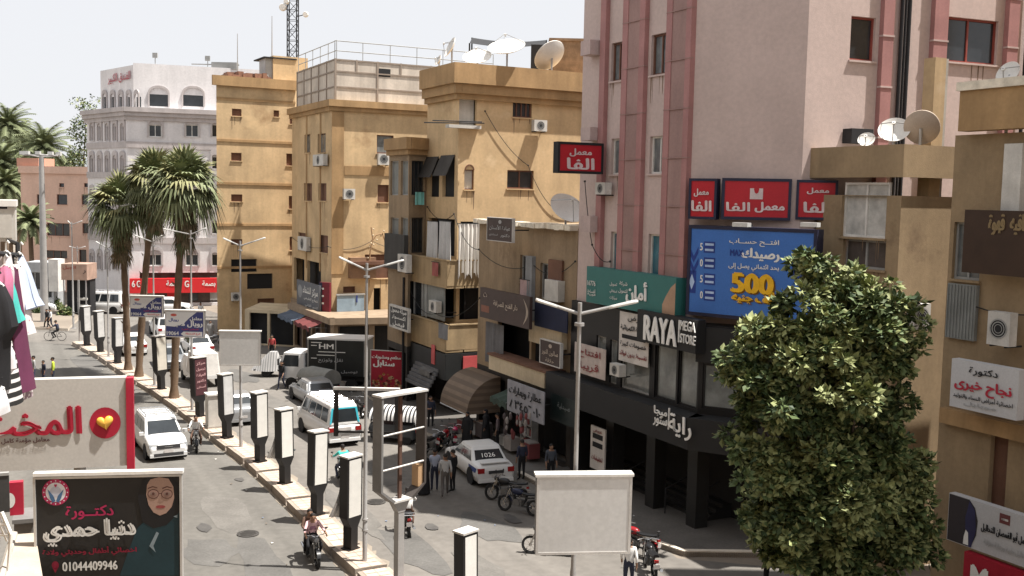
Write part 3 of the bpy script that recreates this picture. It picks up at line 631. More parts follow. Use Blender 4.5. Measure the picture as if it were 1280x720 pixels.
# ---- the hotel
hc = at(160, 240, 104).to_2d(); hl = fpx(110, hc, V2(-.70, .71)); hr = hc + V2(.95, .312) * 20
HB = Building('hotel', 'pale pink hotel with arched windows and set back top storey', 'hotel', [hl, hc, hr, hr + Vector((-3, 12)), hl + Vector((6, 8))], 19.7, HOT)
h0, h1 = HB.faces[:2]
def arch(f, r, m, wd=.16, pr=.14):
    u0, u1, z0, z1 = r; n = 10; um, hw = (u0 + u1) / 2, (u1 - u0) / 2; mb = MB()
    pts = [(u0, z0)] + [(um - hw * math.cos(math.pi * k / n), z1 + hw * .75 * math.sin(math.pi * k / n)) for k in range(n + 1)] + [(u1, z0)]
    ins = lambda s, y: [f.P(um + (a - um) * s, y, (b - z0) * (1 + (s - 1) * .7) + z0) for a, b in pts]
    k = 1 + wd / hw
    mb.loft([ins(1, -.003), ins(1, -pr), ins(k, -pr), ins(k, -.003)], m, cap=False, closed=False, smooth=False); return mb
def hw(i, bx, panes=2, fill=None):
    f = HB.faces[i]; r = f.r(*bx); o = window(HB, i, r, fm=MC['frame_white'] if i == 1 else HOTG, gm=MC['glass_dark'] if fill is None else fill, panes=panes, sill=True)
    arch(f, r, HOTG).build('arch_surround', o); tymp = MB()
    u0, u1, z0, z1 = r; n = 10; um, h_ = (u0 + u1) / 2, (u1 - u0) / 2
    tymp.poly([(um - h_ * math.cos(math.pi * k / n), z1 + h_ * .75 * math.sin(math.pi * k / n)) for k in range(n + 1)], -.03, HOTG, f.M); tymp.build('arch_panel', o)
for row in ((156, 171), (196, 211), (238, 252), (278, 292), (318, 332)):
    for x in (186, 232): hw(1, (x, row[0], x + 16, row[1]))
    hw(1, (265, row[0], 272, row[1]), 1)
    for k in range(5): hw(0, (113.5 + k * 9.6, row[0] + 2, 118 + k * 9.6, row[1] + 5), 1, HOTG)
HB.holes[1].append((1.0, 14, .3, 3.4)); HB.finish()
mb = MB()
for f, e in ((h0, 1), (h1, 0)):
    for o_, z0, z1 in ((.2, 18.6, 19.0), (.4, 19.0, 19.4), (.6, 19.4, 19.85)): mb.box(-.3, f.L + o_ * e * .6, -o_, -.003, z0, z1, HOTG, f.M)
    for y in (184, 222, 263, 303): zz = h1.px(200, y)[1]; mb.box(0, f.L + .08 * e, -.12, -.003, zz - .12, zz + .5, HOTG, f.M)
mb.islands('stone_band', HB.root)
ha = h0.P(h0.L * .08, 1.2, 0).to_2d(); hb_ = h0.P(h0.L, 1.3, 0).to_2d(); hm = h1.P(.6, 1.0, 0).to_2d(); hr2 = h1.P(20, 1.1, 0).to_2d()
uf0, uf1 = Face(ha, hm), Face(hm, hr2)
mb = MB()
w0 = [uf0.r(129.5 + k * 10, 121, 134 + k * 10, 136) for k in range(5)]; w1 = [uf1.r(187, 118, 210, 133), uf1.r(229, 119, 254, 133)]
wall(mb, uf0, 0, uf0.L, 19.6, 24.1, w0, HOT); wall(mb, uf1, 0, uf1.L, 19.6, 24.3, w1, HOT)
mb.quad([(*ha, 24.0), (*hm, 24.0), (*hr2, 24.0), (*(hr2 + Vector((-3, 9))), 24.0), (*(ha + Vector((6, 8))), 24.0)], HOT)
mb.build('top_storey', HB.root)
for f, ws in ((uf0, w0), (uf1, w1)):
    for r in ws:
        g = MB(); g.box(r[0], r[1], .1, .2, r[2], r[3], MC['glass_dark'], f.M); o = g.build('window', HB.root); arch(f, r, HOTG).build('arch_surround', o)
mb = MB(); u0, u1, z0, z1 = uf0.r(136, 91, 164, 104); HR = mat('letter_red_dull', (.42, .10, .12), .6)
mb.text('الفندق الكبير', u0, u1, z0, z1, -.1, HR, uf0.M, bold=.04); mb.build('rooftop_lettering', HB.root)
mb = MB(); RED = mat('sign_red', (.62, .025, .03), .5, var=.06); u0, u1, z0, z1 = h1.r(162, 348, 271, 366, .6); mb.box(u0, u1, -.7, -.1, z0, z1, RED, h1.M); mb.build('shop_awning', HB.root)
mb = MB()
for t, x0, x1 in (('6', 165, 168.5), ('بصمة', 208, 226), ('G', 231, 236), ('بصمة', 253, 269), ('G', 171, 175)):
    u0, u1, z0, z1 = h1.r(x0, 351, x1, 359, .8); mb.text(t, u0, u1, z0, z1, -.72, WL, h1.M, bold=.04)
mb.build('awning_lettering', HB.root)
mb = MB(); mb.box(.8, 14.2, .5, .6, .2, 3.5, mat('shop_dim', (.10, .075, .065), .6, var=.5, scale=1.2), h1.M)
for k in range(6): mb.box(1.5 + k * 2.1, 2.4 + k * 2.1, .42, .49, .5, 2.9, (MC['frame_grey'], RED, MC['glass_dark'])[k % 3], h1.M)
mb.build('shop_front', HB.root)
mb = MB()
for x in (194, 260):
    p = uf1.P(uf1.px(x, 84)[0], .8, 0); mb.cyl((p.x, p.y, 24.2), (p.x, p.y, 25.2), .05, n=6, m=MC['frame_grey']); mb.box(p.x - .25, p.x + .25, p.y - .1, p.y + .1, 25.0, 25.5, MC['frame_grey'])
p = uf1.P(uf1.px(258, 80)[0], 1, 0); mb.box(p.x - 1.5, p.x + 3.4, p.y, p.y + .1, 24.6, 24.72, MC['frame_grey']); mb.box(p.x + .6, p.x + 3.2, p.y - .2, p.y + .6, 24.2, 24.9, MC['frame_grey']); mb.islands('roof_fitting', HB.root)
# ---- orange school-like building far left
oa, ob = at(26, 240, 118).to_2d(), at(118, 240, 116).to_2d()
SAL = mat('salmon_plaster', (.66, .455, .36), .9, var=.1, scale=.4, streak=.08); SALD = mat('salmon_dark', (.50, .27, .20), .9, var=.12, scale=.4)
OB = Building('salmon_block', 'salmon painted flat roofed block beyond the junction', 'building', [oa, ob, ob + Vector((0, 9)), oa + Vector((0, 9))], 13.9, SAL)
e0 = OB.faces[0]
for x0, y0, x1, y1, n in ((49, 229, 53, 234, 1), (74, 229, 80, 234, 1), (105, 229, 111, 234, 1), (71, 243, 84, 256, 1), (102, 243, 113, 256, 1), (59, 279, 87, 295, 3), (103, 279, 113, 292, 1), (57, 313, 84, 323, 3), (99, 312, 108, 335, 1), (46, 243, 56, 255, 1)):
    window(OB, 0, e0.r(x0, y0, x1, y1), fm=MC['frame_brown'], gm=MC['glass_dark'], panes=n)
OB.finish()
mb = MB(); mb.box(-.1, e0.L + .1, -.25, -.003, 13.3, 14.1, SAL, e0.M); zz = e0.px(70, 312)[1]; mb.box(0, e0.L, -.3, -.003, zz, zz + 3.2, SALD, e0.M) if False else None
mb.box(-.6, 2.2, .2, 3, 14.0, 15.0, SALD, e0.M); mb.build('parapet', OB.root)
# ---- tan house at the right with the wide corner window
A_ = fpx(1022, Vector((10.6, 35.8)), V2(.46, -.888)); A_ = Vector((10.6, 35.8)) if False else A_
B_ = fpx(1127, A_, V2(.46, -.888)); E_ = B_ + V2(.89, .45) * 3.2
RH = Building('tan_house', 'tan house with wide curtained window behind the leafy tree', 'building', [A_, B_, E_, E_ + V2(-.46, .888) * 4, A_ + V2(.89, .45) * 3.2], 12.2, mat('tan_darkened', (.32, .232, .138), .9, var=.2, scale=.5, bump=.25, streak=.2, stain=(.17, .115, .07), stain_at=.58))  # tan plaster darkened to hold the street canyon's shade, with stains
r0, r1 = RH.faces[:2]
window(RH, 0, r0.r(1052, 228, 1108, 297), fm=MC['frame_white'], gm=mat('lace_curtain', (.50, .49, .46), .7, var=.3, scale=2.6), panes=2); window(RH, 0, r0.r(1053, 300, 1107, 336), fm=MC['frame_grey'], gm=mat('dim_pane', (.12, .10, .09), .3, var=.4), panes=2)
RH.finish()
mb = MB(); za, zb = r0.px(1075, 222)[1], r0.px(1075, 183)[1]
mb.box(-.25, r0.L + .2, -.22, -.004, za, zb, RH.m, r0.M); mb.box(-.21, r1.L + .2, -.2, -.004, za + .005, zb, RH.m, r1.M); mb.box(-.1, r0.L, -.003, 3, zb - .6, zb - .3, CONC, r0.M); mb.build('parapet', RH.root)
mb = MB(); u0, u1 = r1.px(1183, 130)[0], r1.px(1203, 130)[0]; zt = r1.px(1192, 84)[1]; p = r1.P(r1.L * .62, .6, 0)
mb.box(r1.L * .50, r1.L * .50 + .5, .3, .8, 11.5, zt + .3, CONC, r1.M); mb.build('roof_pillar', RH.root)
mb = MB(); pq = r0.P(r0.px(1112, 150)[0], 1.4, 0); mb.box(r0.px(1112, 150)[0], r0.px(1112, 150)[0] + .45, 1.4, 1.9, 12, r0.px(1112, 79, -1.4)[1], TAN, r0.M); mb.build('chimney_stub', RH.root)
# ---- nearest house at the right edge
G_ = fpx(1190, A_, V2(.46, -.888)); H_ = G_ + V2(.46, -.888) * 6.5
NH = Building('near_house', 'nearest tan house at the right edge with brown sign and doctor board', 'building', [G_ + V2(.89, .45) * 5, G_, H_, H_ + V2(.89, .45) * 5] if False else [G_, H_, H_ + V2(.89, .45) * 5, G_ + V2(.89, .45) * 5], 14.0, MC['tan_darkened'])
k0 = NH.faces[0]
window(NH, 0, k0.r(1191, 278, 1226, 350), fm=MC['frame_grey'], gm=MC['glass_grey'], panes=2); NH.hole(0, k0.r(1236, 545, 1258, 640)); NH.hole(0, k0.r(1242, 140, 1258, 260)) if False else None
window(NH, 0, k0.r(1258, 205, 1268, 262), fm=MC['frame_white'], gm=MC['glass_dark'], panes=1, sill=False)
NH.finish()
mb = MB(); u0, u1, z0, z1 = k0.r(1236, 545, 1258, 640); mb.box(u0, u1, .18, .25, z0, z1, MC['shutter_brown'], k0.M); mb.build('brown_door', NH.root)
mb = MB(); u0, u1, z0, z1 = k0.r(1187, 355, 1223, 424); mb.box(u0, u1, -.14, -.004, z0, z1, MC['shutter_grey'], k0.M)
for k in range(9): mb.box(u0 + (u1 - u0) * k / 9 + .02, u0 + (u1 - u0) * (k + .45) / 9, -.17, -.141, z0 + .03, z1 - .03, MC['shutter_grey'], k0.M)
mb.build('grey_shutter', NH.root)
mb = MB(); zt = k0.px(1250, 112)[1]; zb = k0.px(1250, 163)[1]; mb.box(k0.px(1212, 140)[0], k0.L, -.45, -.004, zb, zt, TANB, k0.M); mb.box(k0.px(1210, 140)[0], k0.L, -.55, .2, zt + .003, zt + .25, MC['pale_rubble'], k0.M); mb.build('parapet', NH.root)
mb = MB(); u0, u1, z0, z1 = k0.r(1262, 180, 1285, 264); mb.box(u0, u1, -.3, -.004, z0, z1, MC['white_dirty'], k0.M); mb.build('white_pier', NH.root)
mb = MB(); zz = k0.px(1235, 540)[1]; mb.box(.2, k0.L, -.25, -.004, zz, zz + .45, TANB, k0.M); mb.build('floor_band', NH.root)
# unseen tall block, added past the right edge to shade the tree's lower crown
ZB = Building('shade_block', 'tall ochre block beyond the right edge of the picture', 'building', [Vector((17.4, 32)), Vector((20.6, 15)), Vector((30, 15)), Vector((30, 32))], 30, OCHRE); ZB.finish()
mb = MB(); mb.box(0, ZB.faces[0].L, -.3, -.003, 29.2, 30.1, TANB, ZB.faces[0].M); mb.build('cornice', ZB.root)
# ---- unseen row of houses on the camera's own side of the street, added to cut sky light (the balcony the photograph was taken from belongs to it)
LX = Vector((-4.9, 7.0))
def LS_(t, o=0.0): return LX + D * t - NS * -o
for i, (tn0, tn1, hn_, mn_, lbn_) in enumerate(((62, 30, 17.5, MC['tan_darkened'], 'ochre house on the near side of the street, farthest of three, outside the left edge'), (29.6, 10, 16, MC['tan_darkened'], 'brown house on the near side of the street, outside the left edge beside the billboards'), (9.6, -26, 21, MC['tan_darkened'], 'tan house on the near side of the street from whose balcony the view is taken'))):
    a, b = LX + D * tn1, LX + D * tn0; bb = NS * 9
    NB_ = Building('unseen_side_house', lbn_, 'building', [a, b, b + bb, a + bb], hn_, mn_, group='houses on the near side of the street'); f_ = NB_.faces[0]
    L__ = f_.L; n = int(L__ / 3.4)
    for k in range(n):
        for fl in range(1, int(hn_ / 3.3) - 0): window(NB_, 0, (1 + k * 3.4, 2.3 + k * 3.4, fl * 3.3 + 1.0, fl * 3.3 + 2.4), fm=MC['frame_brown'], gm=MC['shutter_brown'] if (k + fl) % 3 else MC['glass_grey'], panes=2)
    NB_.finish(low=(3.2, MC['shop_front_dark'])); mb = MB(); mb.box(-.1, L__ + .1, -.35, -.003, hn_ - .4, hn_ + .12, TANB, f_.M); mb.build('cornice', NB_.root)
# ---- repairs, manholes, blown sand and litter on the carriageways
rr = random.Random(21)
def blob(c, rx, ry, an, z, m, mb, n=14):
    pts = []
    for k in range(n):
        a = 2 * math.pi * k / n; q = rr.uniform(.75, 1.15); x, y = rx * q * math.cos(a), ry * q * math.sin(a); pts.append((c.x + x * math.cos(an) - y * math.sin(an), c.y + x * math.sin(an) + y * math.cos(an), z))
    mb.add(pts, [tuple(range(n))], m)
ad = math.atan2(D.y, D.x); PD1 = mat('asphalt_patch_dark', (.112, .107, .1), .9, var=.2, scale=.8, fine=.12); PD2 = mat('asphalt_patch_pale', (.143, .134, .122), .92, var=.2, scale=.8, fine=.12); OIL = mat('oil_stain', (.085, .08, .075), .6, var=.3, scale=2)
mb = MB(); zz = .010
for px, py, rx, ry, m in ((285, 640, 2.6, .9, PD2), (330, 705, 3.4, .7, PD1), (262, 690, 1.6, .9, PD1), (215, 520, 3.0, .8, PD2), (110, 455, 4.5, 1.0, PD1), (150, 495, 2.5, .7, PD1), (470, 590, 2.2, .9, PD2), (520, 690, 2.8, .8, PD1), (610, 660, 2.0, .8, PD1), (440, 640, 3.2, .6, PD2), (330, 500, 3.0, .9, PD2), (300, 470, 3.0, .9, PD1), (600, 710, 1.8, .6, PD2)):
    blob(gp(px, py), rx, ry, ad, zz, m, mb); zz += .0012
tag(mb.build('road_patches'), kind='structure')
mb = MB(); zz = .028
for px, py, rx, ry in ((255, 660, .5, .25), (300, 600, .3, .2), (560, 610, .5, .3), (500, 650, .35, .2), (360, 470, .5, .3), (140, 470, .5, .3), (640, 650, .6, .3), (180, 545, .3, .2), (470, 560, .4, .2), (540, 660, .4, .25)):
    blob(gp(px, py), rx, ry, ad, zz, OIL, mb, 10); zz += .001
tag(mb.build('road_oil_marks'), kind='structure')
SANDM = mat('blown_sand', (.24, .205, .165), .95, var=.2, scale=1.5)
mb = MB(); ln = off(med, -.02); n = 0
for i in range(len(ln) - 1):
    for k in range(8):
        a = lerp(ln[i], ln[i + 1], k / 8); b = lerp(ln[i], ln[i + 1], (k + 1) / 8); t = (b - a).normalized(); no = Vector((-t.y, t.x)); w0 = .03 + .10 * abs(math.sin(i * 3.1 + k * .9)); w1 = .03 + .10 * abs(math.sin(i * 3.1 + (k + 1) * .9))
        mb.quad([(*a, .05), (*b, .05), (*(b + no * w1), .011), (*(a + no * w0), .011)], SANDM)
ln = off(med_r, .02)
for i in range(len(ln) - 1):
    for k in range(8):
        a = lerp(ln[i], ln[i + 1], k / 8); b = lerp(ln[i], ln[i + 1], (k + 1) / 8); t = (b - a).normalized(); no = Vector((t.y, -t.x)); w0 = .1 + .4 * abs(math.sin(i * 2.3 + k * .8)); w1 = .1 + .4 * abs(math.sin(i * 2.3 + (k + 1) * .8))
        mb.quad([(*b, .05), (*a, .05), (*(a + no * w0), .012), (*(b + no * w1), .012)], SANDM)
tag(mb.build('sand'), kind='stuff')
mb = MB()
for k in range(46):
    if k % 2: p = lerp(ln[0], ln[-1], 0) if False else Vector((rr.uniform(-9, 4), rr.uniform(33, 58)))
    else: i = rr.randrange(len(med) - 1); p = lerp(med[i], med[i + 1], rr.random()) + Vector((-rr.uniform(.2, 1.6), -rr.uniform(0, .8)))
    s_ = rr.uniform(.025, .075); a = rr.random() * 6.28; mb.add([(p.x + s_ * math.cos(a + q) * (1 if j % 2 else .6), p.y + s_ * math.sin(a + q), .034 + .02 * (j % 2)) for j, q in enumerate((0, 1.57, 3.14, 4.71))], [(0, 1, 2, 3)], (MC['paint_worn'], SANDM, mat('litter_brown', (.16, .12, .09), .9), mat('litter_blue', (.15, .2, .3), .7))[k % 4])
tag(mb.build('litter'), kind='stuff')
for i, (px, py, lb) in enumerate(((310, 668, 'round iron manhole cover on the left carriageway near the nearest riders'), (470, 628, 'round iron manhole cover on the right carriageway by the skeleton frame'))):
    p = gp(px, py); r = thing('manhole_cover', lb, 'manhole cover', (p.x, p.y, .008)); g = MB(); g.lathe([(.38, 0), (.38, .03), (.33, .03), (.33, .024), (.01, .024)], mat('cast_iron', (.07, .065, .06), .6, metal=.3, var=.3, scale=4), n=24); g.build('ring', r, local=True); g = MB()
    for k in range(-2, 3): g.box(-.28 + .04 * abs(k), .28 - .04 * abs(k), k * .11 - .02, k * .11 + .02, .024, .036, MC['cast_iron'])
    g.build('tread', r, local=True)
# ================================================================ STREET FURNITURE ON THE MEDIAN
def tz(px, py, p): return at(px, py, p[1]).z        # height of a photo pixel at the distance of a ground point
BLK = mat('pillar_black', (.022, .021, .021), .5, var=.2); POST = mat('poster_white', (.72, .71, .67), .6, var=.06, scale=3, streak=.06); PTORN = mat('poster_cloth', (.68, .68, .66), .8, var=.1)
POLE = mat('galvanised', (.38, .37, .36), .55, metal=.25, var=.14, streak=.15); RIM = mat('pillar_rim', (.58, .56, .53), .5)
def pillar(px, by, ty, label, style='blank', hw=.31, dp=.2, rot=R(20), wx=None):
    p, t = on_median(px, by); Y = p.y; base = .32
    zt = at(px, ty, Y).z; H = zt - base; zb = base + H * .34
    yaw = math.atan2(t.y, t.x) + math.pi / 2 + rot   # local -y faces down the street towards the viewer
    r = thing('advert_pillar', label, 'advertising pillar', (p.x, p.y, base), yaw + math.pi * 0, 'black advertising pillars along the median')
    yaw_ok = yaw
    f = MB(); w_, d = hw, dp; r.rotation_euler = (R(math.sin(px) * 1.6), R(math.cos(px * 1.7) * 1.6), yaw)
    f.prism([(-w_, H), (-w_, zb - base + .05), (-.14, zb - base - .28), (-.14, 0), (.14, 0), (.14, zb - base - .28), (w_, zb - base + .05), (w_, H)], -d, d, BLK); f.build('casing', r, local=True)
    for sgn in (-1, 1):
        g = MB(); y = sgn * (d + .012); z0, z1 = zb - base + .1, H - .07
        m = (POST, mat('poster_cream', (.62, .58, .50), .65, var=.12, scale=2, streak=.2), mat('poster_grey', (.60, .60, .59), .6, var=.14, scale=2.5, streak=.25, stain=(.38, .34, .30), stain_at=.62))[int(px) % 3] if style != 'text' else mat('poster_maroon', (.09, .035, .04), .5)
        if style == 'torn' and sgn < 0:
            z2 = z0 + .45
            g.box(-w_ + .06, w_ - .06, min(y, sgn * d), max(y, sgn * d), z2, z1, POST)
            n = 6
            g.loft([[(-w_ + .06 + (2 * w_ - .12) * (k / n) + .25 * q * q, y - .05 - .22 * q - .05 * math.sin(k * 1.7 + q * 3), z2 + .5 - q * 1.15 + .12 * k / n) for k in range(n + 1)] for q in (0, .3, .6, 1)], PTORN, cap=False, closed=False)
        else: g.box(-w_ + .06, w_ - .06, min(y, sgn * d), max(y, sgn * d), z0, z1, m)
        o = g.build('poster', r, local=True)
        if style == 'text':
            q = MB(); Mx = Matrix.Identity(4) if sgn < 0 else Matrix.Rotation(math.pi, 4, 'Z')
            for k in range(5): q.text(('مركز', 'تجميل', 'العيادة', 'دكتور', 'أسنان')[k], -w_ + .12, w_ - .12, z1 - .3 - k * .3, z1 - .13 - k * .3, -(d + .016), mat('letter_pink', (.6, .36, .36), .6), Mx, bold=.04)
            q.build('poster_lettering', o, local=True)
    g = MB(); g.box(-w_ - .02, w_ + .02, -d - .03, d + .03, H, H + .05, RIM); g.build('cap', r, local=True)
    g = MB(); g.box(-.24, .24, -.2, .2, -.02, .06, BLK); g.build('base_plate', r, local=True)
    g = MB(); g.box(-w_ + .01, w_ - .01, -d - .006, -d - .001, zb - base + .06, H - .04, RIM) if False else g.tube([(-w_ + .03, -d - .02, zb - base + .07), (w_ - .03, -d - .02, zb - base + .07)], .018, 5, RIM); g.build('poster_rail', r, local=True)
    return r
pillar(107, 432, 383, 'black advert pillar with blank pale poster, at the far nose of the median')
pillar(122, 441, 389, 'black advert pillar with blank poster, second from the far nose of the median')
pillar(146, 453, 398, 'black advert pillar with blank poster, just beyond the leaning first palm trunk')
pillar(196, 487, 420, 'black advert pillar with crumpled cream poster between palm trunks', hw=.36)
pillar(247, 522, 447, 'black advert pillar with dark maroon lettered poster beside the white cabinet', 'text', hw=.38)
pillar(284, 546, 468, 'black advert pillar with pale poster next to the white cabinet and lamp post')
pillar(318, 578, 490, 'black advert pillar with narrow white poster, between lamp post and torn poster')
pillar(354, 606, 512, 'black advert pillar with torn white cloth flapping at mid height', 'torn')
pillar(390, 643, 540, 'black advert pillar with clean white poster beside the microbus')
pillar(432, 688, 569, 'black advert pillar with torn white cloth nearest the two riders', 'torn')
pillar(528, 838, 663, 'nearest black advert pillar with blank poster at the bottom edge', hw=.25, dp=.17)
# ---- lamp posts
LAMPH = mat('lamp_head', (.66, .66, .64), .4, metal=.2)
def lamp(bp, top, arms, label, r0=.076, joint=True, heads=True, group='double arm street lamps'):
    px, py, = top; z = at(px, py, bp[1]).z
    r = thing('street_lamp', label, 'street lamp', (bp[0], bp[1], .3), 0, group); H = z - .3
    g = MB(); g.tube([(0, 0, 0), (0, 0, 1.3), (0, 0, 1.32), (0, 0, H * .45), (0, 0, H * .46), (0, 0, H + .1)], [r0, r0, r0 * .85, r0 * .8, r0 * .62, r0 * .55], 12, POLE); g.build('pole', r, local=True)
    g = MB()
    for zz in (1.0, 1.35, H - .35): g.tube([(0, 0, zz), (0, 0, zz + .06)], r0 * 1.3, 12, POLE)
    g.islands('collar', r, local=True)
    g = MB(); g.box(-.22, .22, -.22, .22, 0, .03, POLE); g.build('base_plate', r, local=True)
    for ax, ay in arms:
        q = at(ax, ay, bp[1]); e = Vector((q.x - bp[0], 0, q.z - .3)); s_ = Vector((0, 0, H - .12)); e.y = -.15 * (1 if e.x > 0 else -1) + .1
        g = MB(); g.tube([s_, s_ + (e - s_) * .55], [.034, .03], 8, POLE); a = g.build('lamp_arm', r, local=True)
        d = (e - s_).normalized(); g = MB(); p0_, p1_ = s_ + (e - s_) * .5, e; n = Vector((0, 1, 0)); u = d.cross(n)
        sec = lambda p, w_, h_: [p + n * w_ * .5, p + n * w_ * .35 + u * h_, p - n * w_ * .35 + u * h_, p - n * w_ * .5, p - n * w_ * .4 - u * .03, p + n * w_ * .4 - u * .03]
        g.loft([sec(p0_, .06, .025), sec(p0_ + (p1_ - p0_) * .12, .10, .03), sec(p1_ - (p1_ - p0_) * .1, .14, .035), sec(p1_, .09, .02)], LAMPH, smooth=False); g.build('lamp_head', a, local=True)
    return r
m6, _ = on_median(457, 703); m5, _ = on_median(301, 560); m4, _ = on_median(232, 514); m3, _ = on_median(184, 483); m2, _ = on_median(134, 446)
m7 = Vector((1.32, 20.0))
lamp(m6, (461, 333), ((422, 322), (505, 325)), 'street lamp with two pale arms carrying an empty black board frame')
lamp(m5, (301, 304), ((277, 298), (332, 297)), 'street lamp carrying the far blank white board')
lamp(m4, (230, 290), ((202, 286), (258, 285)), 'street lamp rising through the palm crowns above the nearer blue board')
lamp(m3, (184, 300), ((166, 294), (203, 294)), 'street lamp behind palm trunk above the farther blue board')
lamp(m2, (135, 308), ((118, 302), (152, 302)), 'thin street lamp beyond the leaning palm')
lamp(m7, (734, 385), ((670, 376), (797, 376)), 'nearest street lamp carrying the large blank white board')
fl = gp(92, 415); lamp(fl.to_2d(), (93, 279), ((83, 276), (103, 276)), 'small far street lamp in front of the salmon block', .08)
fl2 = gp(98, 395); lamp(fl2.to_2d(), (96, 309), ((85, 308), (107, 308)), 'short far street lamp with level arms above the brown kiosk', .08)
# ---- boards on the lamp posts
def board(bp, bx, label, kind='blank', dy=-.2, th=.22, rz=0.0):
    x0, y0, x1, y1 = bx; Yb = bp[1] + dy; a = at((x0 + x1) / 2, y1, Yb); b = at((x0 + x1) / 2, y0, Yb); L_ = at(x0, (y0 + y1) / 2, Yb).x; R_ = at(x1, (y0 + y1) / 2, Yb).x
    wv, h = (R_ - L_) / 2, b.z - a.z
    r = thing('lamp_post_board', label, 'billboard', ((L_ + R_) / 2, Yb, a.z), rz, 'boards hung on the lamp posts')
    if kind == 'frame':
        for q in ((-wv, -wv + .13, 0, h - .08), (wv - .13, wv, 0, h - .08)): g = MB(); g.box(q[0], q[1], -th, 0, q[2], q[3], BLK); g.build('side_frame', r, local=True)
        g = MB(); g.box(-wv - .02, wv + .02, -th - .02, .02, h - .08, h, RIM); g.build('top_frame', r, local=True)
        g = MB(); g.box(-wv + .13, wv - .13, -.06, 0, .1, .16, BLK); g.build('cross_bar', r, local=True); return r
    g = MB(); g.box(-wv, wv, -th, 0, 0, h, mat('board_case', (.10, .095, .09), .5)); g.build('case', r, local=True)
    g = MB(); g.box(-wv - .03, wv + .03, -th - .03, .03, h, h + .05, mat('board_top', (.72, .70, .66), .5)); g.build('cap', r, local=True)
    g = MB(); t = .05
    for q in ((-wv, wv, 0, t), (-wv, wv, h - t, h), (-wv, -wv + t, t, h - t), (wv - t, wv, t, h - t)): g.box(q[0], q[1], -th - .02, -th - .001, q[2], q[3], RIM)
    g.build('frame', r, local=True)
    g = MB(); g.box(-wv + t, wv - t, -th - .012, -th - .002, t, h - t, mat('board_white', (.62, .615, .60), .55, var=.07, scale=.8, streak=.06) if kind == 'blank' else mat('lab_navy', (.055, .065, .20), .5, var=.05)); f = g.build('face', r, local=True)
    if kind == 'lab':
        y = -th - .018; W_ = mat('lab_white', (.68, .68, .68), .5, var=.03); q = MB()
        q.poly([(-wv + .06, h - .06), (-wv + .06, h * .42), (-wv * .5, h * .40), (-wv * .05, h * .52), (wv * .25, h * .74), (wv * .62, h - .06)], y, W_)
        q.build('white_swoosh', f, local=True); q = MB(); y -= .006
        q.text('معامل', wv * .28, wv * .88, h * .62, h * .78, y, W_, bold=.05); q.text('رويال لاب', -wv * .55, wv * .9, h * .38, h * .62, y, W_, bold=.06)
        q.text('رويال', -wv * .8, -wv * .3, h * .58, h * .72, y, mat('lab_blue', (.06, .08, .25), .5), bold=.05)
        q.disc(-wv * .55, h * .84, .16, .07, y, mat('lab_red', (.5, .10, .08), .5)); q.text('للتحاليل الطبية', -wv * .15, wv * .7, h * .27, h * .34, y, mat('lab_crimson', (.6, .04, .06), .5), bold=.04)
        q.poly([(-wv * .2, h * .13), (-wv * .05, h * .22), (wv * .9, h * .22), (wv * .9, h * .05), (-wv * .05, h * .05)], y, W_)
        q.text('فرع المحطة', wv * .05, wv * .8, h * .09, h * .18, y - .008, MC['lab_crimson'], bold=.04); q.text('19064', -wv * .9, -wv * .3, h * .08, h * .22, y, W_, bold=.05)
        q.build('lettering', f, local=True)
    g = MB()
    for zz in (h * .25, h * .8): g.box(-.13, .13, .0, abs(dy) + .1, zz, zz + .06, BLK)
    g.islands('bracket', r, local=True)
    return r
board(m7, (668, 592, 787, 688), 'large blank white board on the nearest lamp post', dy=-.28, rz=R(6))
board(m5, (276, 414, 326, 456), 'blank white board on the lamp post behind the white cabinet', dy=-.2, rz=R(4))
board(m4, (208, 388, 257, 421), 'navy and white laboratory board with arrow, nearer of the two', 'lab'); board(m3, (164, 370, 205, 396), 'navy and white laboratory board with arrow, farther of the two', 'lab')
board(m6, (418, 484, 499, 545), 'empty black board frame with pale top bar behind the big skeleton frame', 'frame', dy=.15, th=.12)
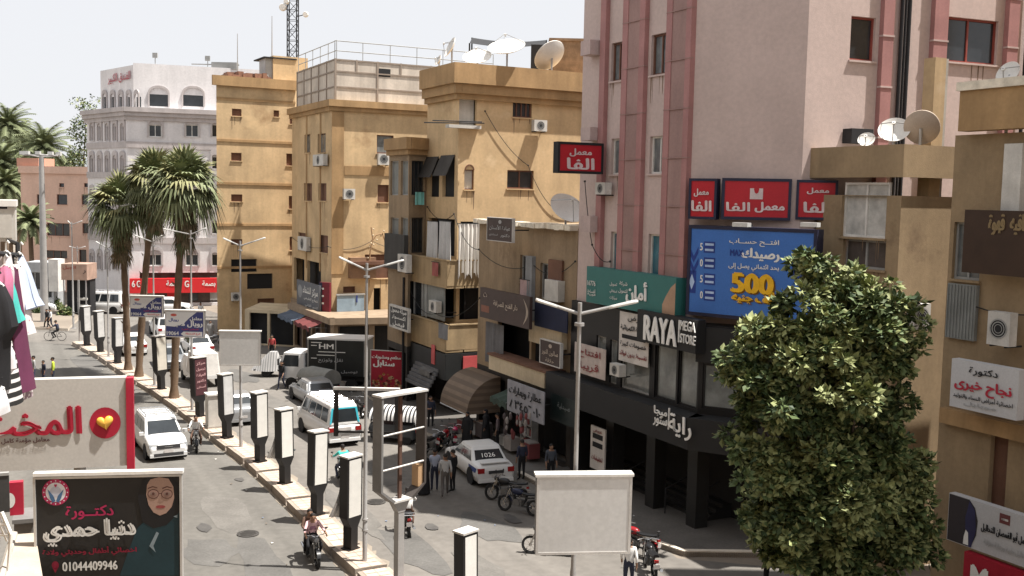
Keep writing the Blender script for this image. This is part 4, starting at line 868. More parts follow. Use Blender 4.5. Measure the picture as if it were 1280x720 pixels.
# ---- the big stripped light-box frame
fp_, ft = on_median(462, 748)
def skeleton():
    Y = fp_.y; r = thing('empty_light_box', 'stripped light box frame on a steel post, tall and hollow', 'billboard frame', (fp_.x, fp_.y, .3), R(46))
    zt = at(490, 492, Y).z - .3; zb = at(490, 622, Y).z - .3; wv, d = .84, .2; z2 = zb + .35
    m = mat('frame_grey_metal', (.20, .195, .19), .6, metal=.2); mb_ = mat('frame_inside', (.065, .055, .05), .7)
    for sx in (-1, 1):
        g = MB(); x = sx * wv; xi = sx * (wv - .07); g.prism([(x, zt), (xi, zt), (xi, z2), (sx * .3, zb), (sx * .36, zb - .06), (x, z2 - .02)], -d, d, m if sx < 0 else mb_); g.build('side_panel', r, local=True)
    g = MB(); g.box(-wv - .03, wv + .03, -d - .02, d + .02, zt, zt + .06, RIM); g.build('top_panel', r, local=True)
    g = MB(); g.box(-.36, .36, -d, d, zb - .07, zb - .01, RIM); g.build('bottom_panel', r, local=True)
    g = MB(); g.box(-.05, .05, -.04, .04, zb, zt - .02, mat('rust', (.10, .055, .04), .9)); g.build('centre_bar', r, local=True)
    for zz in (zb + .95, zb + 1.95):
        g = MB(); g.tube([(-wv + .07, -d + .04, zz), (wv - .07, -d + .04, zz + .05)], .03, 6, RIM); g.build('cross_bar', r, local=True)
    g = MB(); g.box(wv - .26, wv - .08, -d + .06, d - .06, zb + .25, zb + .9, mat('plywood', (.42, .27, .15), .8)); g.build('loose_board', r, local=True)
    g = MB(); g.box(-.11, .11, -.1, .1, 0, zb - .1, POLE); g.build('post', r, local=True)
    g = MB(); g.prism([(-.3, zb - .09), (.3, zb - .09), (.12, zb - .4), (-.12, zb - .4)], -.11, .11, POLE); g.build('post_head', r, local=True)
skeleton()
# ---- white cabinet, mast, signal
cb, ct = on_median(263, 534, .6)
r = thing('utility_cabinet', 'white steel utility cabinet standing on the median', 'cabinet', (cb.x, cb.y, .31), math.atan2(ct.y, ct.x) + math.pi / 2)
g = MB(); g.box(-.42, .42, -.3, .3, .1, 1.62, MC['white_dirty']); g.build('body', r, local=True); g = MB(); g.box(-.47, .47, -.35, .35, 1.62, 1.7, MC['white']); g.build('roof', r, local=True)
g = MB(); g.box(-.38, .38, -.32, -.302, .16, 1.56, MC['white_dirty']); d = g.build('door', r, local=True); g = MB()
for k in range(4): g.box(.02, .3, -.328, -.32, .75 + k * .07, .78 + k * .07, MC['dark'])
g.build('louvre', d, local=True); g = MB(); g.box(-.46, .46, -.34, .34, 0, .1, CONC); g.build('plinth', r, local=True)
mp = gp(56, 405)
r = thing('floodlight_mast', 'tall thick floodlight mast with a ring of lamps beyond the clothes', 'mast', (mp.x, mp.y, 0)); zt = at(53, 192, mp.y).z
g = MB(); g.tube([(0, 0, 0), (0, 0, zt)], [.34, .2], 14, POLE); g.build('pole', r, local=True); g = MB()
for k in range(9):
    a = 2 * math.pi * k / 9; g.box(1.5 * math.cos(a) - .2, 1.5 * math.cos(a) + .2, 1.2 * math.sin(a) - .15, 1.2 * math.sin(a) + .15, zt - .12, zt + .16, LAMPH)
g.islands('floodlight', r, local=True); g = MB(); g.tube([(1.5 * math.cos(2 * math.pi * k / 18), 1.2 * math.sin(2 * math.pi * k / 18), zt - .15) for k in range(19)], .05, 6, POLE)
for k in range(3): a = 2 * math.pi * k / 3; g.tube([(0, 0, zt - .3), (1.5 * math.cos(a), 1.2 * math.sin(a), zt - .15)], .05, 6, POLE)
g.build('lamp_ring', r, local=True)
tp = med[-1] + Vector((.5, .2))
r = thing('traffic_light', 'traffic light showing green on a slim post at the median nose', 'traffic light', (tp.x, tp.y, .2)); H = at(93, 350, tp.y).z - .2
g = MB(); g.tube([(0, 0, 0), (0, 0, H)], .07, 10, POLE); g.build('post', r, local=True); hz_ = at(96, 393, tp.y).z - .2
g = MB(); g.box(.1, .42, -.14, .14, hz_ - .45, hz_ + .55, BLK); h_ = g.build('signal_head', r, local=True)
gm = bpy.data.materials.new('green_lamp'); gm.use_nodes = True; gm.node_tree.nodes['Principled BSDF'].inputs['Emission Color'].default_value = (.05, 1, .45, 1); gm.node_tree.nodes['Principled BSDF'].inputs['Emission Strength'].default_value = 1.2; gm.node_tree.nodes['Principled BSDF'].inputs['Base Color'].default_value = (.02, .3, .15, 1)
for k, m in ((0, gm), (1, MC['dark']), (2, MC['dark'])): g = MB(); g.disc(.26, hz_ - .27 + k * .31, .12, .12, -.15, m, n=14); g.build('lens', h_, local=True)
# ================================================================ SIGNS ON THE BUILDINGS
NUM = 0
def sign(name, label, cat, fc, bx, off, th, pm, texts=(), frame=None, fw=.06, group=None, shapes=None, rect=None, tilt=None):
    """a boxed sign: bx is where its front shows in the photograph, off how far that front stands from the wall"""
    u0, u1, z0, z1 = rect or fc.r(*bx, off); p = fc.P((u0 + u1) / 2, -off + th, z0)
    r = thing(name, label, cat, tuple(p), 0, group)
    g = MB(); g.box(u0, u1, -off + .004, -off + th, z0, z1, frame or pm, fc.M); g.build('case', r)
    g = MB(); t = fw if frame else 0; g.box(u0 + t, u1 - t, -off - .004, -off + .002, z0 + t, z1 - t, pm, fc.M); fa = g.build('face', r)
    if frame:
        g = MB()
        for q in ((u0, u1, z0, z0 + t), (u0, u1, z1 - t, z1), (u0, u0 + t, z0 + t, z1 - t), (u1 - t, u1, z0 + t, z1 - t)): g.box(q[0], q[1], -off - .03, -off + .003, q[2], q[3], frame, fc.M)
        g.build('frame', r)
    if texts:
        g = MB()
        for tx in texts:
            s, b, m = tx[:3]; bo = tx[3] if len(tx) > 3 else .04; ex = tx[4] if len(tx) > 4 else 0
            a, c, d, e = b[1:] if b[0] == 'f' else fc.r(*b, off)
            if b[0] == 'f': a, c, d, e = u0 + (u1 - u0) * a, u0 + (u1 - u0) * c, z0 + (z1 - z0) * d, z0 + (z1 - z0) * e
            if s == '#': g.box(a, c, -off - .012, -off - .0045, d, e, m, fc.M)
            elif s == '@': g.disc((a + c) / 2, (d + e) / 2, (c - a) / 2, (e - d) / 2, -off - .009, m, fc.M)
            else: g.text(s, a, c, d, e, -off - .010 - (.012 if ex == 0 else 0), m, fc.M, bold=bo, ext=ex)
        g.build('lettering', fa)
    if shapes: shapes(fa, u0, u1, z0, z1, -off - .012)
    g = MB()
    for k in (.2, .8): x = u0 + (u1 - u0) * k; g.box(x - .03, x + .03, -off + th, -.003, (z0 + z1) / 2 - .03, (z0 + z1) / 2 + .03, MC['dark'], fc.M) if off - th > .02 else None
    if g.v: g.islands('bracket', r)
    return r
LR = mat('lab_sign_red', (.46, .018, .03), .45, var=.06); NVY = mat('frame_navy', (.02, .022, .05), .5); TEAL = mat('teal_sign', (.035, .16, .15), .5, var=.07); PK = mat('letter_pinkish', (.72, .60, .60), .5)
# facade of the tower: projecting red sign facing down the street, teal sign
ps = S(tpx(757, .1), .1); pf = Face(fpx(696, ps, NS), ps)
sign('laboratory_sign', 'red laboratory sign jutting out alone from the left edge of the pink tower', 'sign', pf, (697, 178, 754, 217), 0.02, .35, LR, ((u'معمل', (712, 186, 739, 196), PK, .05), ('الفا', (709, 198, 742, 212), PK, .07)), MC['dark'], .1, 'red laboratory signs on the pink tower')
def teal(fa, u0, u1, z0, z1, y):
    g = MB(); w_ = u1 - u0; h = z1 - z0; g.poly([(u1 - .02, z0 + .02), (u1 - .02, z1 - h * .12), (u1 - w_ * .05, z1 - h * .25), (u1 - w_ * .1, z0 + h * .5), (u1 - w_ * .13, z0 + h * .3), (u1 - w_ * .13, z0 + .02)], y, mat('sign_photo_tan', (.42, .27, .18), .6), f0.M); g.build('printed_figure', fa)
sign('teal_shop_sign', 'long teal shop sign with white lettering above the electronics shop', 'sign', f0, (733, 340, 845, 388), .5, .45, TEAL, (('أمان', (784, 352, 809, 380), WL, .04, .02), ('شركة', (775, 352, 785, 358), WL, .03), ('للتمويل', (774, 361, 785, 367), WL, .03), ('تمويل', (763, 353, 772, 358), WL, .03), ('استهلاكي', (763, 362, 772, 367), WL, .03), ('سيارات', (763, 370, 772, 375), WL, .03), ('16776', (735, 351, 745, 357), WL, .03), ('أقساط', (735, 361, 745, 366), WL, .03), ('فورية', (735, 366, 745, 370), WL, .03)), None, shapes=teal)
g = None
sign('banner', 'white cloth banner with black Arabic print hung under the teal sign', 'banner', q0, (774, 392, 811, 455), .12, .02, mat('banner_white', (.62, .58, .54), .8, streak=.1), (('معرض', ('f', .3, .9, .82, .94), MC['dark'], .04), ('للأجهزة الكهربائية', ('f', .06, .94, .62, .76), MC['dark'], .05), ('#', ('f', .1, .9, .47, .55), MC['dark']), ('خصومات كبيرة', ('f', .06, .94, .30, .42), MC['dark'], .05), ('تقسيط بدون فوائد', ('f', .04, .96, .1, .22), mat('letter_maroon', (.25, .05, .05), .6), .05)))
sign('banner', 'torn pale pink banner slanting across the left end of the pink tower', 'banner', l0 if False else q0, (718, 432, 757, 470), .35, .02, mat('banner_pinkish', (.55, .47, .43), .85, streak=.2, stain=(.35, .2, .18)), (('افتتاح', ('f', .15, .85, .55, .85), MC['letter_maroon'], .05), ('قريبا', ('f', .2, .8, .12, .42), MC['letter_maroon'], .05)))
# corner signs above the screen: three red laboratory boxes
sA = S(tpx(860, .35), .35); sB = fpx(897, sA, V2(.84, -.54)); sC = fpx(901, sB, V2(.84, -.54)); sD = fpx(989, sC, V2(.985, -.17)); sE = fpx(994, sD, V2(.985, -.17)); sF = fpx(1048, sE, V2(.97, -.24))
def drop(fa, u0, u1, z0, z1, y):
    g = MB(); M_ = LS[1].M; um = (u0 + u1) / 2; h = z1 - z0; g.poly([(um - .22, z0 + h * .50), (um + .22, z0 + h * .50), (um + .22, z0 + h * .76), (um + .08, z0 + h * .76), (um, z0 + h * .68), (um - .08, z0 + h * .76), (um - .22, z0 + h * .76)], y, PK, M_)
    g.poly([(um, z0 + h * .90), (um - .09, z0 + h * .74), (um - .06, z0 + h * .66), (um, z0 + h * .63), (um + .06, z0 + h * .66), (um + .09, z0 + h * .74)], y - .006, LR, M_); g.build('drop_emblem', fa)
LS = [Face(sA, sB), Face(sC, sD), Face(sE, sF)]
sign('laboratory_sign', 'narrow red laboratory sign, left end of the row over the blue screen', 'sign', LS[0], (861, 223, 896, 274), 0, .3, LR, (('معمل', (868, 236, 886, 246), PK, .05), ('الفا', (865, 251, 889, 264), PK, .07)), NVY, .09, 'red laboratory signs on the pink tower')
sign('laboratory_sign', 'wide red laboratory sign with drop emblem, middle of the row over the blue screen', 'sign', LS[1], (902, 223, 989, 275), 0, .3, LR, (('معمل', (944, 253, 980, 266), PK, .06), ('الفا', (908, 253, 937, 264), PK, .06)), NVY, .1, 'red laboratory signs on the pink tower', shapes=drop)
sign('laboratory_sign', 'small square red laboratory sign at the right end of the row over the blue screen', 'sign', LS[2], (995, 225, 1047, 275), 0, .3, LR, (('معمل', (1009, 235, 1036, 243), PK, .05), ('الفا', (1005, 253, 1037, 266), PK, .07)), NVY, .09, 'red laboratory signs on the pink tower')
# the blue screen
bA = S(tpx(858, .3), .3); bB = fpx(1021, bA, V2(.78, -.62)); SF = Face(bA, bB)
SCR = mat('screen_blue', (.055, .17, .50), .35, var=.04); SCRD = mat('screen_blue_dark', (.02, .05, .25), .4); YEL = mat('screen_yellow', (.85, .48, .02), .5); YELD = mat('screen_brown', (.20, .09, .01), .5)
def scr(fa, u0, u1, z0, z1, y):
    g = MB(); rr = lambda *b: SF.r(*b, 0.0)
    for k in range(2):
        a, c, d, e = rr(862, 308 + k * 14, 873, 328 + k * 14); um = (a + c) / 2; g.poly([(a, e), (um, d + (e - d) * .35), (c, e), (c, e - (e - d) * .35), (um, d), (a, e - (e - d) * .35)], y, mat('screen_pale', (.45, .58, .80), .5), SF.M) if False else (g.add([SF.P(a, y, e), SF.P(um, y, d + (e - d) * .4), SF.P(um, y, d), SF.P(a, y, e - (e - d) * .4), SF.P(c, y, e), SF.P(c, y, e - (e - d) * .4)], [(0, 3, 2, 1), (1, 2, 5, 4)], SCRD))
    a, c, d, e = rr(860, 338, 870, 366); g.poly([(a, d), (c, d), (c, e), (a, e)], y, SCRD, SF.M); um, zm = (a + c) / 2, (d + e) / 2; g.poly([(um, d + .12), (c - .05, zm), (um, e - .12), (a + .05, zm)], y - .006, mat('screen_pale', (.42, .55, .78), .5), SF.M)
    for k in range(4):
        a, c, d, e = rr(880, 302 + k * 20, 894, 316 + k * 20); g.poly([(a, d), (c, d), (c, e), (a, e)], y, SCRD, SF.M); g.poly([(a + .05, d + .06), (c - .05, d + .06), (c - .05, d + .14), (a + .05, d + .14)], y - .004, MC['screen_pale'], SF.M); g.poly([(a + .05, e - .14), (c - .05, e - .14), (c - .05, e - .06), (a + .05, e - .06)], y - .004, MC['screen_pale'], SF.M)
        a, c, d, e = rr(875.5, 304 + k * 20, 878.5, 313 + k * 20); g.text('50'[k % 2], a, c, d, e, y, WL, SF.M, bold=.04)
    a, c, d, e = rr(990, 313, 1018, 350); g.poly([(a, d), (c, d), (c, e), (a, e)], y, SCRD, SF.M)
    g.build('printed_blocks', fa); g = MB()
    for t, b, m, bo in (('افتــح حســاب', (912, 299, 974, 308), WL, .03), ('رصيدك', (928, 311, 974, 327), WL, .07), ('بحد ائتماني يصل إلى', (911, 330, 974, 339), WL, .03), ('MAX', (913, 312, 929, 320), SCRD, .05)):
        a, c, d, e = rr(*b); g.text(t, a, c, d, e, y, m, SF.M, bold=bo)
    for dx, m, yy in ((.045, YELD, y), (0, YEL, y - .03)):
        a, c, d, e = rr(916, 343, 966, 367); g.text('500', a + dx, c + dx, d - dx, e - dx, yy, m, SF.M, bold=.1); a, c, d, e = rr(916, 364, 968, 380); g.text('ألف جنيه', a + dx, c + dx, d - dx, e - dx, yy, m, SF.M, bold=.09)
    g.build('lettering', fa)
r_ = sign('advert_screen', 'large blue advert screen with yellow 500 above the electronics shop', 'screen', SF, (859, 284, 1020, 401), 0.0, .5, SCR, (), NVY, .12, shapes=scr)
for x in (927, 1013):
    u, z = SF.px(x, 282, .6); g = MB(); g.box(u - .28, u + .28, -.75, -.45, z - .04, z + .1, LAMPH, SF.M); g.box(u - .03, u + .03, -.5, .2, z - .03, z + .03, MC['dark'], SF.M); g.build('spotlight', r_)
# corner block, low block
sign('shop_sign', 'small dark brown sign with grey lettering on the ragged roof ledge', 'sign', l0, (609, 272, 641, 302), 1.1, .12, mat('sign_brown', (.055, .035, .032), .5), (('عيادة الأسنان', ('f', .1, .92, .45, .68), mat('letter_grey', (.42, .42, .42), .6), .04), ('@', ('f', .45, .57, .74, .9), MC['letter_grey']), ('دكتور', ('f', .55, .9, .18, .34), MC['letter_grey'], .04), ('استشاري', ('f', .1, .45, .2, .32), MC['letter_grey'], .04)), RIM, .03)
def cres(fa, u0, u1, z0, z1, y):
    g = MB(); M_ = l0.M; w_ = u1 - u0; h = z1 - z0; n = 12; o = [(u1 - w_ * .12 + w_ * .10 * math.sin(math.pi * k / n), z0 + h * .08 + h * .84 * k / n) for k in range(n + 1)]; i_ = [(u1 - w_ * .12 + w_ * .06 * math.sin(math.pi * k / n), z0 + h * .08 + h * .84 * k / n) for k in range(n, -1, -1)]
    for k in range(n): g.poly([o[k], o[k + 1], i_[n - k - 1], i_[n - k]], y, mat('crescent', (.40, .33, .27), .6), M_)
    g.build('crescent_emblem', fa)
sign('shop_sign', 'large dark brown shop sign with pale crescent over the curtained balcony', 'sign', l0, (600, 365, 662, 404), 1.1, .15, MC['sign_brown'], (('دار الفتح للصرافة', ('f', .3, .78, .42, .66), mat('letter_cream', (.5, .42, .35), .6), .05), ('#', ('f', .03, .2, .2, .42), mat('sign_orange', (.22, .09, .06), .6)), ('ت', ('f', .08, .16, .7, .85), MC['letter_cream'], .04)), None, shapes=cres)
sign('shop_sign', 'small dark sign with script lettering below the navy tarpaulin', 'sign', l0, (675, 426, 701, 457), .7, .12, MC['sign_brown'], (('صالون النور', ('f', .12, .9, .38, .62), MC['letter_cream'], .05), ('@', ('f', .42, .58, .7, .86), MC['letter_cream']), ('حلاقة', ('f', .3, .7, .12, .28), MC['letter_cream'], .04)), RIM, .04)
sign('shop_banner', 'pale shop banner with two rows of dark print above hanging goods', 'banner', l0, (634, 482, 680, 522), 1.6, .05, mat('banner_bluegrey', (.30, .30, .33), .8, streak=.15), (('عطارة وبهارات', ('f', .06, .94, .55, .85), MC['dark'], .05), ('٠١٠٦٥٤٣٨', ('f', .08, .92, .15, .42), MC['dark'], .06)))
sign('shop_sign', 'unlit dark green shop sign beside the pale print banner', 'sign', l0, (688, 496, 720, 530), 1.0, .12, mat('sign_darkgreen', (.012, .02, .02), .4), (('صيدلية', ('f', .3, .8, .5, .75), mat('letter_dim', (.16, .18, .18), .6), .04),))
sign('standing_board', 'white notice board with black panels leaning by the shop entrance', 'notice board', q0, (738, 534, 756, 588), .3, .06, MC['banner_white'], (('#', ('f', .15, .85, .72, .84), MC['dark']), ('#', ('f', .15, .85, .52, .64), MC['dark']), ('عروض', ('f', .2, .8, .86, .95), MC['letter_maroon'], .04), ('تخفيضات', ('f', .12, .88, .2, .34), MC['letter_maroon'], .05)))
# brown bay block: black and white board, small grey board, roll banner
sign('shop_sign', 'black board with white Arabic block lettering on the narrow brown block', 'sign', n0f, (487, 383, 511, 412), .5, .12, mat('sign_black', (.02, .02, .021), .5), (('صيانة محمول', ('f', .1, .9, .66, .9), WL, .06), ('اكسسوار', ('f', .15, .85, .4, .6), WL, .06), ('فيصل', ('f', .2, .8, .1, .34), WL, .06)), MC['white_dirty'], .12)
sign('shop_sign', 'small grey lettered board beside the black and white board', 'sign', b0, (516, 397, 530, 418), 1.2, .1, mat('sign_grey', (.10, .10, .105), .5), (('كمبيوتر', ('f', .1, .9, .6, .8), WL, .04), ('طباعة', ('f', .15, .85, .25, .45), WL, .04)), RIM, .03, rect=(-2.2, -.6, b0.px(523, 418, 1.2)[1], b0.px(523, 397, 1.2)[1]))
rb_ = Face(at(463, 462, 60.5).to_2d(), at(503, 462, 60.0).to_2d())
def food(fa, u0, u1, z0, z1, y):
    g = MB(); h = z1 - z0; w_ = u1 - u0; rr = random.Random(4)
    for k in range(60):
        a, b = rr.random(), rr.random(); x = u0 + w_ * (.06 + .88 * a); z = z0 + h * (.04 + .40 * b * (1 - abs(a - .5) * 1.3)); s_ = .05 + .07 * rr.random()
        g.disc(x, z, s_, s_ * .8, y - .003 * (k % 9), (mat('food_orange', (.35, .12, .03), .6), mat('food_pale', (.5, .33, .18), .6), mat('food_dark', (.10, .03, .02), .6))[k % 3], rb_.M, n=8)
    g.build('printed_food', fa)
sign('food_banner', 'red food banner with white lettering behind the second lamp post', 'banner', rb_, (463, 438, 503, 486), 0, .05, mat('banner_red', (.36, .02, .04), .6, var=.1), (('مطعم ومشويات', ('f', .05, .95, .74, .87), WL, .05), ('سنابل', ('f', .1, .75, .55, .74), WL, .07)), RIM, .04, shapes=food)
# ochre block: blue-grey and red signs, street-front shed
sign('shop_sign', 'faded blue grey billboard with white script on the ochre block', 'sign', o0, (371, 353, 399, 390), .9, .15, mat('sign_slate', (.12, .13, .15), .5), (('مركز الشفاء', ('f', .3, .95, .55, .85), WL, .05), ('للعلاج الطبيعي', ('f', .35, .95, .38, .5), WL, .04), ('@', ('f', .05, .25, .4, .85), mat('sign_pale_grey', (.28, .29, .30), .6)), ('الدور الثاني', ('f', .4, .95, .16, .28), WL, .04)))
so0 = o0.P(o0.px(413, 372)[0], -.4, 0)
rs_ = Face(at(399, 372, so0.y - .2).to_2d(), at(412, 372, so0.y - .6).to_2d())
sign('shop_sign', 'dark red vertical billboard with white dashes beside the blue grey one', 'sign', rs_, (399, 353, 412, 391), 0, .2, mat('sign_maroon', (.17, .018, .03), .5), (('#', ('f', .05, .45, .76, .82), WL), ('#', ('f', .05, .45, .52, .58), WL), ('#', ('f', .05, .45, .28, .34), WL), ('#', ('f', .0, .3, .0, 1.0), NVY)))
# right-hand houses
sign('shop_sign', 'large dark brown signboard on the nearest tan house', 'sign', k0, (1204, 263, 1290, 344), .7, .2, mat('sign_choco', (.045, .024, .015), .5, var=.2), (('قهوة', (1237, 268, 1256, 294), mat('letter_gold', (.25, .18, .09), .6), .05), ('كافيه', (1264, 268, 1286, 294), MC['letter_gold'], .05)))
RT = mat('letter_crimson', (.50, .03, .06), .6)
sign('doctor_sign', 'white doctor sign box with red name on the nearest tan house', 'sign', k0, (1188, 455, 1273, 517), .9, .3, mat('sign_white', (.56, .56, .57), .5, var=.05), (('دكتورة', (1212, 461, 1248, 472), MC['dark'], .05), ('نجاح خيرى', (1194, 477, 1265, 496), RT, .06), ('اخصائية أمراض النساء والتوليد', (1192, 496, 1267, 504), MC['dark'], .04), ('موبايل', (1205, 505, 1246, 511), MC['letter_grey'], .03)))
def dentist(fa, u0, u1, z0, z1, y):
    g = MB(); M_ = k0.M; h = z1 - z0; w_ = u1 - u0; n = 10
    g.poly([(u0 + .02, z0 + .02), (u0 + w_ * .30, z0 + .02), (u0 + w_ * .36, z0 + h * .3), (u0 + w_ * .37, z0 + h * .6), (u0 + w_ * .33, z1 - h * .15), (u0 + w_ * .26, z1 - .02), (u0 + .02, z1 - .02)], y, mat('print_dark', (.03, .025, .03), .5), M_)
    g.poly([(u0 + w_ * .24, z0 + .02), (u0 + w_ * .31, z0 + .02), (u0 + w_ * .355, z0 + h * .4), (u0 + w_ * .33, z1 - h * .2), (u0 + w_ * .26, z1 - .05), (u0 + w_ * .22, z0 + h * .6)], y - .005, mat('print_navy', (.03, .03, .09), .5), M_)
    g.poly([(u0 + w_ * .21, z0 + h * .04), (u0 + w_ * .275, z0 + h * .04), (u0 + w_ * .265, z0 + h * .3), (u0 + w_ * .235, z0 + h * .35), (u0 + w_ * .215, z0 + h * .2)], y - .010, WL, M_); g.build('printed_picture', fa)
sign('doctor_sign', 'long white clinic sign with dark picture at the foot of the nearest house', 'sign', k0, (1184, 632, 1292, 694), 1.2, .25, mat('sign_white_shade', (.50, .50, .51), .5, var=.06), (('معمل أبو القمصان للتحاليل', ('f', .42, .97, .42, .64), MC['dark'], .05), ('تحاليل طبية ورعاية منزلية', ('f', .46, .95, .16, .3), MC['letter_grey'], .04), ('#', ('f', .62, .74, .72, .92), mat('logo_brown', (.16, .05, .05), .5)), ('#', ('f', .64, .72, .79, .83), WL)), shapes=dentist)
sign('shop_sign', 'red shop sign with white M under the long clinic sign', 'sign', k0, (1203, 704, 1290, 760), 1.3, .25, mat('sign_deepred', (.36, .012, .03), .5), (('M', ('f', .14, .36, .2, .75), WL, .08),))
# ================================================================ THINGS ON ROOFS AND WALLS
DISH = mat('dish_white', (.74, .72, .68), .5, var=.1, scale=1.5); DISHT = mat('dish_tan', (.42, .34, .27), .6, var=.15)
def dish(p, rad, az, el, label, m=DISH, hm=.9):
    r = thing('satellite_dish', label, 'satellite dish', tuple(p), 0, 'satellite dishes on the roofs')
    d = Vector((math.cos(R(el)) * math.cos(R(az)), math.cos(R(el)) * math.sin(R(az)), math.sin(R(el)))); Mx = Matrix.Translation((0, 0, hm)) @ d.to_track_quat('Z', 'Y').to_matrix().to_4x4()
    n = 28; pr = [(rad * k / 7, .28 * rad * (k / 7) ** 2) for k in range(1, 8)]; g = MB(); back = [(max(a - .01, .01), b - .03) for a, b in reversed(pr)]
    g.lathe([(.01, 0)] + pr + back + [(.01, -.03)], m, n=n, M=Mx); g.build('reflector', r, local=True)
    f = Mx @ Vector((0, 0, rad * .95)); g = MB()
    for k in range(3): a = 2 * math.pi * k / 3 + .5; g.tube([Mx @ Vector((rad * .97 * math.cos(a), rad * .97 * math.sin(a), .27 * rad)), f], .018, 5, MC['steel'])
    g.build('feed_struts', r, local=True); g = MB(); g.cyl(f, Mx @ Vector((0, 0, rad * .8)), .06, n=8, m=MC['white']); g.build('feed_horn', r, local=True)
    g = MB(); g.tube([(0, 0, 0), (0, 0, hm - .15), Mx @ Vector((0, 0, -.03))], .05, 8, MC['steel']); g.build('mount', r, local=True)
    return r
def on_roof(px, py, Y, z): q = at(px, py, Y); return Vector((q.x, q.y, z))
dish(on_roof(565, 62, 57.5, 18.75), .58, 200, 25, 'small tilted white dish on a pole at the left of the corner roof', hm=1.1)
dish(on_roof(597, 70, 57.0, 18.75), .78, -100, 55, 'low white dish lying back on the corner roof, next to the biggest one', hm=.45)
dish(on_roof(634, 60, 57.0, 18.75), 1.02, -105, 60, 'biggest white dish in the middle of the corner roof', hm=.95)
dish(on_roof(690, 66, 58.0, 18.75), .95, 130, 38, 'white dish seen from behind by the brick wall on the corner roof', hm=.75)
dish(on_roof(549, 74, 58.5, 18.75), .3, 205, 25, 'tiny white dish at the left edge of the corner roof', hm=.55)
dish(on_roof(707, 276, 47.2, 10.6), .85, -62, 42, 'white dish on the roof ledge against the pink tower', hm=.7)
def on_parapet(x, inn=.5): u, z = r0.px(x, 184, -inn); p = r0.P(u, inn, zb_par - .3); return p
zb_par = r0.px(1075, 183)[1]
dish(on_parapet(1083), .28, -120, 35, 'smallest white dish on the tan house parapet', hm=.52)
dish(on_parapet(1117, .6), .50, -115, 38, 'large white dish in the middle of the tan house parapet', hm=.75)
dish(on_parapet(1150, .9), .56, 60, 18, 'big brownish dish seen from behind beside the roof pillar', DISHT, hm=.85)
dish(k0.P(k0.px(1262, 93, -.4)[0], .4, 13.98), .36, -150, 25, 'small white dish on the nearest house roof', hm=k0.px(1262, 93, -.4)[1] - 13.98)
def ac(fc, bx, off, label, fan=True):
    u0, u1, z0, z1 = fc.r(*bx, off); r = thing('air_conditioner', label, 'air conditioner', tuple(fc.P((u0 + u1) / 2, -off / 2, z0)), 0, 'air conditioner units on the walls')
    g = MB(); g.box(u0, u1, -off, -off + .32, z0, z1, MC['white_dirty'], fc.M); g.build('case', r); rr = min(u1 - u0, z1 - z0) * .4
    g = MB(); c = fc.P((u0 + u1) / 2, -off - .005, (z0 + z1) / 2)
    for q in (1, .72, .45): g.add([fc.P((u0 + u1) / 2 + rr * q * math.cos(2 * math.pi * k / 20) * s, -off - .012, (z0 + z1) / 2 + rr * q * math.sin(2 * math.pi * k / 20) * s) for s in (1, .86) for k in range(20)], [(k, (k + 1) % 20, (k + 1) % 20 + 20, k + 20) for k in range(20)], MC['frame_grey'])
    g.disc((u0 + u1) / 2, (z0 + z1) / 2, rr, rr, -off - .006, MC['dark'], fc.M, 20); g.build('fan_grille', r)
    g = MB()
    for x in (u0 + .1, u1 - .14): g.box(x, x + .04, -off, -.003, z0 - .05, z0 - .005, MC['dark'], fc.M)
    g.islands('bracket', r); return r
ac(o1, (473, 192, 487, 206), .5, 'white air conditioner under the window by the narrow block'); ac(o0, (391, 193, 404, 207), .45, 'air conditioner between two windows on the shaded ochre wall')
ac(r1, (1143, 380, 1163, 412), .5, 'grey air conditioner at the corner behind the tree'); ac(k0, (1234, 390, 1262, 432), .7, 'large grey air conditioner under the brown signboard'); ac(t1, (290, 366, 300, 376), .5, 'small air conditioner low on the plain ochre block'); ac(o0, (372, 296, 383, 313), .4, 'pale air conditioner beside brown shutters on the ochre wall'); ac(n0f, (497, 318, 508, 340), .5, 'air conditioner hanging under the glazed bay')
# cell mast and aerials
mp = at(366, 66, 96); r = thing('antenna_mast', 'lattice telecom mast with drum dishes behind the ochre roofs', 'mast', (mp.x, mp.y, 20)); zt = 27.5 - .5; g = MB(); wv = .42
cr = [(-wv, -wv), (wv, -wv), (wv, wv), (-wv, wv)]
for a, b in cr: g.tube([(a, b, -8), (a, b, zt - 15)], .06, 6, MC['dark'])
g.islands('corner_post', r, local=True); g = MB(); z = -8.0; k = 0
while z < zt - 16:
    for i in range(4): a, b = cr[i], cr[(i + 1) % 4]; g.tube([(*a, z), (*b, z + .9)] if k % 2 else [(*b, z), (*a, z + .9)], .03, 4, MC['dark']); g.tube([(*a, z), (*b, z)], .03, 4, MC['dark'])
    z += .9; k += 1
g.build('lattice', r, local=True)
for x, y, rad in ((353.5, 9, .34), (382, 18, .26), (358, 2, .25)):
    q = at(x, y, mp.y - .5) - Vector((mp.x, mp.y, 20)); g = MB(); g.lathe([(.01, -.2), (rad * .8, -.2), (rad, -.05), (rad, .12), (.01, .2)], DISH, c=tuple(q), axis='y', n=16); dd = g.build('drum_dish', r, local=True); g = MB(); g.tube([q, (wv if q.x > 0 else -wv, -wv, q.z - .2)], .04, 5, MC['dark']); g.build('arm', dd, local=True)
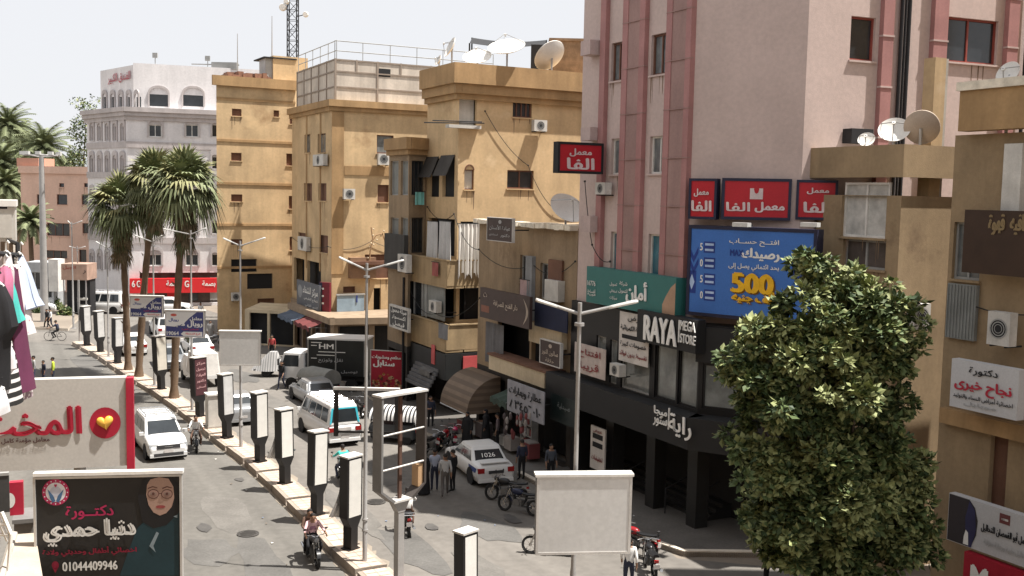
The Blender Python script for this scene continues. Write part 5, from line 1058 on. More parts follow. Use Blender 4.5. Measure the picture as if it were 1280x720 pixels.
for x, y0, y1, Y in ((297, 42, 98, 92), (340, 20, 68, 92)):
    p = at(x, y1, Y); z1 = at(x, y0, Y).z; r = thing('aerial', 'thin whip aerial on the roof ' + ('left of the cell mast' if x > 300 else 'beside the hotel top storey'), 'aerial', (p.x, p.y, p.z - 2)); g = MB(); g.tube([(0, 0, -3), (0, 0, 2), (0, 0, z1 - p.z + 2)], [.07, .06, .03], 6, POLE); g.build('rod', r, local=True)
    g = MB(); g.box(-.2, .2, -.2, .2, -3.1, -2.9, POLE); g.build('foot', r, local=True)
# dark awning and brick hut on the corner roof
r = thing('roof_awning', 'black cloth awning on poles behind the roof dishes', 'awning', tuple(on_roof(640, 70, 61, 18.75))); Yq = 61
P4 = [at(587, 54, Yq), at(681, 56, Yq), at(683, 50, Yq + 4), at(590, 47, Yq + 4)]
g = MB(); n = 8; g.loft([[P4[0] + (P4[1] - P4[0]) * (k / n) + Vector((0, 0, -.18 * math.sin(math.pi * k / n))) for k in range(n + 1)], [P4[3] + (P4[2] - P4[3]) * (k / n) + Vector((0, 0, -.18 * math.sin(math.pi * k / n))) for k in range(n + 1)]], MC['dark'], cap=False, closed=False); g.build('cloth', r)
g = MB()
for p in P4: g.tube([(p.x, p.y, 18.7), p], .05, 6, MC['dark'])
g.islands('pole', r); g = MB(); a = at(664, 52, Yq); g.box(a.x, a.x + .9, Yq, Yq + .1, 18.75, P4[0].z, MC['dark']); g.build('side_cloth', r)
ba = at(688, 75, 63); r = thing('brick_hut', 'low bare brick hut on the corner roof', 'hut', (ba.x, ba.y, 18.75)); g = MB(); BRK = mat('brick_brown', (.27, .18, .115), .95, var=.35, scale=2.2, bump=.6, bscale=14); g.box(0, 5, 0, 4, 0, at(700, 51, 63).z - 18.75, BRK); g.build('wall', r, local=True); g = MB(); g.box(-.1, 5.1, -.1, 4.1, at(700, 51, 63).z - 18.75, at(700, 51, 63).z - 18.6, BRK); g.build('roof', r, local=True)
# laundry sheets hung from the corner building's balconies
SH = mat('sheet_white', (.76, .73, .68), .85, var=.08); SHG = mat('sheet_grey', (.46, .46, .46), .85, var=.1)
def drape(name, label, fc, bx, off, m, folds=4, amp=.08, group=None, ragged=.0, cat='laundry'):
    u0, u1, z0, z1 = fc.r(*bx, off); r = thing(name, label, cat, tuple(fc.P((u0 + u1) / 2, -off, z1)), 0, group); n = folds * 6; rr = random.Random(int(bx[0] * 7))
    rag = [z0 + ragged * rr.random() * (z1 - z0) for _ in range(n + 1)]; g = MB()
    g.loft([[fc.P(u0 + (u1 - u0) * k / n, -off - amp * (.3 + .7 * q) * math.sin(k * 2 * math.pi / 6 + .6 * math.sin(k * .7)), z1 + (rag[k] - z1) * q) for k in range(n + 1)] for q in (0, .33, .66, 1)], m, cap=False, closed=False); g.build('cloth', r)
    g = MB(); g.tube([fc.P(u0 - .1, -off, z1 + .02), fc.P(u1 + .1, -off, z1 + .02)], .02, 5, MC['dark']); g.build('line', r); return r
gl = 'sheets and curtains hung on the corner balconies'
drape('curtain_sheet', 'grey white curtain filling the left of the upper corner balcony', b0, (534, 277, 547, 324), .85, SHG, 3, group=gl); drape('curtain_sheet', 'grey white curtain filling the middle of the upper corner balcony', b0, (549, 277, 563, 325), .85, SHG, 3, group=gl)
drape('laundry_sheet', 'tall sunlit white sheet at the corner of the upper balcony', b1, (573, 280, 603, 350), 1.05, SH, 6, .1, gl, .15); drape('laundry_sheet', 'white sheets in strips behind the brown sheet', b1, (604, 310, 637, 362), 1.0, SH, 6, .1, gl, .1)
drape('brown_sheet', 'dark brown sheet hanging below the ragged roof ledge', b1, (603, 334, 634, 366), 1.3, mat('sheet_brown', (.13, .07, .05), .9), 3, .04, gl)
drape('green_cloth', 'turquoise cloth hanging from the dark bay beside the corner block', n1f, (519, 240, 530, 256), .3, mat('cloth_turquoise', (.22, .55, .52), .85), 2, .05)
# rounded cloth awning, red and striped awnings at street level
def tunnel(label, c, rx, L_, rz, m, rings=10, tall=1.0, hr=1.0):
    r = thing('shop_awning', label, 'awning', c, rz); g = MB(); n = 12
    g.loft([[(x, -rx * math.cos(math.pi * .5 * k / n) if False else -rx * math.sin(math.pi * .5 * (1 - k / n)) , hr * math.cos(math.pi * .5 * (1 - k / n)) * tall) for k in range(n + 1)] for x in [L_ * (j / rings - .5) for j in range(rings + 1)]], m, cap=False, closed=False); g.build('canopy', r, local=True)
    for s_ in (-1, 1):
        g = MB(); g.add([(s_ * L_ / 2, -rx * math.sin(math.pi * .5 * (1 - k / n)), hr * math.cos(math.pi * .5 * (1 - k / n)) * tall) for k in range(n + 1)] + [(s_ * L_ / 2, 0, 0)], [tuple(range(n + 2))], m); g.build('end_cloth', r, local=True)
    g = MB(); g.tube([(-L_ / 2, -rx, 0), (L_ / 2, -rx, 0)], .03, 6, MC['steel']); g.build('front_bar', r, local=True); return r
AWN = stripes('awning_tan', (.19, .14, .10), (.13, .095, .07), .34, 2, .5)
tunnel('rounded tan cloth awning curving over the shop at the kerb corner', tuple(S(18.1, .2).to_3d() + Vector((0, 0, 1.35))), 1.8, 3.2, math.atan2(-D.y, -D.x), AWN, hr=1.75)
r = thing('ribbed_awning', 'grey ribbed metal awning sloping over a dark doorway', 'awning', tuple(S(tpx(525), 1).to_3d())); g = MB(); zA, zB = b0.px(520, 440, .8)[1], b0.px(520, 473, .8)[1]
us0, us1 = b0.px(513, 455, 1.4)[0], b0.px(541, 455, 1.4)[0]
for k in range(8): q = k / 8; g.box(us0, us1, -.9 - .9 * q, -.78 - .9 * q, zA + (zB - zA) * (k + .9) / 8, zA + (zB - zA) * k / 8, mat('metal_grey', (.14, .14, .145), .6, streak=.2), b0.M)
g.islands('slat', r)
# one storey shop row in front of the ochre block with its ledge, and the pale blue shutter
lrA, lrB = S(tpx(367, 1.3), 1.3), S(tpx(418, 1.3), 1.3)
SR = Building('shop_row', 'low row of shops with plaster ledge in front of the ochre block', 'shop', [lrA, lrB, lrB + V2(.955, .3) * 5.5, y1_ + DY * 5 + Vector((0, -.05)), y1_ + Vector((-.1, -.1)), y0_ + Vector((-.1, 0))], 3.3, mat('ledge_plaster', (.30, .225, .155), .9, streak=.25), z0=0)
sf0, sf1 = SR.faces[:2]
for a in (.3, 2.6, 5.0, 7.3): SR.hole(0, (a, min(a + 2.0, sf0.L - .1), .2, 2.8)) if a + .5 < sf0.L else None
SR.hole(1, (.3, 2.4, .2, 2.8)); SR.hole(1, (2.8, 5.2, .2, 2.8)); SR.finish()
g = MB(); g.box(.2, sf0.L - .2, .4, .5, .1, 3, MC['shop_dim'], sf0.M); g.box(.2, 5.3, .4, .5, .1, 3, MC['dark'], sf1.M); g.islands('shop_interior', SR.root)
g = MB(); g.box(-.2, sf0.L + .35, -.4, -.003, 2.95, 3.4, MC['ledge_plaster'], sf0.M); g.box(-.39, 5.5, -.35, -.003, 2.953, 3.4, MC['ledge_plaster'], sf1.M); g.islands('ledge', SR.root)
r = thing('blue_shutter', 'pale blue painted sheet wall on the shop row roof', 'screen wall', tuple(S(tpx(425), 0).to_3d() + Vector((0, 0, 3.9)))); g = MB(); u0, u1, z0, z1 = o1.r(421, 369, 455, 396, .5); g.box(u0, u1, -.55, -.5, 3.3, z1, mat('pale_blue', (.27, .36, .44), .7, streak=.2), o1.M); g.build('sheet', r); g = MB(); g.box(u0 - .05, u1 + .05, -.6, -.45, z1, z1 + .1, MC['frame_grey'], o1.M); g.box((u0 + u1) / 2 + .4, (u0 + u1) / 2 + .5, -.6, -.56, 3.95, z1, mat('blue_post', (.03, .05, .2), .6), o1.M); g.islands('frame', r)
# shop front shed under the plain block
pa = Face(at(306, 400, 80).to_2d(), at(369, 400, 79).to_2d()); zc = at(340, 388, 79.5).z
PB = Building('shop_shed', 'cream fronted shop shed at the foot of the plain ochre block', 'shop', [pa.a.to_2d(), pa.b.to_2d(), pa.b.to_2d() + Vector((0, 5)), pa.a.to_2d() + Vector((0, 5))], zc, CREAM)
pg = PB.faces[0]; PB.hole(0, (.4, 1.9, .1, 2.5)); PB.hole(0, (2.1, pg.L - .15, .1, 2.5)); PB.finish(); g = MB(); g.box(.2, pg.L - .1, .6, .7, .05, 2.6, MC['dark'], pg.M); g.build('shop_interior', PB.root)
# ragged twig-like cable sculpture: illuminated shop sign frame on the ochre wall
r = thing('neon_frame', 'rusty bent sign frame with bulbs above the first lamp arm', 'sign frame', tuple(o1.P(o1.px(466, 300)[0], -.6, 6))); g = MB(); rr = random.Random(3)
pts = [o1.P(o1.px(x, y, .6)[0], -.6, o1.px(x, y, .6)[1]) for x, y in ((462, 325), (463, 312), (466, 300), (470, 294), (478, 292), (481, 300), (482, 310))]
g.tube(pts, .06, 6, mat('bulb_frame', (.35, .22, .12), .8)); g.tube([pts[2], o1.P(o1.px(464, 284, .6)[0], -.6, o1.px(464, 284, .6)[1])], .05, 6, MC['bulb_frame']); g.build('frame', r); g = MB()
for k in range(12): q = pts[k % 7] + Vector((rr.uniform(-.2, .2), 0, rr.uniform(-.4, .6))); g.ball(q, .07, mat('bulb_pale', (.6, .5, .35), .5), nu=6, nv=4)
g.islands('bulb', r); g = MB(); a, b = o1.px(437, 319, .4), o1.px(480, 330, .4); g.box(a[0], b[0], -.9, -.35, b[1], b[1] + .25, MC['shutter_brown'], o1.M); g.build('shelf', r)
g = MB(); u0, u1, z0, z1 = o1.r(438, 322, 470, 348, .5); g.box(u0, u1, -.5, -.003, z0, z1, mat('brown_box', (.26, .16, .10), .85), o1.M); g.build('box_balcony', r)
# ================================================================ LEFT SIDE, NEAR
LW = Face(at(-20, 530, 18.5).to_2d(), at(158, 530, 19.15).to_2d())
GREYW = mat('sign_grey_white', (.52, .50, .47), .6, var=.06, streak=.06); CRIM = mat('sign_crimson', (.42, .018, .045), .5)
def heart(fa, u0, u1, z0, z1, y):
    a, c, d, e = LW.r(112, 509, 151, 548); g = MB(); g.disc((a + c) / 2, (d + e) / 2, (c - a) / 2, (e - d) / 2, y, CRIM, LW.M); g.build('red_disc', fa)
    n = 40; um, zm, s_ = (a + c) / 2, (d + e) / 2 - .005, (c - a) * .017; pts = []
    for k in range(n): t = 2 * math.pi * k / n; pts.append((16 * math.sin(t) ** 3, 13 * math.cos(t) - 5 * math.cos(2 * t) - 2 * math.cos(3 * t) - math.cos(4 * t) + 2))
    rot = lambda x, z: (x * math.cos(.15) - z * math.sin(.15), x * math.sin(.15) + z * math.cos(.15)); pts = [rot(*p) for p in pts]
    g = MB(); g.loft([[LW.P(um + x * s_ * q, y - dy, zm + z * s_ * q) for x, z in pts] for q, dy in ((1, 0), (.95, .03), (.8, .05), (.5, .065), (.01, .07))], mat('heart_gold', (.85, .48, .08), .35), smooth=True); g.build('gold_heart', fa)
r_ = sign('laboratory_billboard', 'large grey white billboard with crimson Arabic letters and a gold heart', 'billboard', LW, (-20, 474, 158, 586), 0, .22, GREYW, (('المخت', (-26, 510, 101, 545), CRIM, .05, .006), ('معامل مؤمنة كامل', (2, 547, 62, 554), mat('letter_brown', (.10, .045, .04), .6), .04)), None, shapes=heart)
g = MB(); u0, u1, z0, z1 = LW.r(158, 472, 167.5, 590); g.box(u0 + .003, u1, -.05, .12, z0, z1, CRIM, LW.M); g.build('red_edge', r_);
g = MB(); q = at(100, 590, 19.3); g.tube([(q.x, q.y, 0), (q.x, q.y, q.z + .3)], .11, 10, POLE); g.build('post', r_)
BW = Face(at(42, 655, 13.5).to_2d(), at(228, 655, 13.8).to_2d())
BLKP = mat('billboard_black', (.018, .017, .017), .5, var=.15, scale=1.5); MAG = mat('print_magenta', (.40, .02, .09), .5); SKIN = mat('print_skin', (.33, .215, .17), .55, var=.06, scale=4)
def doctor(fa, u0, u1, z0, z1, y):
    M_ = BW.M; g = MB(); rr = lambda *b: BW.r(*b, 0.0)
    def el(cx, cy, rx, ry, dy, m, n=28, a0=0, a1=360):
        a, c, d, e = rr(cx - rx, cy - ry, cx + rx, cy + ry); g.poly([((a + c) / 2 + (c - a) / 2 * math.cos(R(a0 + (a1 - a0) * k / n)), (d + e) / 2 + (e - d) / 2 * math.sin(R(a0 + (a1 - a0) * k / n))) for k in range(n + (0 if a1 - a0 == 360 else 1))], y - dy, m, M_)
    def pl(pts, dy, m): g.poly([BW.px(a, b) for a, b in pts], y - dy, m, M_)
    pl(((150, 719), (160, 690), (172, 660), (186, 646), (206, 648), (224, 640), (224, 719)), 0, mat('print_teal', (.012, .035, .045), .5))
    pl(((178, 652), (172, 620), (178, 600), (190, 594), (212, 594), (222, 604), (224, 640), (208, 656), (192, 660)), .002, mat('print_hijab', (.010, .010, .012), .5))
    pl(((184, 606), (188, 599), (199, 596), (211, 598), (217, 608), (218, 622), (215, 633), (208, 641), (200, 644), (192, 640), (186, 631), (183, 618)), .004, SKIN)
    LIN = mat('print_brown', (.09, .035, .03), .5)
    for x in (192, 209): el(x, 617, 7.2, 6, .006, LIN, 20); el(x, 617, 6.3, 5.1, .008, mat('print_skin_lens', (.27, .165, .135), .5), 20); el(x, 616.6, 4.2, 1.9, .010, mat('print_eye', (.22, .155, .13), .5), 14); el(x, 616.6, 1.7, 1.7, .012, LIN, 12)
    for x in (191, 209): pl(((x - 6, 609.5), (x, 607.2), (x + 6, 609), (x + 6, 610), (x, 608.5), (x - 6, 611)), .006, LIN)
    pl(((199, 616), (203, 616), (203, 617), (199, 617)), .006, LIN); pl(((200, 618), (202.5, 618), (204.5, 627), (201, 628.5), (197.5, 627)), .005, mat('print_nose', (.29, .185, .145), .5)); el(201, 633, 6, 2, .006, mat('print_lips', (.28, .06, .06), .5), 16)
    pl(((187, 682), (196, 664), (199, 666), (192, 682), (195, 690)), .006, mat('print_collar', (.2, .25, .28), .5)); pl(((217, 645), (222, 643), (222, 647)), .006, MC['print_collar'])
    g.build('printed_portrait', fa); g = MB()
    el(70, 615, 17, 16.5, .002, MAG); el(70, 615, 12.6, 12.2, .004, mat('print_white', (.62, .62, .66), .5)); el(70, 614, 7, 6.5, .006, mat('print_lilac', (.45, .47, .55), .5)); BLU = mat('print_blue', (.06, .13, .25), .5)
    pl(((60, 611), (67, 619), (70, 626), (66, 628), (63, 622)), .008, BLU); pl(((80, 611), (73, 619), (70.5, 626), (74, 628), (77, 622)), .008, BLU); pl(((68, 606), (70, 609), (72, 606), (71, 604.5), (70, 605.5), (69, 604.5)), .008, MAG)
    for k in range(16): a = 2 * math.pi * k / 16; el(70 + 14.8 * math.cos(a), 615 + 14.4 * math.sin(a), .9, .9, .006, MC['print_white'], 6)
    el(69.5, 706, 4.5, 5, .002, mat('print_dimred', (.20, .01, .03), .5), 16); pl(((66, 709), (73, 709), (69.5, 716)), .002, MC['print_dimred']); g.build('emblem', fa)
r_ = sign('doctor_billboard', 'black billboard with woman in glasses, white Arabic name and phone number', 'billboard', BW, (43, 594, 228, 732), 0, .07, BLKP, (('دكتــورة', (83, 631, 142, 648), MAG, .04), ('دنيا حمدي', (57, 649, 168, 681), mat('print_offwhite', (.66, .66, .64), .5), .08), ('اخصائي أطفال وحديثي ولادة', (54, 683, 171, 694), MC['print_dimred'] if 'print_dimred' in MC else mat('print_dimred', (.20, .01, .03), .5), .05), ('01044409946', (79, 701, 147, 712), MC['print_offwhite'] if 'print_offwhite' in MC else WL, .05)), mat('alu_frame', (.52, .51, .49), .4, metal=.3), .03, shapes=doctor)
g = MB(); u0, u1, z0, z1 = BW.r(42, 589, 229, 594); g.box(u0, u1, -.04, .08, z0 + .01, z1, MC['white'], BW.M); g.build('top_rim', r_)
g = MB(); q = at(135, 760, 14.15); g.tube([(q.x, q.y, 0), (q.x, q.y, 8)], .1, 10, POLE); g.build('post', r_)
# pale terrace slab with its clutter, bottom left
tr = [gp(18, 668, 7.2), gp(44, 666, 7.2), gp(60, 760, 7.2), gp(-10, 760, 7.2)]
r = thing('terrace_slab', 'sunlit pale concrete slab at the bottom left corner', 'terrace', tuple(tr[0])); g = MB(); cS = mat('pale_concrete', (.44, .37, .30), .9, var=.2, scale=2)
g.add([tuple(p) for p in tr] + [(p.x, p.y, 6.9) for p in tr], [(0, 3, 2, 1), (0, 1, 5, 4), (1, 2, 6, 5), (2, 3, 7, 6), (3, 0, 4, 7)], cS); g.build('slab', r); g = MB(); g.tube([tr[0], tr[3]], .05, 6, CONC); g.build('kerb_edge', r); g = MB(); q = (tr[1] + tr[2]) / 2; g.tube([(q.x - .3, q.y, 0), (q.x - .3, q.y, 6.9)], .12, 10, CONC); g.build('support_post', r)
TF = Face(at(-10, 620, 14.4).to_2d(), at(44, 620, 14.6).to_2d())
sign('red_sign', 'small red sign with white disc left of the black billboard', 'sign', TF, (12, 603, 29, 644), 0, .12, CRIM, (('@', (5, 616, 19, 635), MC['white']),), group=None, rect=None)
r = thing('grey_bin', 'grey metal box on the pale slab beside the black billboard', 'box', tuple(at(30, 666, 14.3))); u0, u1, z0, z1 = TF.r(19, 643, 43, 667); g = MB(); g.box(u0, u1, -.2, .3, z0, z1 - .06, mat('box_grey', (.20, .195, .19), .7, streak=.2), TF.M); g.build('case', r); g = MB(); g.box(u0 - .02, u1 + .02, -.24, .34, z1 - .06, z1, MC['box_grey'], TF.M); g.build('lid', r)
r = thing('dark_board', 'dark board at the left edge under the large billboard', 'board', tuple(at(5, 640, 14.0))); u0, u1, z0, z1 = TF.r(-20, 594, 12, 640, .3); g = MB(); g.box(u0, u1, -.35, -.3, z0, z1, mat('board_dark', (.05, .05, .05), .6), TF.M); g.build('panel', r); g = MB(); g.box(u0, u1, -.36, -.29, z1, z1 + .04, MC['frame_grey'], TF.M); g.build('top_rail', r)
r = thing('folding_rack', 'white folding rack leaning at the bottom left edge', 'rack', tuple(at(5, 690, 12.6))); g = MB()
for a, b in (((2, 640), (14, 668)), ((-6, 640), (10, 676)), ((-6, 655), (9, 655)), ((-6, 668), (11, 668)), ((-6, 645), (4, 645)), ((14, 668), (10, 719)), ((-2, 672), (-4, 719))): g.tube([at(*a, 12.6), at(*b, 12.6)], .025, 6, MC['white'])
g.islands('bar', r)
r = thing('wall_air_conditioner', 'white air conditioner case above the hanging clothes at the left edge', 'air conditioner', tuple(at(5, 300, 9))); ACF = Face(at(-20, 280, 9).to_2d(), at(20, 280, 9.1).to_2d()); g = MB(); u0, u1, z0, z1 = ACF.r(-20, 250, 19, 302); g.box(u0, u1, 0, .35, z0, z1 - .06, MC['white_dirty'], ACF.M); g.build('case', r); g = MB(); g.box(u0 - .01, u1 + .012, -.02, .37, z1 - .055, z1, MC['white'], ACF.M); g.build('lid', r); g = MB(); u0, u1, z0, z1 = ACF.r(-6, 257, 9, 261); g.box(u0, u1, -.006, .02, z0, z1, MC['dark'], ACF.M); u0, u1, z0, z1 = ACF.r(-20, 268, 15, 297); g.box(u0, u1, -.012, -.002, z0, z1, MC['white_dirty'], ACF.M); g.islands('slot', r)
# the clothes rail
CY = 7.0
r = thing('clothes_rail', 'dark rail carrying the row of hanging clothes at the left edge', 'clothes rail', tuple(at(10, 312, CY))); g = MB(); g.tube([at(-40, 314, CY - 1.0), at(22, 319, CY + .25), at(26, 319, CY + .35)], .018, 8, MC['dark']); g.build('bar', r); g = MB(); g.tube([at(22, 319, CY + .25), at(22, 305, CY + .25), at(10, 300, CY + 1.2)], .015, 6, MC['dark']); g.build('hook_arm', r)
GP = 'clothes hanging on the rail'
def garment(label, pts, Y, m, th=.09, name='hanging_garment', sleeves=None, pat=None):
    """an outline of cloth hanging from a hanger, with depth and folds; pts run down the left edge and the right edge"""
    q0_ = at(*pts[0][0], Y); r = thing(name, label, 'clothing', tuple(q0_), 0, GP); g = MB(); rings = []
    rr = random.Random(int(pts[0][0][0] * 31 + Y * 97))
    ph = rr.random() * 6
    L_ = len(pts); fine = []
    for j in range(L_ - 1):
        for s_ in (0, .5): fine.append((lerp(Vector(pts[j][0]), Vector(pts[j + 1][0]), s_), lerp(Vector(pts[j][1]), Vector(pts[j + 1][1]), s_)))
    fine.append((Vector(pts[-1][0]), Vector(pts[-1][1])))
    for j, (a, b) in enumerate(fine):
        A3, B3 = at(a[0], a[1], Y), at(b[0], b[1], Y); n = 10; q = j / (len(fine) - 1); ring = []
        for k in range(n + 1): t = k / n; p = A3 + (B3 - A3) * t; ring.append(p + Vector((0, -th * (.35 + .5 * math.sin(math.pi * t)) * (.5 + q) - .03 * q * math.sin(t * 11 + ph), 0)))
        for k in range(n, -1, -1): t = k / n; p = A3 + (B3 - A3) * t; ring.append(p + Vector((0, th * (.35 + .5 * math.sin(math.pi * t)) * (.5 + q) + .03 * q * math.sin(t * 9 + ph), 0)))
        rings.append(ring)
    g.loft(rings, m, smooth=True); o = g.build('cloth', r)
    g = MB(); a, b = Vector(pts[0][0]), Vector(pts[0][1]); c = (a + b) / 2; g.tube([at(c.x, c.y - 1, Y), at(c.x, c.y - 12, Y), at(c.x + 2, c.y - 15, Y), at(c.x + 4, c.y - 12, Y)], .007, 5, MC['dark'] if rr.random() < .5 else MC['white']); g.tube([at(a.x - 1, a.y + 2, Y), at(c.x, c.y - 3, Y), at(b.x + 1, b.y + 2, Y)], .009, 5, MC['white']); g.build('hanger', r)
    return r
def dots(key, c1, c2, sc_, thr):
    m = mat(key, c1, .85); t = m.node_tree; N = t.nodes; b = N['Principled BSDF']; v = N.new('ShaderNodeTexVoronoi'); v.inputs['Scale'].default_value = sc_; tc = N.new('ShaderNodeTexCoord'); t.links.new(tc.outputs['Object'], v.inputs['Vector'])
    k = N.new('ShaderNodeMath'); k.operation = 'LESS_THAN'; k.inputs[1].default_value = thr; t.links.new(v.outputs['Distance'], k.inputs[0]); x = N.new('ShaderNodeMix'); x.data_type = 'RGBA'; t.links.new(k.outputs[0], x.inputs[0]); s_ = b.inputs['Base Color'].links[0].from_socket; t.links.new(s_, x.inputs[6]); x.inputs[7].default_value = (*c2, 1); t.links.new(x.outputs[2], b.inputs['Base Color']); return m
cm = lambda k, c: mat(k, c, .85, var=.14, scale=6)
garment('pale blue shirt spread at the street end of the rail', (((22, 318), (27, 318)), ((25, 335), (36, 340)), ((31, 370), (45, 372)), ((36, 388), (50, 382))), CY + .32, cm('cloth_paleblue', (.38, .44, .56)))
garment('white blouse with red print beside the pale blue shirt', (((18, 330), (25, 330)), ((21, 360), (31, 362)), ((27, 400), (36, 405)), ((30, 420), (38, 418))), CY + .22, dots('cloth_redprint', (.58, .54, .54), (.5, .05, .12), 26, .16))
garment('long plum dress hanging in the middle of the clothes row', (((12, 334), (21, 334)), ((13, 370), (25, 372)), ((16, 430), (33, 440)), ((22, 492), (39, 488))), CY + .05, cm('cloth_plum', (.10, .022, .055)))
garment('white lace patterned long dress behind the plum dress', (((19, 395), (25, 395)), ((22, 430), (33, 432)), ((25, 470), (37, 474)), ((26, 500), (35, 498))), CY + .12, dots('cloth_lace', (.30, .22, .25), (.75, .70, .70), 34, .36))
garment('turquoise top peeping out between dark garments', (((9, 350), (15, 350)), ((8, 362), (19, 368)), ((10, 385), (22, 392)), ((17, 400), (23, 404))), CY - .1, cm('cloth_teal', (.06, .40, .36)))
garment('pink blouse at the left edge of the clothes row', (((0, 335), (11, 332)), ((0, 350), (14, 350)), ((0, 362), (12, 378)), ((0, 372), (8, 385))), CY - .2, cm('cloth_pink', (.50, .17, .28)))
garment('white top hanging above the black dress', (((3, 316), (12, 316)), ((0, 335), (14, 340)), ((-4, 365), (11, 372))), CY - .05, cm('cloth_white', (.56, .53, .54)))
garment('black long sleeved dress nearest in the clothes row', (((-10, 352), (4, 356)), ((-14, 380), (14, 378)), ((-14, 410), (20, 408)), ((-14, 440), (10, 425)), ((-14, 490), (6, 488))), CY - .45, cm('cloth_black', (.012, .012, .014)), .12)
garment('black and white striped long skirt low in the clothes row', (((6, 428), (13, 426)), ((8, 450), (18, 452)), ((9, 480), (21, 484)), ((10, 502), (22, 506))), CY - .2, stripes('cloth_stripe', (.02, .02, .02), (.6, .58, .58), .06, 2, .6))
garment('white lower shirt under the pink blouse', (((0, 420), (9, 425)), ((2, 445), (14, 440)), ((4, 470), (12, 462))), CY - .3, cm('cloth_white2', (.66, .62, .64)))
garment('white cloth hem hanging at the very left edge', (((-8, 485), (4, 484)), ((-8, 500), (7, 504)), ((-8, 520), (5, 518))), CY - .5, cm('cloth_white3', (.68, .68, .70)))
# ================================================================ TREES
TRK = mat('palm_trunk', (.17, .115, .075), .95, var=.25, scale=2, bump=.7, bscale=18, streak=.1)
FR1 = mat('frond_green', (.19, .215, .11), .7, var=.3, scale=.9); FR2 = mat('frond_pale', (.26, .255, .12), .7, var=.25, scale=.9); FRD = mat('frond_dead', (.20, .155, .095), .9, var=.3, scale=1.5); FR3 = mat('frond_dark', (.11, .13, .06), .7, var=.3, scale=.9)
def fan(g, base, d, L_, m, rr, spread=1.6, n=15, droop=.35):
    """a fan leaf: petiole and radiating narrow blades"""
    d = d.normalized(); side = d.cross(Vector((0, 0, 1))); side = side.normalized() if side.length > .05 else Vector((1, 0, 0)); up = side.cross(d).normalized()
    pe = base + d * L_ * .45 - Vector((0, 0, .04 * L_)); w_ = .022
    g.add([base + side * w_, base - side * w_, pe - side * w_, pe + side * w_], [(0, 1, 2, 3)], m)
    tw = rr.uniform(-.5, .5); side2 = side * math.cos(tw) + up * math.sin(tw)
    for k in range(n):
        a = (k / (n - 1) - .5) * 2 * spread; r_ = L_ * (.62 - .14 * abs(a) / spread) * rr.uniform(.85, 1.1); q = d * math.cos(a) + side2 * math.sin(a); nrm = q.cross(up).normalized() * L_ * .034
        mid = pe + q * r_ * .55 + up * .05 * r_; tip = pe + q * r_ + Vector((0, 0, -droop * r_ * rr.uniform(.5, 1.4)))
        g.add([pe, mid + nrm, tip, mid - nrm], [(0, 1, 2, 3)], m)
def fan_palm(px, by, top, rpx, label, n=84, lean=0.0, seed=1, skirt=1.0):
    p, t = on_median(px, by); Y = p.y; rr = random.Random(seed); cz = at(top[0], top[1], Y); Rm = rpx * Y / F
    r = thing('fan_palm', label, 'palm tree', (p.x, p.y, .1), 0, 'fan palms on the median'); top_ = Vector((cz.x - p.x, lean, cz.z - .1)); g = MB(); pts = []; rs = []
    for k in range(15): q = k / 14; pts.append(Vector((top_.x * q ** 1.3, top_.y * q, top_.z * q))); rs.append((.31 if k == 0 else .22 - .05 * q) * (1 + .09 * (-1) ** k))
    g.tube(pts, rs, 12, TRK); g.build('trunk', r, local=True)
    g = MB()
    for k in range(30):                       # stubs of cut leaves up the trunk
        q = .1 + .8 * rr.random(); c = Vector((top_.x * q ** 1.3, top_.y * q, top_.z * q)); a = rr.random() * 6.28; e = Vector((math.cos(a), math.sin(a), .9)) * .12; g.add([c + e * 2.0 + Vector((.03, 0, 0)), c + e * 3.2, c + e * 2.0 - Vector((.03, 0, .1))], [(0, 1, 2)], TRK)
    g.build('leaf_stub', r, local=True); g = MB()
    for k in range(n):
        q = (k + .5) / n; el = R(88) - q * R(128) + rr.uniform(-.15, .15); a = k * 2.39996 + rr.uniform(-.2, .2); d = Vector((math.cos(a) * math.cos(el), math.sin(a) * math.cos(el), math.sin(el)))
        fan(g, top_ + d * .15, d, Rm * rr.uniform(.82, 1.1), (FR1, FR2, FR1, FR3)[k % 4] if q < .72 else (FR3, FR1)[k % 2], rr, droop=.15 + .75 * q * q)
    g.build('crown', r, local=True); g = MB(); ns = int(60 * skirt)
    for k in range(ns):
        a = k * 2.39996; q = k / ns; b_ = top_ + Vector((0, 0, -.1 - 1.05 * q * Rm)); d = Vector((math.cos(a) * .62 * (1 - .45 * q), math.sin(a) * .62 * (1 - .45 * q), -1)); fan(g, b_, d, Rm * rr.uniform(.5, .78), FRD if k % 3 else FR3, rr, spread=.8, n=8, droop=.3)
    g.build('dead_leaf_skirt', r, local=True); return r
fan_palm(160, 463, (153, 258), 44, 'fan palm with slim leaning trunk, leftmost on the median', seed=3, lean=-.2)
fan_palm(181, 470, (193, 226), 42, 'fan palm half hidden between its two neighbours on the median', seed=8, n=74)
fan_palm(229, 497, (230, 232), 50, 'fan palm with fullest crown, nearest the camera on the median', seed=5, n=96)
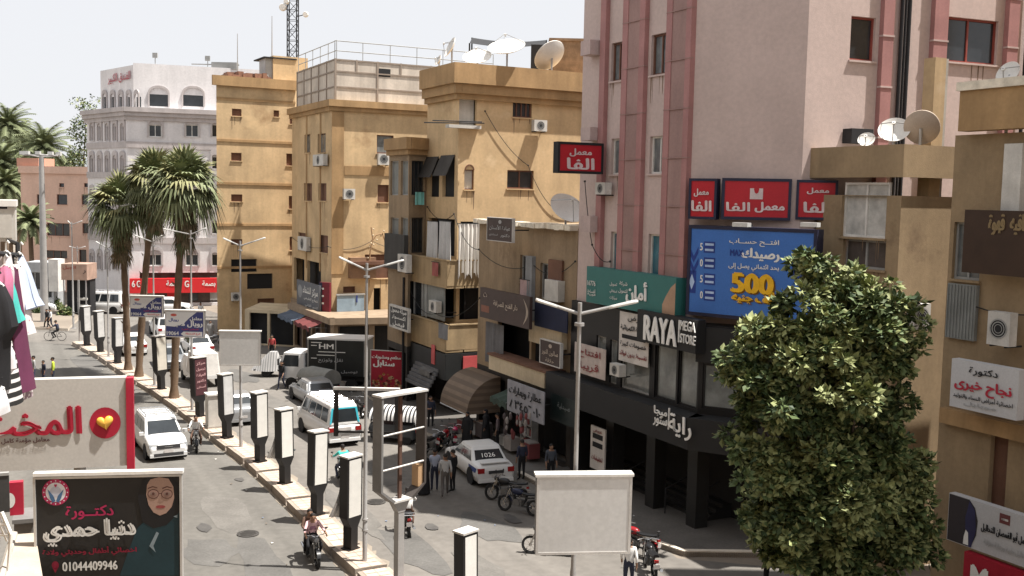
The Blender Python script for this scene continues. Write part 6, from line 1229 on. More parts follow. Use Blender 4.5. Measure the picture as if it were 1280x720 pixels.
def date_palm(px, by, cy, rpx, Y, label, seed, n=66):
    p = at(px, by, Y); p.z = 0; rr = random.Random(seed); zc = at(px, cy, Y).z; Rm = 1.3 * rpx * Y / F; r = thing('date_palm', label, 'palm tree', tuple(p), 0, 'date palms beyond the salmon block'); g = MB(); g.tube([(0, 0, 0), (.1, 0, zc * .5), (0, 0, zc)], [.32, .25, .22], 10, TRK); g.build('trunk', r, local=True); g = MB()
    for k in range(n):
        q = (k + .5) / n; a = k * 2.39996; el = R(85) - q * R(115); pts = []; d = Vector((math.cos(a), math.sin(a), 0)); L_ = Rm * rr.uniform(.95, 1.2); x, z, e = 0.0, 0.0, el
        for j in range(7): pts.append(Vector((d.x * x, d.y * x, zc + z))); x += L_ / 6 * math.cos(e); z += L_ / 6 * math.sin(e); e -= .20
        sd = Vector((-d.y, d.x, 0)); m = (FR1, FR3, FR1)[k % 3]
        for j in range(1, 7):
            for s_ in (-1, 1):
                for h in (0, .33, .66):
                    c = pts[j - 1] + (pts[j] - pts[j - 1]) * h; ln = L_ * .24 * (1 - .08 * j); tip = c + sd * s_ * ln + (pts[j] - pts[j - 1]).normalized() * ln * .6 - Vector((0, 0, ln * .35)); w_ = (pts[j] - pts[j - 1]).normalized() * .11; g.add([c - w_, c + w_, tip], [(0, 1, 2)], m)
        g.tube(pts, [.05] * 4 + [.03] * 3, 4, m, cap=False)
    g.build('crown', r, local=True); return r
date_palm(14, 330, 158, 26, 150, 'far date palm, tallest of the cluster by the left edge', 2); date_palm(3, 330, 205, 27, 140, 'far date palm cut by the left edge above the white case', 4); date_palm(58, 330, 186, 30, 140, 'far date palm with round crown right of the floodlight mast', 6); date_palm(26, 330, 236, 26, 150, 'far date palm low behind the salmon block corner', 12)
for k_, (x_, y_, r_, Y_, lb_) in enumerate(((44, 212, 24, 165, 'far date palm filling the gap behind the mast head'), (8, 232, 24, 135, 'low far date palm behind the white case at the left edge'), (24, 172, 22, 175, 'farthest date palm between the tall ones'))): date_palm(x_, 330, y_, r_, Y_, lb_, 30 + k_)
date_palm(40, 400, 278, 24, 108, 'shorter date palm in front of the salmon block beside the mast', 9, 40); date_palm(78, 330, 214, 20, 160, 'small far date palm peeping over the salmon block', 15); date_palm(31, 330, 190, 24, 170, 'far date palm between the tallest one and the round one', 18)
L1 = mat('leaf_green', (.085, .12, .042), .65, var=.3, scale=1.1); L2 = mat('leaf_pale', (.25, .275, .115), .62, var=.25, scale=1.1); L3 = mat('leaf_dark', (.035, .06, .022), .6, var=.3, scale=1.1); BARK = mat('bark', (.16, .12, .09), .95, var=.3, scale=4, bump=.6)
def leafy(name, label, base, blobs, n, leaf, seed, trunk_r=.22, pale=.45, group=None, limbs=True, cat='tree'):
    rr = random.Random(seed); r = thing(name, label, cat, tuple(base), 0, group); B_ = Vector(base); top = max(blobs, key=lambda b: b[0].z)[0] - B_; low = min(b[0].z for b in blobs) - B_.z
    g = MB(); fork = Vector((0, 0, max(low * .8, .6))); g.tube([(0, 0, -.05), (.05, .03, fork.z * .5), fork], [trunk_r * 1.25, trunk_r, trunk_r * .85], 10, BARK); g.build('trunk', r, local=True)
    if limbs:
        for c, rad in blobs[::3]: g = MB(); e = c - B_; m_ = (fork + e) * .5 + Vector((rr.uniform(-.2, .2), rr.uniform(-.2, .2), .1)); g.tube([fork, m_, e], [trunk_r * .45, trunk_r * .26, trunk_r * .08], 7, BARK); g.build('limb', r, local=True)
    g = MB(); subs = []
    for c, rad in blobs:                     # boughs break into rounded clumps with gaps between them
        c = c - B_; k_ = max(3, int(7.5 * rad / .9)) if limbs and rad > .3 else 1
        for j in range(k_):
            d = Vector((rr.gauss(0, 1), rr.gauss(0, 1), rr.gauss(.2, .9))).normalized(); subs.append((c + d * rad * rr.uniform(.45, 1.0) if k_ > 1 else c, rad * (rr.uniform(.27, .5) if k_ > 1 else .9)))
    if limbs:
        subs += [(c - B_, rad * .6) for c, rad in blobs if rad > .6]
        for c, rad in blobs:                 # loose sprays beyond the clumps break the outline
            for j in range(4): d = Vector((rr.gauss(0, 1), rr.gauss(0, 1), rr.gauss(.35, .8))).normalized(); subs.append((c - B_ + d * rad * rr.uniform(1.05, 1.35), rr.uniform(.13, .24)))
    tot = sum(b[1] ** 2 for b in subs)
    for c, rad in subs:
        tone = rr.random(); nl = max(12, int(n * rad ** 2 / tot))
        for j in range(nl):
            d = Vector((rr.gauss(0, 1), rr.gauss(0, 1), rr.gauss(.15, 1))).normalized(); q = rad * (.35 + .7 * rr.random() ** .55); p = c + Vector((d.x, d.y, d.z * .8)) * q; sz = leaf * rr.uniform(.7, 1.3)
            ax = (d * .7 + Vector((rr.uniform(-.7, .7), rr.uniform(-.7, .7), rr.uniform(-.75, .35)))).normalized(); sd = ax.cross(Vector((0, 0, 1))); sd = (sd.normalized() if sd.length > .05 else Vector((1, 0, 0))); an = rr.gauss(0, .55); sd = (sd * math.cos(an) + ax.cross(sd) * math.sin(an)) * sz * .36; l_ = sz * rr.uniform(.7, 1.3); fo = ax.cross(sd).normalized() * sz * .08
            m = L2 if rr.random() < pale * (1.7 if tone > .5 else .6) else (L1 if rr.random() < .7 else L3)
            g.add([p, p + ax * l_ * .5 + sd + fo, p + ax * l_, p + ax * l_ * .5 - sd + fo], [(0, 1, 2), (0, 2, 3)], m)
    g.build('crown', r, local=True); return r
TY = 26.6
tb = lambda x, y, r_, dy=0.0: (at(x, y, TY + dy), r_)
leafy('leafy_tree', 'dense leafy street tree in front of the blue screen and tan house', (8.45, TY, 0),
      [tb(1030, 330, .35), tb(1012, 345, .5), tb(1040, 368, .75, .3), tb(1078, 392, .9), tb(1060, 360, .4), tb(1112, 410, .7, .4), tb(990, 392, .55, -.3), tb(962, 432, .7), tb(925, 466, .65), tb(1010, 430, .95, -.5), tb(1070, 440, 1.0, -.3), tb(1128, 442, .5), tb(940, 500, .7), tb(975, 500, .9, -.6), tb(1030, 510, 1.2, -.4), tb(1085, 505, .95, .3), tb(1105, 548, .6, .7), tb(925, 548, .5), tb(965, 580, .95, -.2), tb(1020, 600, 1.3, -.4), tb(1000, 640, 1.0, -.7), tb(1060, 640, 1.1, -.6), tb(1080, 585, 1.05), tb(1128, 590, .75, .9), tb(950, 650, .75, .3), tb(1040, 680, 1.2), tb(1110, 660, 1.1, .3), tb(985, 690, .8), tb(1140, 650, .6, .6), tb(1150, 700, .6, .3), tb(1075, 730, 1.0)], 62000, .19, 11, .15, .42)
leafy('leafy_tree', 'thin grey leafed tree behind the hotel at its left corner', (at(103, 300, 135).x, 135, 0), [(at(108, 135, 135), 1.6), (at(100, 165, 135), 1.9), (at(106, 195, 135), 2.2), (at(97, 205, 135), 1.8), (at(112, 155, 135), 1.6)], 2200, .3, 5, .3, .3)
for i, (x, y, rp, lb) in enumerate(((67, 383, 11, 'round shrub on the far traffic island beside the mast'), (45, 388, 9, 'small shrub on the far traffic island left of the mast'), (78, 392, 8, 'low shrub at the right end of the far traffic island'))):
    p = gp(x, y + rp * .6); leafy('shrub', lb, (p.x, p.y, 0), [(Vector((p.x, p.y, rp * p.y / F * .6)), rp * p.y / F * .7), (Vector((p.x + .4, p.y, rp * p.y / F * .5)), rp * p.y / F * .5)], 900, .22, 20 + i, .06, .3, 'shrubs on the far traffic island', cat='shrub')
slab('traffic_island', [gp(38, 412).to_2d(), gp(85, 414).to_2d(), gp(100, 398).to_2d(), gp(70, 384).to_2d(), gp(20, 392).to_2d()], .22, GRND, KLIT)
# kiosk and grey building behind the island
def boxy(name, label, cat, bx, Y, m, depth=3, extra=None, zb=0.0):
    fc = Face(at(bx[0], 300, Y).to_2d(), at(bx[2], 300, Y - .2).to_2d()); u0, u1, z0, z1 = fc.r(*bx); z0 = zb if zb is not None else z0; b = Building(name, label, cat, [fc.a.to_2d(), fc.b.to_2d(), fc.b.to_2d() + Vector((-.4, depth)), fc.a.to_2d() + Vector((-.4, depth))], z1, m, z0=0)
    return b, b.faces[0]
bk, f = boxy('grey_shed', 'grey flat roofed shed beyond the far traffic island', 'building', (32, 328, 66, 392), 98, mat('grey_render', (.40, .41, .42), .85, var=.12, streak=.2))
window(bk, 0, f.r(60, 349, 64.5, 372), fm=MC['frame_grey'], panes=1, sill=False); window(bk, 0, f.r(36, 340, 50, 362), fm=MC['frame_grey'], panes=2, sill=False); bk.finish(); g = MB(); g.box(f.px(61, 330)[0], f.L + .5, -.1, 1.2, 2.0, f.px(64, 324)[1], MC['frame_white'], f.M); g.build('white_pier', bk.root)
r = thing('kiosk', 'brown kiosk with red lettered fascia and open front beyond the island', 'kiosk', tuple(gp(92, 396))); kf = Face(gp(76, 396).to_2d(), gp(108, 396).to_2d() + Vector((0, -.3))); u0, u1, z0, z1 = kf.r(77, 330, 109, 350)
g = MB(); g.box(u0, u1, -.1, 2.4, z0, z1, mat('kiosk_brown', (.40, .27, .21), .7, streak=.2), kf.M); fa = g.build('fascia', r); g = MB(); a, c, d, e = kf.r(79, 332, 95, 337); g.text('الجبل', a, c, d, e, -.11, mat('letter_brick', (.28, .06, .04), .6), kf.M, bold=.05); a, c, d, e = kf.r(104, 338, 107.5, 342); g.text('ر', a, c, d, e, -.11, MC['dark'], kf.M, bold=.04); g.build('lettering', fa)
g = MB(); g.box(u0 + .1, u1 - .1, .9, 2.3, 0, z0, MC['dark'], kf.M); g.build('stall_interior', r); g = MB(); g.box(u0 + .1, u0 + .2, 0, .1, 0, z0, MC['steel'], kf.M); g.box(u1 - .2, u1 - .1, 0, .1, 0, z0, MC['steel'], kf.M); g.islands('post', r); g = MB(); g.box(u0 + 1.2, u1 - .3, .5, .85, .8, 1.1, MC['frame_grey'], kf.M); g.box(u0 + 1.2, u1 - .3, .5, .85, 1.5, 1.7, MC['white_dirty'], kf.M); g.islands('shelf', r)
# ================================================================ VEHICLES  (local x forward, y left, z up)
PW = mat('car_white', (.70, .70, .69), .28, var=.05, fine=.02, spec=.5); PS = mat('car_silver', (.36, .37, .38), .3, metal=.5, var=.06); PD_ = mat('car_dark', (.045, .05, .055), .3, var=.1); PG_ = mat('car_grey', (.20, .21, .22), .35, metal=.3, var=.1)
CG = mat('car_glass', (.025, .03, .034), .08, var=.3, spec=.7); HLM = mat('headlight', (.26, .27, .28), .12, spec=.8); TLM = mat('taillight', (.32, .02, .02), .2); PLT = mat('plate', (.55, .52, .50), .5); TYR = MC['rubber']; RIMM = mat('wheel_rim', (.40, .40, .41), .35, metal=.6); PLAST = mat('bumper_plastic', (.05, .05, .052), .6); CHR = MC['chrome']
def wheel(r, x, y, rad=.32, w_=.2, m=None):
    g = MB(); g.lathe([(rad * .62, -w_ / 2), (rad * .94, -w_ / 2), (rad, -w_ * .3), (rad, w_ * .3), (rad * .94, w_ / 2), (rad * .62, w_ / 2)], TYR, c=(x, y, rad), axis='y', n=20); o = g.build('wheel', r, local=True)
    g = MB(); s_ = 1 if y > 0 else -1; g.lathe([(.01, s_ * w_ * .36), (rad * .2, s_ * w_ * .42), (rad * .55, s_ * w_ * .36), (rad * .63, s_ * w_ * .48), (rad * .63, 0), (.01, 0)], m or RIMM, c=(x, y, rad), axis='y', n=14); g.build('rim', o, local=True)
def rrect(x0, x1, w_, z, c, zx=0.0):
    """rounded plan outline at height z, from x0 (rear) to x1 (front), half width w_"""
    o = []
    for cx, cy, a0 in ((x1 - c, w_ - c, 0), (x0 + c, w_ - c, 90), (x0 + c, -w_ + c, 180), (x1 - c, -w_ + c, 270)):
        for k in range(4): a = R(a0 + k * 30); o.append((cx + c * math.cos(a), cy + c * math.sin(a), z))
    return o
def car(label, cat, loc, rz, paint, L_=4.4, W_=1.72, H=1.45, belt=.92, hood=.86, deck=.92, cab=(-1.55, 1.0, -1.0, .35), name='parked_car', rack=None, wr=.31, group=None, sides=3, base=.2, trims=(), grille=True, rear_text=None, roofbox=None, band=None):
    r = thing(name, label, cat, loc, rz, group); h, w_ = L_ / 2, W_ / 2; xr, xf, xrt, xft = cab
    g = MB()                                                     # lower body: rounded sections lofted from tail to nose
    def sect(x, k, b_, t): wk = w_ * k; hh = t - b_; return [(x, -wk * .84, b_), (x, -wk * .95, b_ + .06), (x, -wk, b_ + hh * .42), (x, -wk * .985, b_ + hh * .66), (x, -wk * .955, t - hh * .12), (x, -wk * .88, t - .02), (x, -wk * .55, t + .012), (x, 0, t + .02), (x, wk * .55, t + .012), (x, wk * .88, t - .02), (x, wk * .955, t - hh * .12), (x, wk * .985, b_ + hh * .66), (x, wk, b_ + hh * .42), (x, wk * .95, b_ + .06), (x, wk * .84, b_)]
    g.loft([sect(-h, .84, base + .16, deck - .30), sect(-h + .03, .93, base + .06, deck - .12), sect(-h + .12, .98, base, deck - .03), sect(-h + .4, 1, base, deck), sect(xr, 1, base, deck + .02), sect(0, 1, base, belt), sect(xf, 1, base, hood + .05), sect((xf + h - .3) / 2, 1, base, hood), sect(h - .34, .98, base, hood - .07), sect(h - .14, .95, base + .01, hood - .17), sect(h - .03, .89, base + .05, hood - .30), sect(h, .80, base + .12, hood - .42)], paint, smooth=True)
    for x in (-h + .82, h - .80):                                # wheel arches
        for s_ in (-1, 1): g.lathe([(.01, 0), (wr + .075, 0), (wr + .075, .012), (.01, .012)], MC['dark'], c=(x, s_ * (w_ + .002) - (.012 if s_ < 0 else 0), wr + .02), axis='y', n=20)
    g.build('body', r, local=True, auto=50)
    g = MB(); wb, wt = w_ * .93, w_ * .76; zb = belt - .04
    g.loft([rrect(xr, xf, wb, zb, .1), rrect(xr + (xrt - xr) * .9, xf + (xft - xf) * .9, wt + (wb - wt) * .1, H - .1, .12), rrect(xrt, xft, wt, H - .03, .14), rrect(xrt + .25, xft - .25, wt - .2, H, .1)], paint, smooth=True); cabo = g.build('cabin', r, local=True)
    def pt(side, u, v, push=.012):          # side: 'l','r','f','b'; u along, v from belt (0) to roof (1)
        z = zb + (H - .1 - zb) * v; x0 = xr + (xrt - xr) * .9 * v; x1 = xf + (xft - xf) * .9 * v; yw = wb + (wt + (wb - wt) * .1 - wb) * v
        if side in 'lr': return (x0 + (x1 - x0) * u, (yw + push) * (1 if side == 'l' else -1), z)
        return ((x1 + push) if side == 'f' else (x0 - push), -yw + 2 * yw * u, z)
    def pane(nm, side, u0, u1, v0, v1, u0t=None, u1t=None):
        u0t = u0 if u0t is None else u0t; u1t = u1 if u1t is None else u1t; g = MB(); a = [pt(side, u0, v0), pt(side, u1, v0), pt(side, u1t, v1), pt(side, u0t, v1)]; b = [pt(side, u0, v0, -.02), pt(side, u1, v0, -.02), pt(side, u1t, v1, -.02), pt(side, u0t, v1, -.02)]
        g.add(a + b, [(0, 1, 2, 3), (0, 4, 5, 1), (1, 5, 6, 2), (2, 6, 7, 3), (3, 7, 4, 0)], CG); return g.build(nm, r, local=True)
    pane('windscreen', 'f', .07, .93, .12, .94); rw = pane('rear_window', 'b', .09, .91, .16, .92)
    for s_ in 'lr':
        for k in range(sides): a, b = .05 + .90 * k / sides + .012, .05 + .90 * (k + 1) / sides - .012; pane('side_window', s_, a, b, .12, .9)
    for s_ in (-1, 1):
        g = MB(); g.loft([[(h - .03 - q * .24, s_ * (w_ * .92 - q * .02) - (0 if s_ < 0 else 0), hood - .36 + q * .02), (h - .02 - q * .20, s_ * w_ * (.5 + q * .42), hood - .38), (h - .05 - q * .22, s_ * w_ * (.5 + q * .42), hood - .22), (h - .10 - q * .22, s_ * (w_ * .92), hood - .2)] for q in (0, 1)], HLM, smooth=False); g.build('headlight', r, local=True)
        g = MB(); g.box(-h - .015, -h + .1, s_ * w_ * .60, s_ * w_ * .93, deck - .34, deck - .14, TLM); g.build('taillight', r, local=True)
        g = MB(); x = xf - .28; g.box(x - .06, x + .06, s_ * (wb + .03), s_ * (wb + .21), belt - .01, belt + .13, paint); g.build('mirror', r, local=True)
        for x in (-h + .82, h - .80): wheel(r, x, s_ * (w_ - .09), wr)
    if grille:
        g = MB(); g.box(h - .2, h + .012, -w_ * .56, w_ * .56, hood - .40, hood - .24, PLAST); g.box(h - .2, h + .022, -w_ * .72, w_ * .72, base + .05, base + .19, PLAST); gr = g.build('grille', r, local=True); g = MB(); g.box(h, h + .016, -w_ * .2, w_ * .2, hood - .325, hood - .30, CHR); g.build('badge_bar', gr, local=True)
    for x, nm in ((h + .004, 'f'), (-h - .02, 'b')): g = MB(); g.box(x, x + .018, -.2, .2, base + .2, base + .33, PLT); g.build('number_plate', r, local=True)
    for x0, x1 in ((h - .1, h + .02), (-h - .03, -h + .1)): g = MB(); g.box(x0, x1, -w_ * .9, w_ * .9, base + .02, base + .16, paint if not trims else PLAST); g.build('bumper', r, local=True)
    if rack:
        for s_ in (-1, 1): g = MB(); g.tube([(xrt + .15, s_ * (wt - .08), H - .02), (xrt + .25, s_ * (wt - .08), H + .08), (xft - .35, s_ * (wt - .08), H + .08), (xft - .25, s_ * (wt - .08), H - .02)], .022, 6, rack); g.build('roof_rail', r, local=True)
        n = 5
        for k in range(n): x = xrt + .3 + (xft - xrt - .7) * k / (n - 1); g = MB(); g.tube([(x, -(wt - .08), H + .08), (x, wt - .08, H + .08)], .018, 6, rack); g.build('roof_bar', r, local=True)
    if band: band(r, rw, dict(h=h, w=w_, H=H, zb=zb, xr=xr, xf=xf, xrt=xrt, wt=wt, wb=wb, pt=pt, deck=deck))
    return r
def head(p, q): return math.atan2(q.y - p.y, q.x - p.x)
def gpl(px, py): p = gp(px, py); return (p.x, p.y, .008)
ROADA = math.atan2(D.y, D.x)                     # heading away from the camera
# white people carrier driving towards the camera
car('white people carrier with silver roof rails driving towards the camera', 'car', gpl(199, 563), ROADA + math.pi + R(2), PW, 4.4, 1.76, 1.64, 1.0, .98, 1.05, (-2.08, 1.25, -1.85, .35), 'people_carrier', rack=CHR, wr=.31)
# white police-like taxi with blue rear wing
def taxi(r, rw, q):
    g = MB(); Mx = Matrix(((0, 0, 0, 0),) * 4)
    M_ = Matrix.Translation((q['xr'] + (q['xrt'] - q['xr']) * .5 - .05, 0, 0)) @ Matrix.Rotation(-math.pi / 2, 4, 'Z')
    P = lambda u, v: Vector(q['pt']('b', 1 - u, v, .022))
    v, f, k, asp = text_geo('1026', 0.0); g.add([P(.30 + .40 * a[0], .38 + .30 * a[1]) - Vector((.0015 * k[i], 0, 0)) for i, a in enumerate(v)], f, WL); g.build('lettering', rw, local=True)
    BLU_ = mat('taxi_blue', (.03, .06, .22), .35)
    for s_ in (-1, 1): g = MB(); y = s_ * (q['w'] + .004); g.add([(-1.25, y, .45), (-2.0, y * .985, .62), (-2.1, y * .965, .80), (-1.15, y * .985, .80)], [(0, 1, 2, 3) if s_ < 0 else (3, 2, 1, 0)], BLU_); g.build('blue_flash', r, local=True)
    g = MB(); g.box(-2.14, -1.92, -.62, .62, .98, 1.02, PW); g.box(-2.05, -1.98, -.55, -.5, .9, .98, PW); g.box(-2.05, -1.98, .5, .55, .9, .98, PW); g.build('spoiler', r, local=True)
    g = MB(); g.box(-2.232, -2.21, -.33, .33, .58, .70, PLAST); g.build('plate_recess', r, local=True)
car('white taxi saloon with blue rear flash and 1026 on its back window', 'taxi', gpl(597, 592), R(112), PW, 4.4, 1.70, 1.44, .92, .86, .95, (-1.5, 1.0, -.95, .3), 'taxi', sides=2, band=taxi)
car('silver saloon seen from behind, ahead of the microbus', 'car', gpl(392, 503), R(118), PS, 4.5, 1.76, 1.43, .92, .86, .97, (-1.6, 1.0, -1.05, .3), 'saloon_car', sides=2)
# microbus with turquoise rear trim
TQ = mat('trim_turquoise', (.05, .42, .52), .4)
def bus(r, rw, q):
    P = lambda u, v: Vector(q['pt']('b', u, v, .02)); o = [P(.03, .05), P(.03, .98), P(.97, .98), P(.97, .05)]; i_ = [P(.09, .1), P(.10, .90), P(.90, .90), P(.91, .1)]
    g = MB(); g.add(o + i_, [(0, 4, 5, 1), (1, 5, 6, 2), (2, 6, 7, 3)], TQ); g.build('turquoise_trim', rw, local=True)
    g = MB(); g.box(-q['h'] - .04, -q['h'] + .05, -.78, .78, .62, .74, CHR); g.build('chrome_strip', r, local=True)
    g = MB(); g.box(-q['h'] - .03, -q['h'] + .02, -.3, .3, .80, .95, PLT); g.build('licence_panel', r, local=True)
busr = car('white microbus with turquoise rear trim and laden roof rack', 'microbus', gpl(410, 546), R(120), PW, 4.65, 1.72, 1.98, 1.12, 1.05, 1.1, (-2.27, 1.95, -2.15, 1.35), 'microbus', rack=CHR, wr=.32, sides=4, band=bus, base=.25)
busw = car('white microbus turning broadside at the far junction', 'microbus', gpl(126, 391), R(176), PW, 4.9, 1.75, 2.05, 1.12, 1.05, 1.1, (-2.4, 2.0, -2.3, 1.45), 'microbus', rack=CHR, wr=.32, sides=4, base=.25)
car('white saloon parked beyond the median under the palms', 'car', gpl(164, 440), R(118), PW, 4.4, 1.7, 1.43, .92, .86, .96, (-1.55, 1.0, -1.0, .3), 'saloon_car', sides=2)
car('white pickup truck cab far down behind the blue boards', 'car', gpl(205, 420), R(118), PW, 4.6, 1.72, 1.75, 1.05, 1.0, 1.05, (-1.9, 1.3, -1.7, .7), 'estate_car', sides=2)
car('dark grey saloon between cream poster and second palm', 'car', gpl(213, 458), R(-65), PG_, 4.5, 1.76, 1.45, .92, .88, .95, (-1.55, 1.0, -1.0, .3), 'saloon_car', sides=2)
car('white saloon seen through the row behind the nearest blue board', 'car', gpl(246, 442), R(118), PW, 4.4, 1.7, 1.45, .92, .86, .96, (-1.55, 1.0, -1.0, .3), 'saloon_car', sides=2)
car('silver saloon half hidden behind the white cabinet and lamp post', 'car', gpl(292, 522), R(118), PS, 4.4, 1.72, 1.43, .92, .86, .97, (-1.55, 1.0, -1.0, .3), 'saloon_car', sides=2)
car('small white car by the red shop front at the far junction', 'car', gpl(213, 391), R(8), PW, 4.1, 1.7, 1.5, .95, .9, .97, (-1.7, 1.0, -1.4, .35), 'hatchback_car', sides=2)
car('white car nose at the edge of the far island behind the clothes', 'car', gpl(43, 390), R(10), PW, 4.2, 1.7, 1.5, .95, .9, .97, (-1.7, 1.0, -1.4, .35), 'hatchback_car', sides=2)
car('dark car passing behind the far microbus', 'car', gpl(136, 368), R(5), PD_, 4.3, 1.75, 1.6, .98, .92, .98, (-1.7, 1.0, -1.4, .35), 'hatchback_car', sides=2)
# white goods van load behind the lettered poster
r = thing('cargo_pickup', 'pickup with tall white wrapped load behind the lettered poster', 'pickup truck', gpl(250, 478), R(118)); g = MB(); g.box(-2.1, .2, -.85, .85, .55, .75, PW); g.build('flatbed', r, local=True)
g = MB(); n = 10; rr = random.Random(2); g.loft([[(x, y, z) for x, y, z in rrect(-2.05 + .04 * k, .1 - .04 * k, .84 - .03 * k, .76 + k * .32, .12)] for k in range(5)] + [rrect(-1.7, -.2, .6, 2.12, .1)], mat('tarp_white', (.60, .58, .55), .85, var=.12, scale=2, bump=.6, bscale=5), smooth=True); g.build('wrapped_load', r, local=True)
g = MB(); g.loft([rrect(.25, 1.9, .82, .4, .08), rrect(.25, 1.95, .84, 1.0, .1), rrect(.3, 1.4, .72, 1.65, .12)], PW); g.build('cab', r, local=True); g = MB(); g.add([(1.96, -.7, 1.05), (1.96, .7, 1.05), (1.5, .62, 1.6), (1.5, -.62, 1.6)], [(0, 1, 2, 3)], CG); g.build('windscreen', r, local=True)
for x in (-1.4, 1.3):
    for s_ in (-1, 1): wheel(r, x, s_ * .76, .32)
# box truck facing left
tk = gp(412, 487); r = thing('box_truck', 'box truck with white cab and black body crossing the road', 'truck', (tk.x, tk.y + .5, .008), R(174))
BXM = mat('truck_black', (.02, .022, .022), .45, var=.2); g = MB(); g.box(-2.35, 1.15, -1.0, 1.0, .95, 3.1, BXM); bo = g.build('cargo_box', r, local=True)
g = MB(); g.box(-2.4, 1.2, -1.03, 1.03, 3.1, 3.2, PW); g.box(-2.4, -2.3, -1.03, 1.03, .9, 3.1, MC['frame_grey']) if False else None; g.build('roof_edge', bo, local=True)
for x in (-2.36, -.6, 1.1): g = MB(); g.box(x, x + .07, 1.003, 1.03, .95, 3.1, MC['frame_grey']); g.build('side_post', bo, local=True)
FT = Matrix.Translation((0, 1.0, 0)) @ Matrix.Rotation(math.pi, 4, 'Z')
g = MB(); g.text('HM', -.15 - .3, .12 + .3, 2.55, 2.85, -.012, WL, FT, bold=.05)
for x0, x1, z in ((-1.0 + .5, .95 + .2, 2.35), (-.6, .5, 2.15), (-.95, -.3, 2.9), (-.95, -.6, 2.72), (-.95, -.6, 1.95)): g.box(x0, x1, -.018, -.012, z, z + .045, WL, FT)
g.text('نقل وتوزيع', -.5, 1.0, 1.7, 2.0, -.012, mat('letter_faint', (.4, .4, .4), .5), FT, bold=.02); g.text('توصيل', .9, 1.9, 1.1, 1.3, -.014, MC['letter_faint'], FT, bold=.03); g.build('lettering', bo, local=True)
g = MB(); g.box(-2.3, 2.75, -.45, .45, .55, .9, PLAST); g.build('chassis', r, local=True)
g = MB(); g.loft([rrect(1.35, 2.95, .93, .5, .1), rrect(1.35, 3.0, .95, 1.35, .12), rrect(1.38, 2.72, .86, 2.2, .14), rrect(1.5, 2.5, .7, 2.28, .1)], PW); g.build('cab', r, local=True)
for s_ in (-1, 1):
    g = MB(); y = s_ * .952; g.add([(1.75, y, 1.4), (2.78, y, 1.4), (2.62, y * .93, 2.08), (1.75, y * .93, 2.08)], [(0, 1, 2, 3) if s_ < 0 else (3, 2, 1, 0)], CG); g.build('side_window', r, local=True)
    g = MB(); g.tube([(2.8, s_ * .95, 1.9), (2.95, s_ * 1.15, 1.85)], .02, 5, PLAST); g.box(2.88, 2.96, s_ * 1.08, s_ * 1.26, 1.5, 1.88, PLAST); g.build('mirror', r, local=True)
    g = MB(); g.box(1.75, 2.75, s_ * .955, s_ * .965, .62, .66, PLAST); g.build('door_step', r, local=True)
g = MB(); g.add([(3.012, -.82, 1.42), (3.012, .82, 1.42), (2.74, .74, 2.1), (2.74, -.74, 2.1)], [(0, 1, 2, 3)], CG); g.build('windscreen', r, local=True)
for x in (-1.5, 2.2):
    for s_ in (-1, 1): wheel(r, x, s_ * .82, .38, .24)
# three wheelers
def tuktuk(label, loc, rz, body, canopy, striped=False):
    r = thing('tuk_tuk', label, 'three wheeler', loc, rz); g = MB()
    g.loft([rrect(-1.25, 1.0, .62, .28, .12), rrect(-1.3, 1.15, .66, .62, .16), rrect(-1.28, 1.05, .64, .92, .14)], body); g.build('body', r, local=True); n = 12
    g = MB(); g.loft([[(x, .68 * math.cos(math.pi * k / n) * (1 if abs(x) < 1.2 else .97), 1.12 + (.62 if x < .9 else .5) * math.sin(math.pi * k / n)) for k in range(n + 1)] for x in (-1.3, -1.1, -.6, 0, .6, .95, 1.1)], canopy, cap=False, closed=False); cn = g.build('canopy', r, local=True)
    g = MB(); g.add([(-1.3, .68 * math.cos(math.pi * k / n), 1.12 + .62 * math.sin(math.pi * k / n)) for k in range(n + 1)] + [(-1.3, -.62, .9), (-1.3, .62, .9)], [tuple(range(n + 3))], canopy); g.build('rear_panel', cn, local=True)
    for x in (-1.22, -.2, .95):
        for s_ in (-1, 1): g = MB(); g.tube([(x, s_ * .62, .85), (x, s_ * .66, 1.15)], .025, 6, PLAST); g.build('frame_post', r, local=True)
    g = MB(); g.add([(1.06, -.5, .95), (1.06, .5, .95), (.98, .48, 1.5), (.98, -.48, 1.5)], [(0, 1, 2, 3)], CG); g.build('windscreen', r, local=True); wheel(r, 1.0, .04, .24, .12)
    for s_ in (-1, 1): wheel(r, -.85, s_ * .56, .24, .14); g = MB(); g.box(-1.315, -1.28, s_ * .4, s_ * .56, .6, .78, TLM); g.build('taillight', r, local=True)
    return r
tuktuk('three wheeler with black and white striped canopy behind the skeleton frame', gpl(493, 551), R(165), MC['car_dark'], stripes('canopy_stripe', (.70, .69, .67), (.03, .03, .032), .19, 0, .55))
tuktuk('three wheeler with plain grey canopy behind the silver saloon', gpl(397, 496), R(140), MC['car_dark'], mat('canopy_grey', (.27, .27, .25), .8, streak=.15))
# folded striped parasol-like cloth beside the truck
r = thing('covered_cart', 'handcart under grey striped cloth left of the truck cab', 'cart', gpl(335, 470), 0); g = MB(); n = 16; g.loft([[(a * (1.1 - .28 * j) * math.cos(2 * math.pi * k / n) + .25 * j * .5, (1.0 - .2 * j) * math.sin(2 * math.pi * k / n) * .7, .4 + j * .40) for k in range(n) for a in (1,)] for j in range(4)], stripes('cloth_greystripe', (.42, .41, .40), (.22, .22, .22), .16, 0, .5)); g.build('cloth_cover', r, local=True); g = MB(); g.box(-.8, .8, -.5, .5, .4, .5, MC['dark_wood']); g.build('cart_bed', r, local=True)
for s_ in (-1, 1): wheel(r, 0, s_ * .55, .3, .07)
